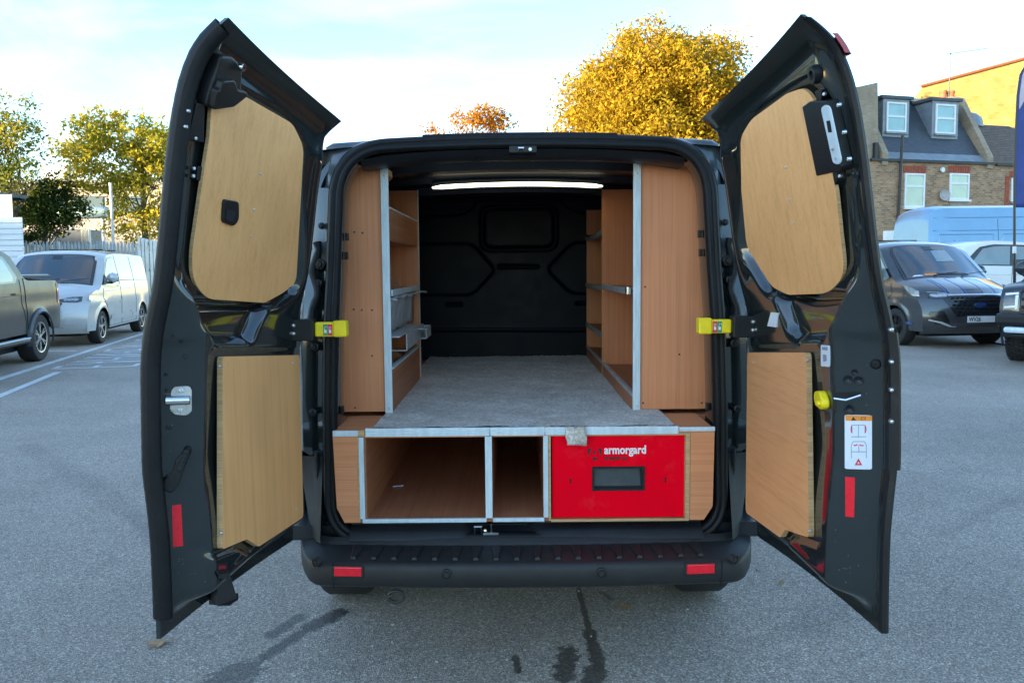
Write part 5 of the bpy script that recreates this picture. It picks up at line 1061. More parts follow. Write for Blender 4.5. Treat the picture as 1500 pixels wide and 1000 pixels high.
class Car:
    def __init__(s, root, prof, W0, sill, arches, paint, tumble=0.15, belt=1.05, front=(1.5, 0.95, 0.16), bends=((-9, 0), (0, 0.02), (0.8, 0.05), (1.7, 0.16), (2.3, 0.26)), drop=0.09, rear_round=0.06):
        s.root = root; s.W0 = W0; s.sill = sill; s.arches = arches; s.tumble = tumble; s.belt = belt; s.front = front; s.drop_ = drop; s.rr = rear_round; s.xmin = min(p[0] for p in prof)
        P = []
        for (a, b) in zip(prof[:-1], prof[1:]):
            k = max(2, int(math.hypot(b[0]-a[0], b[1]-a[1])/0.035)); P += [(a[0]+(b[0]-a[0])*i/k, a[1]+(b[1]-a[1])*i/k) for i in range(k)]
        P.append(prof[-1]); P = np.array(P); Q = P.copy()
        for _ in range(6):
            Q[1:-1] = (Q[:-2]+2*Q[1:-1]+Q[2:])/4
        s.p = Q; s.t = np.concatenate([[0], np.cumsum(np.hypot(*np.diff(Q, axis=0).T))])
        s.bx = [b[0] for b in bends]; s.bv = [b[1] for b in bends]
        rows = []
        for (x, z), t in zip(s.p, s.t):
            row = []; E = s.top(t, 1.0, True); xe, ye, ze = E
            zl = min(s.zlow(xe), ze)
            col = [(xe, s.side(xe, zl+(ze-zl)*k/12), zl+(ze-zl)*k/12) for k in range(12)]
            row += [(a, -b, c) for a, b, c in col]
            row += [tuple(s.top(t, v, True)) for v in np.linspace(-1, 1, 17)]
            row += [(a, b, c) for a, b, c in col[::-1]]
            rows.append(row)
        s.body = MB().grid(rows).build('body', paint, root, 28)
        MB().box(s.xmin+0.25, s.p[:, 0].max()-0.45, -W0*0.72, W0*0.72, 0.2, 0.62).build('underbody', 'dark_hole', root)
    def zlow(s, x):
        z = s.sill
        for ax, ar in s.arches:
            d = abs(x-ax)
            if d < ar: z = max(z, 0.36+math.sqrt(ar*ar-d*d)*0.97)
        return z
    def side(s, x, z):
        x0, ln, am = s.front; w = s.W0-am*np.clip((x-x0)/ln, 0, 1)**2*s.W0-s.rr*np.clip((s.xmin+0.35-x)/0.35, 0, 1)**2
        w = w-s.tumble*np.clip((z-s.belt)/0.9, 0, 2)**1.35-0.035*np.clip((0.62-z)/0.4, 0, 1)**2+0.012*np.exp(-((z-0.86)/0.10)**2)
        for ax, ar in s.arches:
            r_ = np.hypot(x-ax, z-0.36); w = w+0.022*np.exp(-((r_-ar-0.01)/0.045)**2)
        return w
    def at_t(s, t): return np.interp(t, s.t, s.p[:, 0]), np.interp(t, s.t, s.p[:, 1])
    def drop(s, x, z): return s.drop_*np.clip((z-0.55)/0.3, 0.15, 1)
    def top(s, t, v, frac=False):
        x, z = s.at_t(t); b = np.interp(x, s.bx, s.bv); d = s.drop(x, z)
        we = s.side(x-b, z-d)
        if not frac: v = v/we
        v = np.clip(v, -1, 1)
        return np.array([x-b*v*v, v*we, z-d*abs(v)**3.0])
    def tx(s, x, front=True):     # t where the top line passes x (hood, roof)
        i = int(np.argmax(s.p[:, 1])); xs = s.p[i:, 0]; j = np.argmax(xs >= x); return s.t[i+j]
    def tzf(s, z):                # t on the nose at height z
        i = int(np.argmax(s.p[:, 0])); k = max(0, i-40); zs = s.p[k:, 1]; j = np.argmax(zs <= z); return s.t[k+j]
    @staticmethod
    def cols(poly, N, M):
        P = np.array(poly, float); a0, a1 = P[:, 0].min(), P[:, 0].max(); out = []
        for a in np.linspace(a0+1e-5, a1-1e-5, N):
            bs = []
            for i in range(len(P)):
                p, q = P[i], P[(i+1) % len(P)]
                if (p[0]-a)*(q[0]-a) <= 0 and p[0] != q[0]: bs.append(p[1]+(a-p[0])/(q[0]-p[0])*(q[1]-p[1]))
            out.append([(a, min(bs)+(max(bs)-min(bs))*k/(M-1)) for k in range(M)])
        return out
    def ptop(s, name, poly, mat, off=0.006, par=None, N=24, M=10):
        G = []
        for c in s.cols(poly, N, M):
            row = []
            for y, t in c:
                p = s.top(t, y); e1 = s.top(t, y+0.01)-s.top(t, y-0.01); e2 = s.top(t+0.01, y)-s.top(t-0.01, y); n = np.cross(e2, e1); n /= np.linalg.norm(n)+1e-9
                if n[0] < -0.2 and abs(n[2]) < 0.3 and p[0] > 0: n = -n
                if n[2] < -0.35: n = -n
                row.append(p+n*off)
            G.append(row)
        return MB().grid(G).build(name, mat, par or s.root, 'all')
    def pside(s, name, poly, mat, sg=1, off=0.006, par=None, N=20, M=8):
        G = [[(x, sg*(s.side(x, z)+off), z) for x, z in c] for c in s.cols(poly, N, M)]
        return MB().grid(G).build(name, mat, par or s.root, 'all')
    def line(s, pts, sg=1, r=0.005, mat='dark_hole', name='panel_gap'):
        P = []
        for a, b in zip(pts[:-1], pts[1:]):
            P += [(a[0]+(b[0]-a[0])*k/6, a[1]+(b[1]-a[1])*k/6) for k in range(6)]
        P.append(pts[-1]); return MB().tube([(x, sg*(s.side(x, z)+0.001), z) for x, z in P], r, 5).build(name, mat, s.root)
    def mirror(s, x, z, sg, mat, sz=1.0):
        y = sg*(s.side(x, z)+0.13); pts = []
        q = MB(); G = []
        for k in range(7):
            a = k/6; rr = math.sin(math.pi*(0.12+0.76*a))
            G.append([(x+0.05*sz*rr*math.cos(b)-0.02, y+0.11*sz*(a-0.5)*2*0.9*sg, z+0.10*sz*rr*math.sin(b)) for b in np.linspace(0, 2*math.pi, 13)])
        q.grid(G); m_ = q.build('mirror', mat, s.root, 'all')
        MB().obox((x, sg*(s.side(x, z)+0.03), z-0.085*sz), (1, 0, 0), (0, 1, 0), (0, 0, 1), 0.05, 0.10, 0.03).build('mirror_arm', 'gloss_black', m_, bevel=0.01)
        MB().obox((x-0.06*sz, y, z), (1, 0, 0), (0, 1, 0), (0, 0, 1), 0.004, 0.085*sz, 0.075*sz).build('mirror_glass', 'glass_pale', m_, bevel=0.01)
        return m_
VAN = [(-2.45, 0.40), (-2.50, 0.60), (-2.48, 1.2), (-2.42, 1.70), (-2.34, 1.90), (-2.15, 1.965), (-1.0, 1.99), (0.1, 1.985), (0.62, 1.95), (0.85, 1.885), (1.62, 1.265), (1.75, 1.235), (2.1, 1.13), (2.28, 1.05), (2.38, 0.93), (2.43, 0.78), (2.46, 0.55), (2.44, 0.40), (2.36, 0.27)]
def place(contact, h, lx, ly):
    h = np.array(h)/np.linalg.norm(h); left = np.array([-h[1], h[0]]); r = np.array(contact[:2])-h*lx-left*ly
    return (float(r[0]), float(r[1]), 0.0), math.atan2(h[1], h[0])
def custom_van(name, label, loc, rot, paint, scale=1.0, dark=False, rims='alloy', group=None):
    root = thing(name, label, 'van', loc, rot, group); root.scale = (scale,)*3
    c = Car(root, VAN, 0.985, 0.30, [(1.50, 0.40), (-1.60, 0.40)], paint)
    t0, t1 = c.tx(0.86), c.tx(1.60)
    # windscreen with black surround
    c.ptop('windscreen_surround', [(-0.83, t1+0.03), (-0.74, t0-0.03), (0.74, t0-0.03), (0.83, t1+0.03)], 'gloss_black', 0.003)
    ws = c.ptop('windscreen', [(-0.77, t1-0.01), (-0.69, t0+0.01), (0.69, t0+0.01), (0.77, t1-0.01)], 'car_glass', 0.007)
    for y in (-0.30, 0.25): 
        p = c.top(t1-0.02, y); MB().tube([p+np.array([0.01, 0, 0.018]), p+np.array([-0.02, 0.30, 0.055]), p+np.array([-0.06, 0.52, 0.075])], 0.006, 6).build('wiper', 'black_plastic', root)
    p = c.top(t0+0.10, 0.0); MB().obox(p+np.array([0, 0, 0.005]), (0.78, 0, -0.62), (0, 1, 0), (0.62, 0, 0.78), 0.07, 0.10, 0.008).build('sensor_patch', 'gloss_black', root, bevel=0.02)
    for sg in (-1, 1):
        w = c.pside('door_window_surround', [(1.42, 1.22), (0.93, 1.66), (0.72, 1.80), (0.42, 1.83), (0.24, 1.82), (0.22, 1.22), (0.60, 1.13), (1.25, 1.17)], 'gloss_black', sg, 0.004)
        c.pside('door_window', [(1.30, 1.25), (0.90, 1.63), (0.70, 1.76), (0.42, 1.79), (0.29, 1.78), (0.27, 1.26), (0.60, 1.18), (1.2, 1.21)], 'glass_pale', sg, 0.009)
        c.mirror(1.05, 1.36, sg, paint if not dark else 'gloss_black', 1.15)
        c.line([(1.36, 1.15), (1.42, 0.95), (1.20, 0.78), (1.08, 0.55), (1.05, 0.34)], sg); c.line([(0.16, 1.86), (0.14, 1.0), (0.12, 0.34)], sg); c.line([(-1.02, 1.86), (-1.04, 1.1), (-1.08, 0.34)], sg); c.line([(0.1, 1.30), (-1.0, 1.30), (-2.38, 1.28)], sg, 0.007)
        c.line([(1.05, 0.34), (-1.08, 0.34)], sg, 0.004)
        c.line([(1.4, 1.08), (0.4, 1.10), (-1.0, 1.12), (-2.3, 1.12)], sg, 0.006, paint, 'body_crease')
        for x in (0.28, 0.02): c.pside('door_handle', [(x, 1.16), (x-0.16, 1.165), (x-0.16, 1.19), (x, 1.19)] if x > 0.1 else [(x, 1.15), (x, 1.19), (x-0.10, 1.19), (x-0.10, 1.15)], paint if not dark else 'gloss_black', sg, 0.03)
        c.pside('side_moulding', [(1.02, 0.46), (0.98, 0.56), (-1.0, 0.54), (-1.10, 0.44)], paint, sg, 0.02)
        c.pside('tail_lamp', [(-2.40, 0.95), (-2.44, 1.45), (-2.36, 1.50), (-2.34, 0.95)], 'red_lamp', sg, 0.006)
        # head lamp: front part and side wrap
        a, b = c.tzf(1.035), c.tzf(0.90)
        hl = c.ptop('headlamp', [(sg*0.28, a+0.05), (sg*0.44, a+0.06), (sg*0.60, a+0.0), (sg*0.76, a-0.05), (sg*0.80, a-0.05), (sg*0.80, b-0.08), (sg*0.72, b-0.04), (sg*0.46, b-0.02), (sg*0.28, a+0.09)], 'lamp_dark', 0.008)
        c.ptop('headlamp_reflector', [(sg*0.50, a+0.05), (sg*0.74, a+0.01), (sg*0.76, a+0.04), (sg*0.70, b-0.07), (sg*0.52, b-0.05)], 'lamp_glass', 0.013, hl)
        c.ptop('light_strip', [(sg*0.30, a+0.055), (sg*0.46, a+0.055), (sg*0.62, a-0.005), (sg*0.78, a-0.05), (sg*0.78, a-0.035), (sg*0.62, a+0.012), (sg*0.46, a+0.075), (sg*0.30, a+0.075)], 'lamp_glass', 0.014, hl)
        c.pside('headlamp_wrap', [(2.13, 0.93), (2.12, 1.02), (1.86, 1.10), (1.72, 1.12), (1.86, 0.99), (2.0, 0.93)], 'lamp_glass', sg, 0.007)
        # lower corner scoop
        d0, d1 = c.tzf(0.70), c.tzf(0.46)
        c.ptop('corner_scoop', [(sg*0.50, d1-0.02), (sg*0.60, d0-0.02), (sg*0.80, d0-0.03), (sg*0.82, d0+0.03), (sg*0.72, d1-0.01)], 'gloss_black' if dark else paint, 0.012)
    g0, g1 = c.tzf(0.925), c.tzf(0.60)
    gr = c.ptop('grille', [(-0.58, g0+0.02), (-0.42, g1+0.0), (0.42, g1+0.0), (0.58, g0+0.02), (0.50, g0-0.03), (-0.50, g0-0.03)] if dark else [(-0.50, g0+0.04), (-0.38, g1-0.08), (0.38, g1-0.08), (0.50, g0+0.04), (0.42, g0), (-0.42, g0)], 'gloss_black', 0.010)
    for i in range(6):
        t = g0+0.02+(g1-g0-0.03)*i/5.0
        if dark:
            for j in range(12): 
                y = -0.44+0.08*j+(0.04 if i % 2 else 0); p = c.top(t, y)
                if abs(y) < 0.52-0.02*i: MB().obox(p+np.array([0.012, 0, 0]), (1, 0, 0), (0, 1, 0), (0, 0, 1), 0.006, 0.034, 0.017).build('grille_cell', 'black_plastic', gr, bevel=0.006)
    e0, e1 = c.tzf(0.40), c.tzf(0.31)
    c.ptop('lower_intake', [(-0.60, e1), (-0.52, e0-0.04), (0.52, e0-0.04), (0.60, e1)], 'dark_hole', 0.008)
    c.ptop('lower_lip', [(-0.80, c.tzf(0.44)), (-0.62, e1+0.03), (0.62, e1+0.03), (0.80, c.tzf(0.44)), (0.66, e1-0.02), (-0.66, e1-0.02)] if False else [(-0.62, e1+0.05), (-0.60, e1+0.01), (0.60, e1+0.01), (0.62, e1+0.05)], paint, 0.012)
    for x in (1.50, -1.60):
        for sg in (-1, 1):
            wheel(root, (x, sg*0.86, 0.345), (0, sg, 0), 0.345, 0.23, 0.225, 5, rims, True)
    for x in (-0.2, -1.2): MB().obox((x, 0.0, 1.995), (1, 0, 0), (0, 1, 0), (0, 0, 1), 0.04, 0.55, 0.012).build('roof_mount', 'black_plastic', root, bevel=0.005)
    return root, c
hd_l = -dl[:2]
loc, rot = place((-8.58, 15.7), hd_l, 1.50, 0.97)
wv, wc = custom_van('parked_van', 'pale silver panel van parked behind the dark pickup', loc, rot, 'paint_silver')
mf = wc.pside('mud_flap', [(-2.02, 0.2), (-2.0, 0.42), (-1.96, 0.42), (-1.96, 0.2)], 'black_plastic', 1, -0.10)

loc, rot = place((7.16, 14.0), (0.105, -1.0), 1.50, -0.97)
gv, gc = custom_van('parked_van', 'dark grey sporty van with bonnet stripes and blue sill beside the brick house', loc, rot, 'paint_grey', dark=True, rims='alloy_black')
h0, h1 = gc.tx(1.72), gc.tzf(0.98)
for (y0, y1, mn) in ((-0.46, -0.22, 'stripe_silver'), (0.14, 0.38, 'stripe_silver'), (-0.20, -0.165, 'stripe_blue'), (0.40, 0.435, 'stripe_blue'), (-0.52, -0.49, 'stripe_blue')):
    gc.ptop('bonnet_stripe', [(y0, h0), (y0, h1), (y1, h1), (y1, h0)], mn, 0.004)
k0 = gc.tzf(0.965); gc.ptop('chrome_bar', [(-0.50, k0+0.012), (-0.50, k0-0.012), (0.50, k0-0.012), (0.50, k0+0.012)], 'chrome', 0.014)
gc.pside('sill_stripe', [(2.0, 0.42), (1.93, 0.47), (1.82, 0.45), (1.85, 0.41)], 'stripe_blue', -1, 0.012); gc.pside('sill_stripe', [(1.0, 0.36), (1.0, 0.41), (-1.1, 0.41), (-1.1, 0.36)], 'stripe_blue', -1, 0.026)
e = gc.tzf(0.44)
for sg in (-1, 1): gc.ptop('splitter_trim', [(sg*0.82, e-0.10), (sg*0.62, e-0.05), (sg*0.46, e+0.03), (sg*0.40, e+0.03), (sg*0.40, e+0.05), (sg*0.48, e+0.05), (sg*0.66, e-0.03), (sg*0.82, e-0.075)], 'paint_silver', 0.014)
p = gc.top(gc.tzf(0.80), 0.0); q = MB().lathe([(0.0, 0.0), (1.0, 0.0), (1.0, -0.2)], (0, 0, 0), (1, 0, 0), 28)
q.v = [(p[0]+0.028+v[0]*0.05, p[1]+v[1]*0.125, p[2]+v[2]*0.052) for v in q.v]; bd = q.build('badge_rim', 'chrome', gv, True)
q = MB().lathe([(0.0, 0.0), (1.0, 0.0), (1.0, -0.2)], (0, 0, 0), (1, 0, 0), 28); q.v = [(p[0]+0.032+v[0]*0.02, p[1]+v[1]*0.112, p[2]+v[2]*0.042) for v in q.v]; q.build('badge', 'badge_blue', bd, True)
text_mesh('badge_lettering', 'Ford', 0.075, (p[0]+0.034, p[1], p[2]), (0, 1, 0), (0, 0, 1), 'chrome', bd, 0.001, 0.001)
def plate(root, p, txt, z=None, w=0.26, h=0.0555, col='plate_white', align='LEFT'):
    b = MB().obox((p[0], p[1], p[2]), (1, 0, 0), (0, 1, 0), (0, 0, 1), 0.006, w, h).build('number_plate', col, root, bevel=0.004)
    text_mesh('plate_lettering', txt, 0.105, (p[0]+0.0075, p[1]-w+0.025, p[2]), (0, 1, 0), (0, 0, 1), 'ink_black', b, 0.0022, 0.0006, align, 0.80)
p = gc.top(gc.tzf(0.50), 0.0); plate(gv, (p[0]+0.03, 0.0, 0.53), 'WV26')
for y in (-0.38, 0.38):   # seats behind the glass would not show through; shelf strip with lettering on the dashboard
    pass
t1 = gc.tx(1.60)
gc.ptop('dash_banner', [(-0.46, t1-0.02), (-0.44, t1-0.10), (0.40, t1-0.10), (0.42, t1-0.02)], 'ink_black', 0.011)
gc.ptop('dash_banner_panel', [(-0.46, t1-0.022), (-0.44, t1-0.098), (-0.22, t1-0.098), (-0.20, t1-0.022)], 'banner_orange', 0.014)
gc.ptop('dash_paper', [(-0.68, t1-0.03), (-0.62, t1-0.075), (-0.50, t1-0.06), (-0.46, t1-0.03)], 'sticker_white', 0.012)
gc.ptop('screen_notice', [(-0.02, t1-0.44), (0.02, t1-0.78), (0.34, t1-0.80), (0.36, t1-0.46)], 'glass_pale', 0.011)

# pickups
PICK = [(-2.62, 0.52), (-2.66, 0.70), (-2.66, 1.05), (-2.64, 1.34), (-2.58, 1.395), (-2.3, 1.40), (-1.32, 1.41), (-1.18, 1.43), (-0.86, 1.80), (-0.62, 1.87), (-0.1, 1.90), (0.45, 1.875), (0.72, 1.81), (1.38, 1.30), (1.50, 1.27), (2.2, 1.23), (2.42, 1.18), (2.50, 1.08), (2.53, 0.80), (2.52, 0.55), (2.44, 0.42)]
def pickup(name, label, loc, rot, paint, scale=1.0, rims='alloy', chunky=False, glass='car_glass', bend=0.10):
    root = thing(name, label, 'pickup', loc, rot); root.scale = (scale, scale, scale)
    c = Car(root, PICK, 0.945, 0.50, [(1.62, 0.46), (-1.65, 0.46)], paint, 0.16, 1.15, (1.9, 0.7, 0.08), ((-9, 0), (0, 0.01), (0.8, 0.04), (1.6, 0.08), (2.4, bend)), 0.05, 0.03)
    t0, t1 = c.tx(0.74), c.tx(1.36)
    c.ptop('windscreen_surround', [(-0.78, t1+0.01), (-0.68, t0-0.02), (0.68, t0-0.02), (0.78, t1+0.01)], 'gloss_black', 0.003); c.ptop('windscreen', [(-0.73, t1-0.02), (-0.64, t0+0.01), (0.64, t0+0.01), (0.73, t1-0.02)], 'car_glass', 0.007)
    for sg in (-1, 1):
        c.pside('window_surround', [(1.16, 1.33), (0.70, 1.66), (0.40, 1.77), (-0.30, 1.79), (-0.62, 1.73), (-0.92, 1.42), (-0.90, 1.33), (0.5, 1.30)], 'gloss_black', sg, 0.004)
        c.pside('front_window', [(1.02, 1.36), (0.66, 1.63), (0.38, 1.73), (0.16, 1.74), (0.14, 1.335), (0.5, 1.33)], glass, sg, 0.009)
        c.pside('rear_window', [(0.06, 1.335), (0.08, 1.745), (-0.28, 1.745), (-0.54, 1.69), (-0.76, 1.43), (-0.74, 1.355)], glass, sg, 0.009)
        c.mirror(0.98, 1.42, sg, paint, 1.2)
        c.line([(1.28, 1.24), (1.22, 0.95), (1.12, 0.56)], sg); c.line([(0.10, 1.30), (0.08, 0.95), (0.02, 0.56)], sg); c.line([(-0.98, 1.38), (-0.97, 1.0), (-1.10, 0.72), (-1.12, 0.56)], sg); c.line([(-1.13, 1.40), (-1.13, 1.0), (-1.17, 0.56)], sg, 0.007)
        for x in (0.30, -0.68): c.pside('door_handle', [(x, 1.13), (x, 1.17), (x-0.20, 1.17), (x-0.20, 1.13)], paint, sg, 0.035)
        c.line([(1.2, 1.10), (0, 1.12), (-1.0, 1.14)], sg, 0.008, paint, 'body_crease')
        c.pside('tail_lamp', [(-2.60, 0.92), (-2.61, 1.30), (-2.52, 1.31), (-2.50, 0.95)], 'red_lamp', sg, 0.008)
        # arch flares
        for ax in (1.62, -1.65):
            q = MB(); G = []
            for a in np.linspace(R(-8), R(188), 26):
                ca, sa = math.cos(a), math.sin(a); row = []
                for rr_, of in ((0.535, 0.004), (0.525, 0.028), (0.48, 0.038), (0.462, 0.02)):
                    x = ax+rr_*ca; z = 0.36+rr_*sa; row.append((x, sg*(float(c.side(x, z))+of), z))
                G.append(row)
            q.grid(G).build('arch_flare', paint if not chunky else 'black_plastic', root, True)
        sb = MB().tube([(1.05, sg*0.93, 0.40), (0.95, sg*0.99, 0.40), (-1.0, sg*0.99, 0.40), (-1.10, sg*0.93, 0.40)], 0.045, 10).build('side_step', 'black_plastic', root, True)
        MB().obox((0, sg*1.01, 0.445), (1, 0, 0), (0, 1, 0), (0, 0, 1), 0.98, 0.045, 0.008).build('step_tread', 'aluminium', sb)
        q = MB().box(-2.50, -1.22, sg*0.80-0.06, sg*0.80+0.06, 1.40, 1.445); q.build('bed_rail', 'black_plastic', root, bevel=0.012)
        MB().box(-2.46, -1.25, sg*0.79-0.045, sg*0.79+0.045, 1.445, 1.458).build('bed_rail_cap', 'aluminium', root, bevel=0.006)
    for k in range(12): MB().box(-2.46+0.1*k, -2.372+0.1*k, -0.73, 0.73, 1.415, 1.438).build('bed_cover_slat', 'black_plastic', root, bevel=0.004)
    rb = MB().box(-2.86, -2.62, -0.86, 0.86, 0.50, 0.68).build('rear_bumper', 'black_plastic', root, bevel=0.04)
    for sg in (-1, 1): MB().box(-2.875, -2.70, sg*0.74-0.10, sg*0.74+0.10, 0.53, 0.63).build('bumper_end', 'chrome', rb, bevel=0.02)
    for x in (1.62, -1.65):
        for sg in (-1, 1): wheel(root, (x, sg*0.83, 0.40), (0, sg, 0), 0.40, 0.27, 0.255, 6, rims, True, chunky)
    # front: grille, lamps, bumper
    g0, g1 = c.tzf(1.12), c.tzf(0.80)
    gr = c.ptop('grille', [(-0.62, g0), (-0.60, g1), (0.60, g1), (0.62, g0)], 'gloss_black', 0.012)
    for i in range(3):
        z = 0.85+0.115*i; MB().box(2.53, 2.57, -0.60, 0.60, z, z+0.05).build('grille_bar', 'black_plastic', gr, bevel=0.012)
    for y in (-0.40, -0.2, 0.2, 0.40): MB().box(2.525, 2.585, y-0.02, y+0.02, 0.84, 1.13).build('grille_post', 'black_plastic', gr, bevel=0.01)
    for sg in (-1, 1):
        hl = c.ptop('headlamp', [(sg*0.64, g0-0.02), (sg*0.64, g1-0.02), (sg*0.86, g1-0.06), (sg*0.86, g0-0.0)], 'lamp_dark', 0.012)
        for (ya, yb, ta, tb) in ((0.66, 0.84, g0+0.02, g0+0.05), (0.66, 0.70, g0+0.06, g1-0.06), (0.66, 0.84, g1-0.11, g1-0.08)):
            c.ptop('light_strip', [(sg*ya, ta), (sg*ya, tb), (sg*yb, tb), (sg*yb, ta)], 'ink_white', 0.018, hl, 6, 4)
    fb = MB().box(2.44, 2.66, -0.90, 0.90, 0.60, 0.78).build('front_bumper', 'black_plastic', root, bevel=0.05)
    MB().box(2.50, 2.68, -0.78, 0.78, 0.50, 0.585).build('skid_plate', 'aluminium', fb, bevel=0.03); MB().box(2.40, 2.60, -0.70, 0.70, 0.42, 0.50).build('lower_valance', 'black_plastic', fb, bevel=0.03)
    return root, c
loc, rot = place((-7.98, 12.67), hd_l, -1.65, 0.95)
pickup('pickup_truck', 'dark grey double cab pickup cut off by the left edge', loc, rot, 'paint_pickup')
hh = np.array([-0.77, -0.64]); hh /= np.linalg.norm(hh); lf = np.array([-hh[1], hh[0]])     # heading and left of the right-hand pickup
corner = np.array([7.10, 11.0]); r0 = corner-hh*2.62+lf*0.90
pr, pc = pickup('pickup_truck', 'black off-road pickup with chunky tyres at the right edge', (float(r0[0]), float(r0[1]), 0.0), math.atan2(hh[1], hh[0]), 'paint_pickup', rims='alloy_black', chunky=True)
plate(pr, (2.695, -0.20, 0.70), 'LD7', w=0.26)
wp, wpc = pickup('pickup_truck', 'white double cab pickup parked behind the striped grey van', (12.05, 19.3, 0.0), 0.0, 'paint_white', 1.10, glass='glass_pale')
wpc.pside('window_tint', [(1.0, 1.345), (0.9, 1.45), (0.15, 1.45), (0.145, 1.33)], 'gloss_black', -1, 0.011)
# tall pale-blue van
HIGH = [(-3.0, 0.45), (-3.05, 0.7), (-3.03, 1.6), (-2.98, 2.6), (-2.88, 2.84), (-2.6, 2.90), (0.6, 2.90), (1.15, 2.84), (1.45, 2.55), (1.95, 1.55), (2.2, 1.42), (2.7, 1.22), (2.85, 1.0), (2.88, 0.6), (2.8, 0.38)]
hv = thing('tall_van', 'pale blue high-roof van standing side-on behind the white pickup', 'van', (15.2, 22.4, 0), 0.0); hv.scale = (1.12, 1.1, 1.1)
hc = Car(hv, HIGH, 1.02, 0.36, [(1.9, 0.42), (-1.85, 0.42)], 'paint_blue', 0.085, 1.3, drop=0.10)
for sg in (-1, 1):
    for z in (2.55, 2.22, 1.35): hc.line([(-2.9, z), (0.9, z+0.01)], sg, 0.012, 'paint_blue', 'body_crease')
    for (x0, x1) in ((-2.8, -1.35), (-1.2, 0.15)):
        hc.line([(x0, 1.55), (x0+0.05, 2.12), (x1-0.05, 2.12), (x1, 1.55), (x0, 1.55)], sg, 0.012, 'paint_blue', 'body_crease')
    hc.line([(0.25, 2.5), (0.25, 0.5)], sg); hc.line([(-1.27, 2.5), (-1.27, 0.5)], sg)
    hc.pside('door_window', [(1.75, 1.55), (1.30, 2.2), (0.45, 2.25), (0.42, 1.5)], 'car_glass', sg, 0.008)
    hc.mirror(1.5, 1.75, sg, 'gloss_black', 1.4)
    for x in (1.9, -1.85): wheel(hv, (x, sg*0.88, 0.36), (0, sg, 0), 0.36, 0.24, 0.23, 5, 'alloy')
t0, t1 = hc.tx(1.48), hc.tx(1.93); hc.ptop('windscreen', [(-0.85, t1), (-0.80, t0), (0.80, t0), (0.85, t1)], 'car_glass', 0.007)
# ================================================================ FEATHER FLAG
base_mat('flag_blue', (0.03, 0.055, 0.22), 0.6, var=0.12, vscale=3); base_mat('flag_pale', (0.52, 0.44, 0.50), 0.6, var=0.1, vscale=3); base_mat('pole_black', (0.02, 0.02, 0.022), 0.4, var=0.2, vscale=8)
FYY = 13.9; fl = thing('feather_flag', 'blue feather flag on a thin black pole at the right edge', 'flag', (float(atY(1486, 400, FYY)[0]), FYY, 0), world=True)
pp = [np.array([atY(1486, 400, FYY)[0], FYY, 0.0])]+[atY(x, y, FYY) for x, y in ((1486, 470), (1486, 400), (1486, 330), (1486, 260), (1488, 190), (1490, 140), (1494, 110), (1501, 97), (1512, 94))]
MB().tube(pp, [0.03, 0.028, 0.025, 0.022, 0.02, 0.016, 0.013, 0.010, 0.008, 0.006], 8).build('pole', 'pole_black', fl, True)
MB().tube([atY(1486, 371, FYY), atY(1486, 361, FYY)], 0.032, 8).build('pole_band', 'sticker_white', fl, True)
xl = lambda y: np.interp(y, [97, 110, 140, 190, 260, 308], [1501, 1494, 1490, 1488, 1487, 1486.5])
G = []; 
for k, y in enumerate(np.linspace(99, 304, 30)):
    w = np.interp(y, [97, 130, 200, 304], [12, 42, 48, 22]); G.append([atY(xl(y)+w*t, y, FYY)+np.array([0, 0.04*math.sin(6*t+y*0.03)*t, 0]) for t in np.linspace(0, 1, 8)])
sa = MB().grid(G).build('sail', 'flag_blue', fl, 'all'); so = sa.modifiers.new('thick', 'SOLIDIFY'); so.thickness = 0.004
G = []
for y in np.linspace(99, 160, 14):
    w = np.interp(y, [97, 130, 160], [8, 16, 1]); G.append([atY(xl(y)+3+w*t, y, FYY)+np.array([0, -0.010+0.04*math.sin(6*t*w/45+y*0.03)*t*w/45, 0]) for t in np.linspace(0, 1, 4)])
MB().grid(G).build('sail_pattern', 'flag_pale', sa, 'all')
MB().box(pp[0][0]-0.25, pp[0][0]+0.25, FYY-0.25, FYY+0.25, 0.0, 0.03).build('base', 'pole_black', fl, bevel=0.01)

# ================================================================ TERRACED HOUSE
brick_mat('london_brick', (0.50, 0.31, 0.16), (0.22, 0.135, 0.08), (0.38, 0.30, 0.22), 1.25); brick_mat('pale_brick', (0.42, 0.33, 0.21), (0.33, 0.25, 0.16), (0.30, 0.28, 0.24)); brick_mat('sunny_brick', (0.60, 0.42, 0.11), (0.46, 0.28, 0.06), (0.42, 0.32, 0.12), 2.2)
base_mat('red_brick', (0.30, 0.075, 0.04), 0.85, var=0.35, vscale=6); base_mat('slate', (0.045, 0.055, 0.068), 0.5, var=0.3, vscale=4, stretch=(1, 1, 4), bump=0.3, bscale=12)
base_mat('lead', (0.20, 0.24, 0.27), 0.45, 0.2, var=0.2, vscale=3); base_mat('roof_tile', (0.13, 0.105, 0.085), 0.85, var=0.35, vscale=5); base_mat('upvc', (0.72, 0.75, 0.76), 0.4, var=0.05, vscale=3)
base_mat('curtain_glass', (0.40, 0.52, 0.42), 0.10, 0, 0.8, var=0.12, vscale=1.5); base_mat('sky_glass', (0.22, 0.40, 0.42), 0.06, 0, 1.0, var=0.15, vscale=1.5)
base_mat('gutter', (0.02, 0.022, 0.025), 0.5, var=0.2, vscale=4); base_mat('terracotta', (0.42, 0.11, 0.045), 0.8, var=0.2, vscale=4); base_mat('dish_grey', (0.36, 0.36, 0.35), 0.6, var=0.15, vscale=4); base_mat('timber_dark', (0.07, 0.055, 0.045), 0.8, var=0.3, vscale=5)
HP = atY(1262, 235, 38); HQ = atY(1480, 240, 40.5); he = (HQ-HP); he[2] = 0; he /= np.linalg.norm(he)
hrot = math.atan2(he[1], he[0]); 
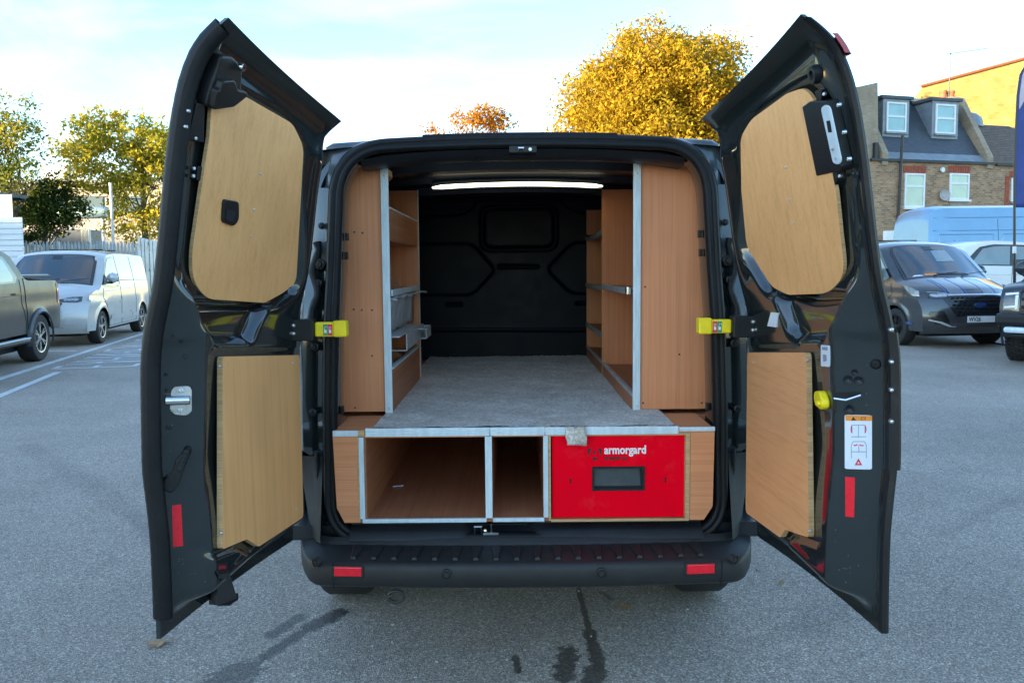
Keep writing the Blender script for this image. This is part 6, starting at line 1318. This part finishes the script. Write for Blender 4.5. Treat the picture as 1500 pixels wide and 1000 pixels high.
hs = thing('terraced_house', 'brick terraced house with dark mansard roof and two dormer windows', 'house', (float(HP[0]), float(HP[1]), 0), hrot)
# local: x along the facade, y into the house, z up
W_ = 8.4
q = MB(); q.box(0.35, W_, 0.0, 8.0, 0.0, 6.72); q.build('front_wall', 'london_brick', hs)
def window(x0, x1, z0, z1, y=0.0, glass='curtain_glass', par=hs, sill=True, bar=0.62):
    fr = MB(); t = 0.09
    for (a, b, c, d) in ((x0, x1, z0, z0+t), (x0, x1, z1-t, z1), (x0, x0+t, z0+t, z1-t), (x1-t, x1, z0+t, z1-t), (x0+t, x1-t, z0+(z1-z0)*bar-0.05, z0+(z1-z0)*bar+0.05)): fr.box(a, b, y-0.06, y+0.05, c, d)
    f = fr.build('window', 'upvc', par); zm = z0+(z1-z0)*bar
    MB().box(x0+t, x1-t, y-0.02, y+0.02, z0+t, zm-0.05).build('pane', glass, f); MB().box(x0+t, x1-t, y-0.015, y+0.02, zm+0.05, z1-t).build('pane', glass, f)
    if sill: MB().box(x0-0.08, x1+0.08, y-0.14, y+0.0, z0-0.10, z0-0.003).build('sill', 'upvc' if y < 0 else 'lead', f)
    return f
window(2.62, 3.88, 4.41, 6.13, -0.002); window(5.45, 6.71, 4.84, 6.20, -0.002); window(2.62, 3.88, 1.0, 2.7, -0.002); window(5.45, 6.71, 1.0, 2.7, -0.002)
for (x0, x1, z) in ((2.55, 3.95, 6.15), (5.38, 6.78, 6.22)):
    n = 9
    for k in range(n):
        a = x0+(x1-x0)*k/n; b = x0+(x1-x0)*(k+1)/n-0.02; MB().prism([(a, -0.02, z), (b, -0.02, z), (b+0.02*(k-4)/4, -0.02, z+0.36), (a+0.02*(k-4)/4, -0.02, z+0.36)], [(a, 0.03, z), (b, 0.03, z), (b+0.02*(k-4)/4, 0.03, z+0.36), (a+0.02*(k-4)/4, 0.03, z+0.36)]).build('lintel_brick', 'red_brick', hs)
MB().box(0.5, 8.3, -0.14, 0.0, 6.68, 6.80).build('gutter', 'gutter', hs); MB().prism([(1.5, -0.10, 6.82), (7.9, -0.10, 6.82), (7.85, 0.32, 7.22), (1.55, 0.32, 7.22)], [(1.5, -0.04, 6.80), (7.9, -0.04, 6.80), (7.85, 0.36, 7.19), (1.55, 0.36, 7.19)]).build('lead_apron', 'lead', hs)
MB().tube([(2.35, -0.10, 8.0), (2.28, -0.12, 6.7), (2.15, -0.10, 0.0)], 0.07, 8).build('drain_pipe', 'gutter', hs, True)
# mansard
MB().prism([(1.6, 0.30, 7.18), (7.75, 0.30, 7.18), (7.5, 2.2, 10.25), (1.5, 2.2, 10.25)], [(1.6, 6.0, 7.18), (7.75, 6.0, 7.18), (7.5, 4.6, 10.25), (1.5, 4.6, 10.25)]).build('mansard_roof', 'slate', hs)
MB().box(1.3, 7.6, 1.95, 5.0, 10.253, 10.40).build('roof_edge', 'lead', hs)
for (x0, x1, z0, z1) in ((2.16, 3.39, 8.34, 9.85), (5.26, 6.55, 8.36, 9.90)):
    MB().prism([(x0-0.2, 0.85, z0-0.25), (x1+0.2, 0.85, z0-0.25), (x1+0.2, 0.85, z1+0.16), (x0-0.2, 0.85, z1+0.16)], [(x0-0.2, 2.6, z0-0.25), (x1+0.2, 2.6, z0-0.25), (x1+0.2, 2.6, z1+0.16), (x0-0.2, 2.6, z1+0.16)]).build('dormer', 'lead', hs)
    MB().box(x0-0.38, x1+0.38, 0.74, 2.6, z1+0.163, z1+0.32).build('dormer_roof', 'slate', hs); window(x0, x1, z0, z1, 0.85, 'sky_glass', bar=0.52)
# party walls
def party(name, x0, x1, pr, mat='pale_brick'): MB().prism([(x0, y, z) for y, z in pr], [(x1, y, z) for y, z in pr]).build(name, mat, hs)
PW = [(-0.12, 6.5), (-0.12, 7.1), (1.85, 10.55), (2.4, 10.75), (5.5, 10.75), (5.5, 6.5)]
party('party_wall', 1.15, 1.50, PW); party('party_wall', 7.78, 8.15, PW)
MB().prism([(-0.9, 0.15, 0.0), (1.1, 0.15, 0.0), (1.12, 0.15, 7.3), (0.98, 0.15, 10.6), (-0.9, 0.15, 10.15)], [(-0.9, 5.0, 0.0), (1.1, 5.0, 0.0), (1.12, 5.0, 7.3), (0.98, 5.0, 10.6), (-0.9, 5.0, 10.15)]).build('side_gable', 'pale_brick', hs)
MB().box(0.75, 0.95, -0.05, 0.12, 6.75, 7.6).build('chimney_stub', 'gutter', hs)
# satellite dish
p = (4.95, -0.25, 5.05); q = MB().lathe([(0.0, 0.06), (0.15, 0.045), (0.28, 0.0), (0.30, -0.02)], p, (0.15, 1, -0.1), 20); ds = q.build('satellite_dish', 'dish_grey', hs, True); MB().tube([(4.95, -0.25, 4.95), (4.95, 0.0, 4.85)], 0.03, 6).build('dish_arm', 'dish_grey', ds)
MB().box(5.5, 6.6, -0.03, 0.0, 4.3, 4.7).build('brick_patch', 'pale_brick', hs)
MB().lathe([(0.0, 0.0), (0.12, 0.0), (0.14, 0.06)], (4.95, -0.10, 6.35), (0, 1, 0), 14).build('alarm_box', 'upvc', hs)
# neighbour with tiled roof and chimney
nb = thing('terraced_house', 'adjoining brick house with brown tiled roof and red chimney pots', 'house', (float(HP[0]), float(HP[1]), 0), hrot)
MB().box(W_+0.02, W_+9, 0.02, 8.0, 0.0, 6.70).build('front_wall', 'london_brick', nb)
MB().prism([(8.2, -0.05, 6.74), (W_+9, -0.05, 6.74), (W_+9, 3.6, 9.5), (8.2, 3.6, 9.5)], [(8.2, 7.6, 6.74), (W_+9, 7.6, 6.74), (W_+9, 3.9, 9.5), (8.2, 3.9, 9.5)]).build('roof', 'slate', nb)
for k in range(22):
    t = k/22; y0 = -0.12+3.6*t; z0 = 6.76+2.74*t
    MB().prism([(8.2, y0, z0), (13.2, y0, z0), (13.2, y0+0.19, z0+0.135), (8.2, y0+0.19, z0+0.135)], [(8.2, y0-0.03, z0+0.05), (13.2, y0-0.03, z0+0.05), (13.2, y0+0.17, z0+0.165), (8.2, y0+0.17, z0+0.165)]).build('tile_course', 'roof_tile', nb)
MB().box(8.4, 13.5, -0.14, 0.0, 6.66, 6.78).build('gutter', 'gutter', nb)
ch = MB().box(8.3, 9.6, 3.2, 4.2, 8.8, 10.2).build('chimney', 'london_brick', nb); MB().box(8.25, 9.65, 3.15, 4.25, 10.203, 10.33).build('chimney_cap', 'lead', ch)
for x in (8.45, 9.0): MB().lathe([(0.17, 0.0), (0.19, 0.9), (0.21, 0.92), (0.21, 1.05), (0.14, 1.05)], (x+0.1, 3.7, 10.34), (0, 0, 1), 14).build('chimney_pot', 'terracotta', ch, True)
MB().lathe([(0.9, 0.0), (0.8, 0.5), (0.5, 0.8), (0.0, 0.95)], (10.6, 4.0, 9.4), (0, 0, 1), 14).build('ridge_mound', 'lead', nb, True)
aa = MB().tube([(8.25, 3.0, 9.0), (8.3, 3.0, 13.3)], 0.03, 6).build('aerial', 'gutter', nb); MB().tube([(8.0, 3.0, 13.2), (10.2, 2.4, 13.5)], 0.02, 6).build('aerial_boom', 'gutter', aa)
window(9.55, 10.6, 4.8, 6.05, 0.018, 'sky_glass', nb); 
for k in range(7): MB().box(9.42+0.19*k, 9.59+0.19*k, -0.01, 0.04, 6.08, 6.42).build('lintel_brick', 'red_brick', nb)
MB().box(9.15, 9.4, -0.02, 0.3, 3.5, 6.15).build('brick_pier', 'red_brick', nb)
# sunlit taller block behind
yb = thing('brick_block', 'tall yellow brick building catching low sun behind the terraced house', 'building', (30, 52, 0), world=True)
A = atY(1350, 128, 52); B = atY(1508, 85, 52); q = MB()
q.prism([(A[0], 52, 0), (B[0]+14, 52, 0), (B[0]+14, 52, B[2]+3.2), (B[0], 52, B[2]), (A[0], 52, A[2])], [(A[0]+3, 60, 0), (B[0]+14, 60, 0), (B[0]+14, 60, B[2]+3.2), (B[0]+3, 60, B[2]), (A[0]+3, 60, A[2])]); q.build('wall', 'sunny_brick', yb)
MB().tube([(A[0]-0.1, 51.93, A[2]+0.06), (B[0], 51.93, B[2]+0.06), (B[0]+14, 51.93, B[2]+3.26)], 0.10, 6).build('coping', 'terracotta', yb)
# timber canopy frame in front of the house
tf = thing('timber_frame', 'dark timber stair frame between the grey van and the blue van', 'frame', (float(atY(1345, 335, 30)[0]), 30, 0), world=True)
for (a, b) in (((1318, 338), (1362, 314)), ((1330, 340), (1362, 324)), ((1361, 312), (1362, 350)), ((1318, 340), (1320, 372)), ((1340, 330), (1341, 360))):
    P = atY(*a, 30); Q = atY(*b, 30); MB().tube([P, Q], 0.10, 6).build('beam', 'timber_dark', tf)
P = atY(1340, 338, 29.8); MB().box(P[0]-1.2, P[0]+0.6, 29.6, 29.9, 0, P[2]).build('low_wall', 'upvc', tf)

# ================================================================ LEFT BACKGROUND
base_mat('clapboard', (0.62, 0.66, 0.68), 0.6, var=0.08, vscale=2, stretch=(0.3, 0.3, 3), dirt=0.2, dirtcol=(0.35, 0.36, 0.35)); base_mat('tan_render', (0.38, 0.33, 0.27), 0.85, var=0.1, vscale=1); base_mat('duct_steel', (0.36, 0.48, 0.47), 0.4, 0.3, var=0.15, vscale=2); base_mat('galvanised', (0.42, 0.46, 0.48), 0.45, 0.6, var=0.2, vscale=3); base_mat('cabinet_grey', (0.16, 0.18, 0.19), 0.5, var=0.15, vscale=3); base_mat('sign_yellow', (0.75, 0.60, 0.02), 0.5, var=0.05, vscale=3)
cb = thing('clad_hut', 'white boarded hut wall at the left edge', 'hut', (-19, 25, 0), world=True)
a = atY(32, 318, 25); xr = a[0]; ztop = a[2]; nbd = int(ztop/0.19)
sk_ = lambda x, y: x*y/25-0.15
MB().prism([(xr-8, 25.03, 0), (xr-0.03, 25.03, 0), (sk_(xr, 30), 30, 0), (xr-10, 30, 0)], [(xr-8, 25.03, ztop-0.03), (xr-0.03, 25.03, ztop-0.03), (sk_(xr, 30), 30, ztop-0.03), (xr-10, 30, ztop-0.03)]).build('hut_core', 'clapboard', cb)
for k in range(nbd+1):
    z = k*ztop/(nbd+1); h = ztop/(nbd+1); MB().prism([(xr-8, 24.97, z), (xr, 24.97, z), (xr, 25.02, z), (xr-8, 25.02, z)], [(xr-8, 25.005, z+h-0.006), (xr, 25.005, z+h-0.006), (xr, 25.025, z+h-0.006), (xr-8, 25.025, z+h-0.006)]).build('board', 'clapboard', cb)
a2 = atY(17, 285, 25.6); z2 = a2[2]
MB().prism([(a2[0]-6, 25.6, ztop-0.03), (a2[0], 25.6, ztop-0.03), (a2[0]*29/25.6-0.1, 29, ztop-0.03), (a2[0]-8, 29, ztop-0.03)], [(a2[0]-6, 25.6, z2), (a2[0], 25.6, z2), (a2[0]*29/25.6-0.1, 29, z2), (a2[0]-8, 29, z2)]).build('upper_wall', 'clapboard', cb); MB().lathe([(1.1, 0.0), (1.2, 0.1), (0.0, 0.16)], (a2[0]-1.6, 26.8, z2), (0, 0, 1), 16).build('upper_cap', 'lead', cb, True)
# palisade fence
fn = thing('palisade_fence', 'pale steel palisade fence running behind the silver van', 'fence', (-18, 30, 0), world=True)
fa = np.array([-21.0, 30.5]); fb_ = np.array([-13.0, 29.6]); nP = 54
for k in range(nP):
    P = fa+(fb_-fa)*k/(nP-1); h = 2.75-0.002*k+0.03*math.sin(k*2.1)
    MB().prism([(P[0]-0.045, P[1]-0.01, 0.05), (P[0]+0.045, P[1]-0.01, 0.05), (P[0]+0.045, P[1]-0.01, h-0.12), (P[0], P[1]-0.01, h), (P[0]-0.045, P[1]-0.01, h-0.12)], [(P[0]-0.045, P[1]+0.01, 0.05), (P[0]+0.045, P[1]+0.01, 0.05), (P[0]+0.045, P[1]+0.01, h-0.12), (P[0], P[1]+0.01, h), (P[0]-0.045, P[1]+0.01, h-0.12)]).build('pale', 'galvanised', fn)
for z in (0.5, 2.2): MB().prism([(fa[0], fa[1]+0.015, z), (fb_[0], fb_[1]+0.015, z), (fb_[0], fb_[1]+0.06, z), (fa[0], fa[1]+0.06, z)], [(fa[0], fa[1]+0.015, z+0.06), (fb_[0], fb_[1]+0.015, z+0.06), (fb_[0], fb_[1]+0.06, z+0.06), (fa[0], fa[1]+0.06, z+0.06)]).build('rail', 'galvanised', fn)
for k in range(4): P = fa+(fb_-fa)*(k+0.4)/4; MB().box(P[0]-0.06, P[0]+0.06, P[1]+0.07, P[1]+0.17, 0, 2.7).build('post', 'galvanised', fn)
# gate nearer the camera beside the van's left door
gt = thing('steel_gate', 'tall galvanised steel gate standing beside the silver van', 'gate', (-13.6, 27.5, 0), world=True)
for k, px in enumerate((209, 214, 219, 226, 231)):
    P = atY(px, 450, 27.5); MB().box(P[0]-0.05, P[0]+0.05, 27.45, 27.55, 0.1, 2.72-0.03*k).build('gate_bar', 'galvanised', gt)
P0 = atY(207, 450, 27.5); P1 = atY(233, 450, 27.5)
for z in (0.35, 1.5, 2.45): MB().box(P0[0], P1[0], 27.56, 27.62, z, z+0.08).build('gate_rail', 'galvanised', gt)
MB().box(P0[0]+0.06, P0[0]+0.34, 27.42, 27.44, 0.0, 0.75).build('gate_drop_bolt', 'cabinet_grey', gt)
# works building, duct, cabinet, lamp post
wb = thing('works_building', 'tan works building half hidden behind the left trees', 'building', (-20, 46, 0), world=True)
a = atY(55, 262, 46); b = atY(262, 290, 46)
MB().box(a[0]-14, b[0]+3, 46, 58, 0, atY(120, 268, 46)[2]).build('wall', 'tan_render', wb); MB().box(a[0]-14, b[0]+3.1, 45.9, 58, atY(120, 268, 46)[2]+0.003, atY(120, 262, 46)[2]).build('roof_edge', 'lead', wb)
for px in (70, 130, 185): P = atY(px, 300, 45.98); MB().box(P[0]-0.9, P[0]+0.9, 45.95, 46.0, P[2]-0.5, P[2]+0.5).build('window', 'car_glass', wb)
P = atY(60, 262, 47); hc_ = MB().box(P[0], P[0]+1.6, 47, 49, P[2], P[2]+0.8).build('roof_plant', 'galvanised', wb)
for k in range(8): P = atY(95+4*k, 250, 47.2); MB().box(P[0]-0.04, P[0]+0.04, 47.1, 47.2, atY(100, 262, 47)[2], P[2]).build('roof_railing', 'galvanised', wb)
dc = thing('steel_duct', 'fat pale green steel pipe on legs beyond the palisade fence', 'pipe', (-22, 40, 0), world=True)
a = atY(88, 312, 40); b = atY(158, 311, 40); r_ = 0.32
MB().lathe([(0.0, 0.0), (r_*0.9, 0.0), (r_, 0.05), (r_, b[0]-a[0]-0.05), (r_*0.9, b[0]-a[0]), (0.0, b[0]-a[0])], a, (1, 0, 0), 24).build('pipe_barrel', 'duct_steel', dc, True)
for px in (105, 150): P = atY(px, 320, 40); MB().box(P[0]-0.06, P[0]+0.06, 39.9, 40.1, 0, P[2]).build('leg', 'galvanised', dc)
ec = thing('plant_cabinet', 'grey plant cabinet with small yellow sign beyond the fence', 'cabinet', (-21, 36, 0), world=True)
a = atY(78, 336, 36); b = atY(124, 336, 36); MB().box(a[0], b[0], 36, 37.5, 0, a[2]).build('casing', 'cabinet_grey', ec, bevel=0.04); P = atY(88, 342, 35.98); MB().box(P[0]-0.14, P[0]+0.14, 35.96, 35.998, P[2]-0.07, P[2]+0.07).build('sign', 'sign_yellow', ec)
for k in range(6): P = atY(121+2*k, 340, 35.9); MB().box(P[0]-0.02, P[0]+0.02, 35.8, 35.98, 1.2, a[2]-0.02).build('vent_slat', 'galvanised', ec)
lp = thing('lamp_post', 'thin grey post standing in front of the yellow maple', 'post', (float(atY(162, 300, 31)[0]), 31.0, 0), world=True)
P = atY(162, 271, 31); MB().tube([(P[0], 31, 0), (P[0], 31, 2.0), (P[0], 31, P[2])], [0.07, 0.06, 0.05], 8).build('post', 'galvanised', lp, True); MB().lathe([(0.06, 0.0), (0.06, 0.08), (0.0, 0.1)], (P[0], 31, P[2]), (0, 0, 1), 8).build('cap', 'galvanised', lp)

# ================================================================ TREES
def leaf_mat(name, cols):
    mt = bpy.data.materials.new(name); mt.use_nodes = True; nt = mt.node_tree; nt.nodes.clear(); L = nt.links
    at = nd(nt, 'ShaderNodeAttribute'); at.attribute_name = 'rnd'
    rp = nt.nodes.new('ShaderNodeValToRGB'); e = rp.color_ramp.elements; e[0].color = (*cols[0], 1); e[1].color = (*cols[-1], 1)
    for i, c in enumerate(cols[1:-1]): k = e.new((i+1)/(len(cols)-1)); k.color = (*c, 1)
    L.new(at.outputs['Fac'], rp.inputs['Fac'])
    d = nd(nt, 'ShaderNodeBsdfDiffuse'); t = nd(nt, 'ShaderNodeBsdfTranslucent'); mx = nd(nt, 'ShaderNodeMixShader'); mx.inputs[0].default_value = 0.48; o = nd(nt, 'ShaderNodeOutputMaterial')
    L.new(rp.outputs['Color'], d.inputs['Color']); L.new(rp.outputs['Color'], t.inputs['Color']); L.new(d.outputs[0], mx.inputs[1]); L.new(t.outputs[0], mx.inputs[2]); L.new(mx.outputs[0], o.inputs['Surface'])
    MATS[name] = mt
leaf_mat('leaf_gold', [(0.28, 0.22, 0.025), (0.38, 0.27, 0.026), (0.45, 0.31, 0.028), (0.47, 0.30, 0.028), (0.44, 0.24, 0.03)])
leaf_mat('leaf_orange', [(0.38, 0.16, 0.02), (0.50, 0.20, 0.02), (0.48, 0.26, 0.03)])
leaf_mat('leaf_maple', [(0.18, 0.20, 0.04), (0.32, 0.30, 0.04), (0.46, 0.38, 0.04), (0.58, 0.41, 0.04)])
leaf_mat('leaf_green', [(0.08, 0.12, 0.03), (0.15, 0.19, 0.04), (0.28, 0.27, 0.04), (0.5, 0.35, 0.04)])
leaf_mat('leaf_dark', [(0.025, 0.05, 0.016), (0.04, 0.07, 0.02), (0.06, 0.085, 0.022)])
base_mat('bark', (0.10, 0.08, 0.06), 0.9, var=0.3, vscale=4, stretch=(4, 4, 1), bump=0.6, bscale=8)
def tree(name, label, base, fork, blobs, mat, nclu, nleaf, size, spread, seed, up=0.25, group=None, jitter=0.12, trunk_r=0.2):
    rng = np.random.RandomState(seed); root = thing(name, label, 'tree', (float(base[0]), float(base[1]), 0), 0, group, world=True)
    vol = np.array([b[1][0]*b[1][1]*b[1][2] for b in blobs])**0.8; vol /= vol.sum(); cen = []
    for _ in range(nclu):
        c, r = blobs[rng.choice(len(blobs), p=vol)]; d = rng.normal(size=3); d /= np.linalg.norm(d)
        rad = 0.45+0.55*rng.rand()**0.5+rng.normal()*jitter*0.5
        cen.append(np.array(c)+d*rad*np.array(r))
    cen = np.array(cen)
    tot = nclu*nleaf; C = np.repeat(cen, nleaf, 0)+rng.normal(size=(tot, 3))*spread*np.array([1, 1, 0.7])
    n = rng.normal(size=(tot, 3)); n[:, 2] += up*2; n /= np.linalg.norm(n, axis=1)[:, None]; a = np.cross(n, rng.normal(size=(tot, 3))); a /= np.linalg.norm(a, axis=1)[:, None]; b = np.cross(n, a)
    s = size*(0.6+0.8*rng.rand(tot))[:, None]; w = 0.42
    V = np.stack([C-a*s*0.5, C+b*s*w*0.5+n*s*0.08, C+a*s*0.5, C-b*s*w*0.5+n*s*0.08], 1).reshape(-1, 3)
    me = bpy.data.meshes.new('crown'); me.vertices.add(tot*4); me.vertices.foreach_set('co', V.ravel()); me.loops.add(tot*4); me.loops.foreach_set('vertex_index', np.arange(tot*4, dtype=np.int32)); me.polygons.add(tot); me.polygons.foreach_set('loop_start', np.arange(0, tot*4, 4, dtype=np.int32))
    try: me.polygons.foreach_set('loop_total', np.full(tot, 4, dtype=np.int32))
    except Exception: pass
    me.update(); me.validate()
    at = me.attributes.new('rnd', 'FLOAT', 'FACE'); base_r = np.repeat(rng.rand(nclu), nleaf)*0.6+rng.rand(tot)*0.4; at.data.foreach_set('value', base_r.astype(np.float32))
    cr = link('crown', me, mat, root)
    t = MB(); f = np.array(fork, float); b0 = np.array([base[0], base[1], 0.0]); zt_c = cen[:, 2].max(); tp = np.array([cen[:, 0].mean()*0.5+f[0]*0.5, cen[:, 1].mean(), f[2]+(zt_c-f[2])*0.85])
    t.tube([b0, b0+(f-b0)*0.5+np.array([0.1, 0, 0]), f, f*0.5+tp*0.5+np.array([0.15, 0, 0]), tp], [trunk_r*1.3, trunk_r, trunk_r*0.75, trunk_r*0.4, 0.02], 10); t.build('trunk', 'bark', root, True)
    lim = MB()
    for k in range(min(26, nclu)):
        e_ = cen[rng.randint(nclu)]; g_ = rng.rand()*0.75; st_ = f+(tp-f)*g_; st_[2] = min(st_[2], max(f[2], e_[2]-0.2)); mid = st_+(e_-st_)*0.5+np.array([0, 0, 0.1])*np.linalg.norm(e_-st_)*rng.rand()+rng.normal(size=3)*0.06*np.linalg.norm(e_-st_)
        k_ = trunk_r*0.24*(1-0.6*g_); lim.tube([st_, st_*0.55+mid*0.45, mid, mid*0.4+e_*0.6, e_], [k_, k_*0.75, k_*0.5, k_*0.3, 0.008], 6)
    lb_ = lim.build('limbs', 'bark', root, True); lb_['kind'] = 'stuff'
    return root
yt = lambda px, py, Y: tuple(atY(px, py, Y))
tree('maple_tree', 'large round golden autumn tree rising behind the van roof', (8.3, 45.5), (8.3, 45.5, 4.5),
     [(yt(955, 135, 45), (4.4, 4.2, 3.0)), (yt(955, 85, 45), (2.7, 2.7, 1.8)), (yt(885, 150, 45), (2.6, 2.6, 2.2)), (yt(1025, 110, 45), (2.4, 2.6, 2.3)), (yt(860, 185, 45), (2.0, 2.0, 1.4)), (yt(950, 200, 45), (5.0, 4.4, 3.0)), (yt(1050, 170, 45), (2.2, 2.4, 2.4)), (yt(960, 260, 45), (4.6, 4.0, 2.6))], 'leaf_gold', 1000, 90, 0.25, 0.42, 11, 0.2, trunk_r=0.4)
tree('ornamental_tree', 'thin orange treetop peeping over the van roof', (-3.3, 60), (-3.3, 60, 9.0), [(yt(700, 190, 60), (2.0, 2.0, 1.6)), (yt(712, 172, 60), (1.6, 1.6, 0.9)), (yt(640, 195, 60), (1.0, 1.0, 0.9)), (yt(675, 176, 60), (1.2, 1.2, 0.7)), (yt(740, 180, 60), (0.8, 0.8, 0.7))], 'leaf_orange', 110, 26, 0.30, 0.30, 5, 0.2, trunk_r=0.2)
tree('maple_tree', 'spreading yellow green maple beyond the palisade fence', (-16.3, 34), (-16.5, 34, 3.4),
     [(yt(190, 200, 34), (2.0, 1.8, 0.85)), (yt(150, 190, 34), (1.3, 1.5, 0.8)), (yt(112, 215, 34), (1.0, 1.2, 0.55)), (yt(170, 240, 34), (2.2, 2.0, 0.9)), (yt(235, 215, 34), (1.6, 1.6, 1.1)), (yt(150, 265, 34), (1.9, 1.6, 0.55)), (yt(205, 290, 34), (1.5, 1.5, 0.9)), (yt(205, 330, 34), (1.3, 1.3, 0.9)), (yt(110, 275, 34), (1.0, 1.0, 0.4)), (yt(250, 270, 34), (1.6, 1.6, 2.0))], 'leaf_maple', 340, 46, 0.20, 0.22, 21, 0.1, jitter=0.2, trunk_r=0.17)
tree('birch_tree', 'tall sparse green tree beside the white boarded hut', (-20.75, 31.5), (-20.75, 31.5, 3.0),
     [(yt(28, 205, 31.5), (0.75, 0.8, 1.5)), (yt(38, 170, 31.5), (0.4, 0.4, 0.9)), (yt(5, 175, 31.5), (0.7, 0.7, 1.2)), (yt(12, 235, 31.5), (0.9, 0.9, 1.2)), (yt(38, 250, 31.5), (0.7, 0.7, 1.0)), (yt(55, 198, 31.5), (0.28, 0.3, 0.5)), (yt(8, 280, 31.5), (1.0, 0.9, 1.0)), (yt(-25, 230, 31.5), (1.0, 1.0, 2.0))], 'leaf_green', 170, 34, 0.17, 0.22, 31, 0.3, jitter=0.25, trunk_r=0.11)
tree('shrub_tree', 'dense dark green tree below the maple beside the hut', (-20.4, 33), (-20.4, 33, 2.2),
     [(yt(65, 300, 33), (1.3, 1.2, 0.9)), (yt(95, 310, 33), (1.0, 1.0, 0.6)), (yt(50, 330, 33), (1.2, 1.2, 0.8)), (yt(80, 268, 33), (0.7, 0.7, 0.5)), (yt(120, 303, 33), (0.6, 0.6, 0.3)), (yt(30, 295, 33), (0.9, 0.9, 0.8))], 'leaf_dark', 190, 46, 0.17, 0.22, 41, 0.3, trunk_r=0.13)
# bare twigs over the hut roof
rng = np.random.RandomState(3); bt_ = thing('bare_shrub', 'bare twiggy shrub arching over the hut roof', 'shrub', tuple(atY(20, 330, 27.5)[:2])+(0,), world=True)
o0 = atY(22, 318, 27.5); q = MB(); q.tube([(o0[0], 27.5, 0), tuple(o0)], 0.05, 6)
for k in range(15):
    e_ = atY(22+rng.uniform(-25, 50), 318-rng.uniform(15, 75), 27.5+rng.uniform(-0.5, 0.5)); mid = (o0+e_)/2+np.array([0, 0, 0.3*rng.rand()]); q.tube([o0, mid, e_], [0.012, 0.007, 0.003], 5)
q.build('twigs', 'bark', bt_, True)
# added blocks, out of frame towards the low sun, only there to shade the yard
e2 = np.array([0.88, 0.47]); t2 = np.array([0.47, -0.88])
def shade_block(name, label, q0, q1, a0, h, mat):
    c = e2*a0+t2*(q0+q1)/2; L_ = abs(q1-q0)/2
    o = thing(name, label, 'building', (float(c[0]), float(c[1]), 0), math.atan2(t2[1], t2[0]))
    MB().box(-L_, L_, -6, 6, 0, h).build('wall', mat, o)
    n = int(L_*2/4)
    for fz in range(1, int(h/3.2)):
        for k in range(n):
            x = -L_+2+k*4; MB().box(x-0.7, x+0.7, 6.0, 6.05, fz*3.2-1.0, fz*3.2+0.8).build('window', 'car_glass', o)
    return o
shade_block('tall_shade_block', 'added long tall brick block out of frame that shades the yard and house', -26.3, 40, -160, 31.5, 'london_brick')
shade_block('low_shade_block', 'added lower brick block out of frame that shades the ground by the left trees', -75, -26.4, -160, 19.5, 'pale_brick')
# fallen leaves on the asphalt
leaf_mat('leaf_fallen', [(0.42, 0.24, 0.10), (0.5, 0.3, 0.15)]); base_mat('dry_leaf', (0.40, 0.24, 0.12), 0.8, var=0.35, vscale=40)
def fallen(px, py, label, rz, s=0.035):
    P = atZ(px, py, 0.0); q = MB(); pts = []
    for k in range(22):
        a = 2*math.pi*k/22; r_ = s*(0.62+0.38*abs(math.cos(2.5*a)))*(1 if k % 2 else 0.8); pts.append((r_*1.15*math.cos(a), r_*math.sin(a)))
    ca, sa_ = math.cos(rz), math.sin(rz); V = [(P[0], P[1], 0.010)]+[(P[0]+ca*x-sa_*y, P[1]+sa_*x+ca*y, 0.006+0.016*abs(math.sin(3*i+rz))*abs(x)/s) for i, (x, y) in enumerate(pts)]
    q.add(V, [(0, i+1, (i+1) % 22+1) for i in range(22)]); q.tube([(P[0], P[1], 0.010), (P[0]+ca*s*1.6, P[1]+sa_*s*1.6, 0.012)], 0.0015, 5)
    tag(q.build('fallen_leaf', 'dry_leaf', None, 'all'), label, 'leaf', 'fallen leaves on the asphalt')
fallen(230, 944, 'crumpled pale brown leaf lying below the left door tip', 0.4, 0.042); fallen(915, 890, 'curled brown leaf lying below the bumper beside the dark trickle', 0.1, 0.036); fallen(1145, 855, 'tiny reddish leaf scrap lying below the right door', 1.0, 0.016)
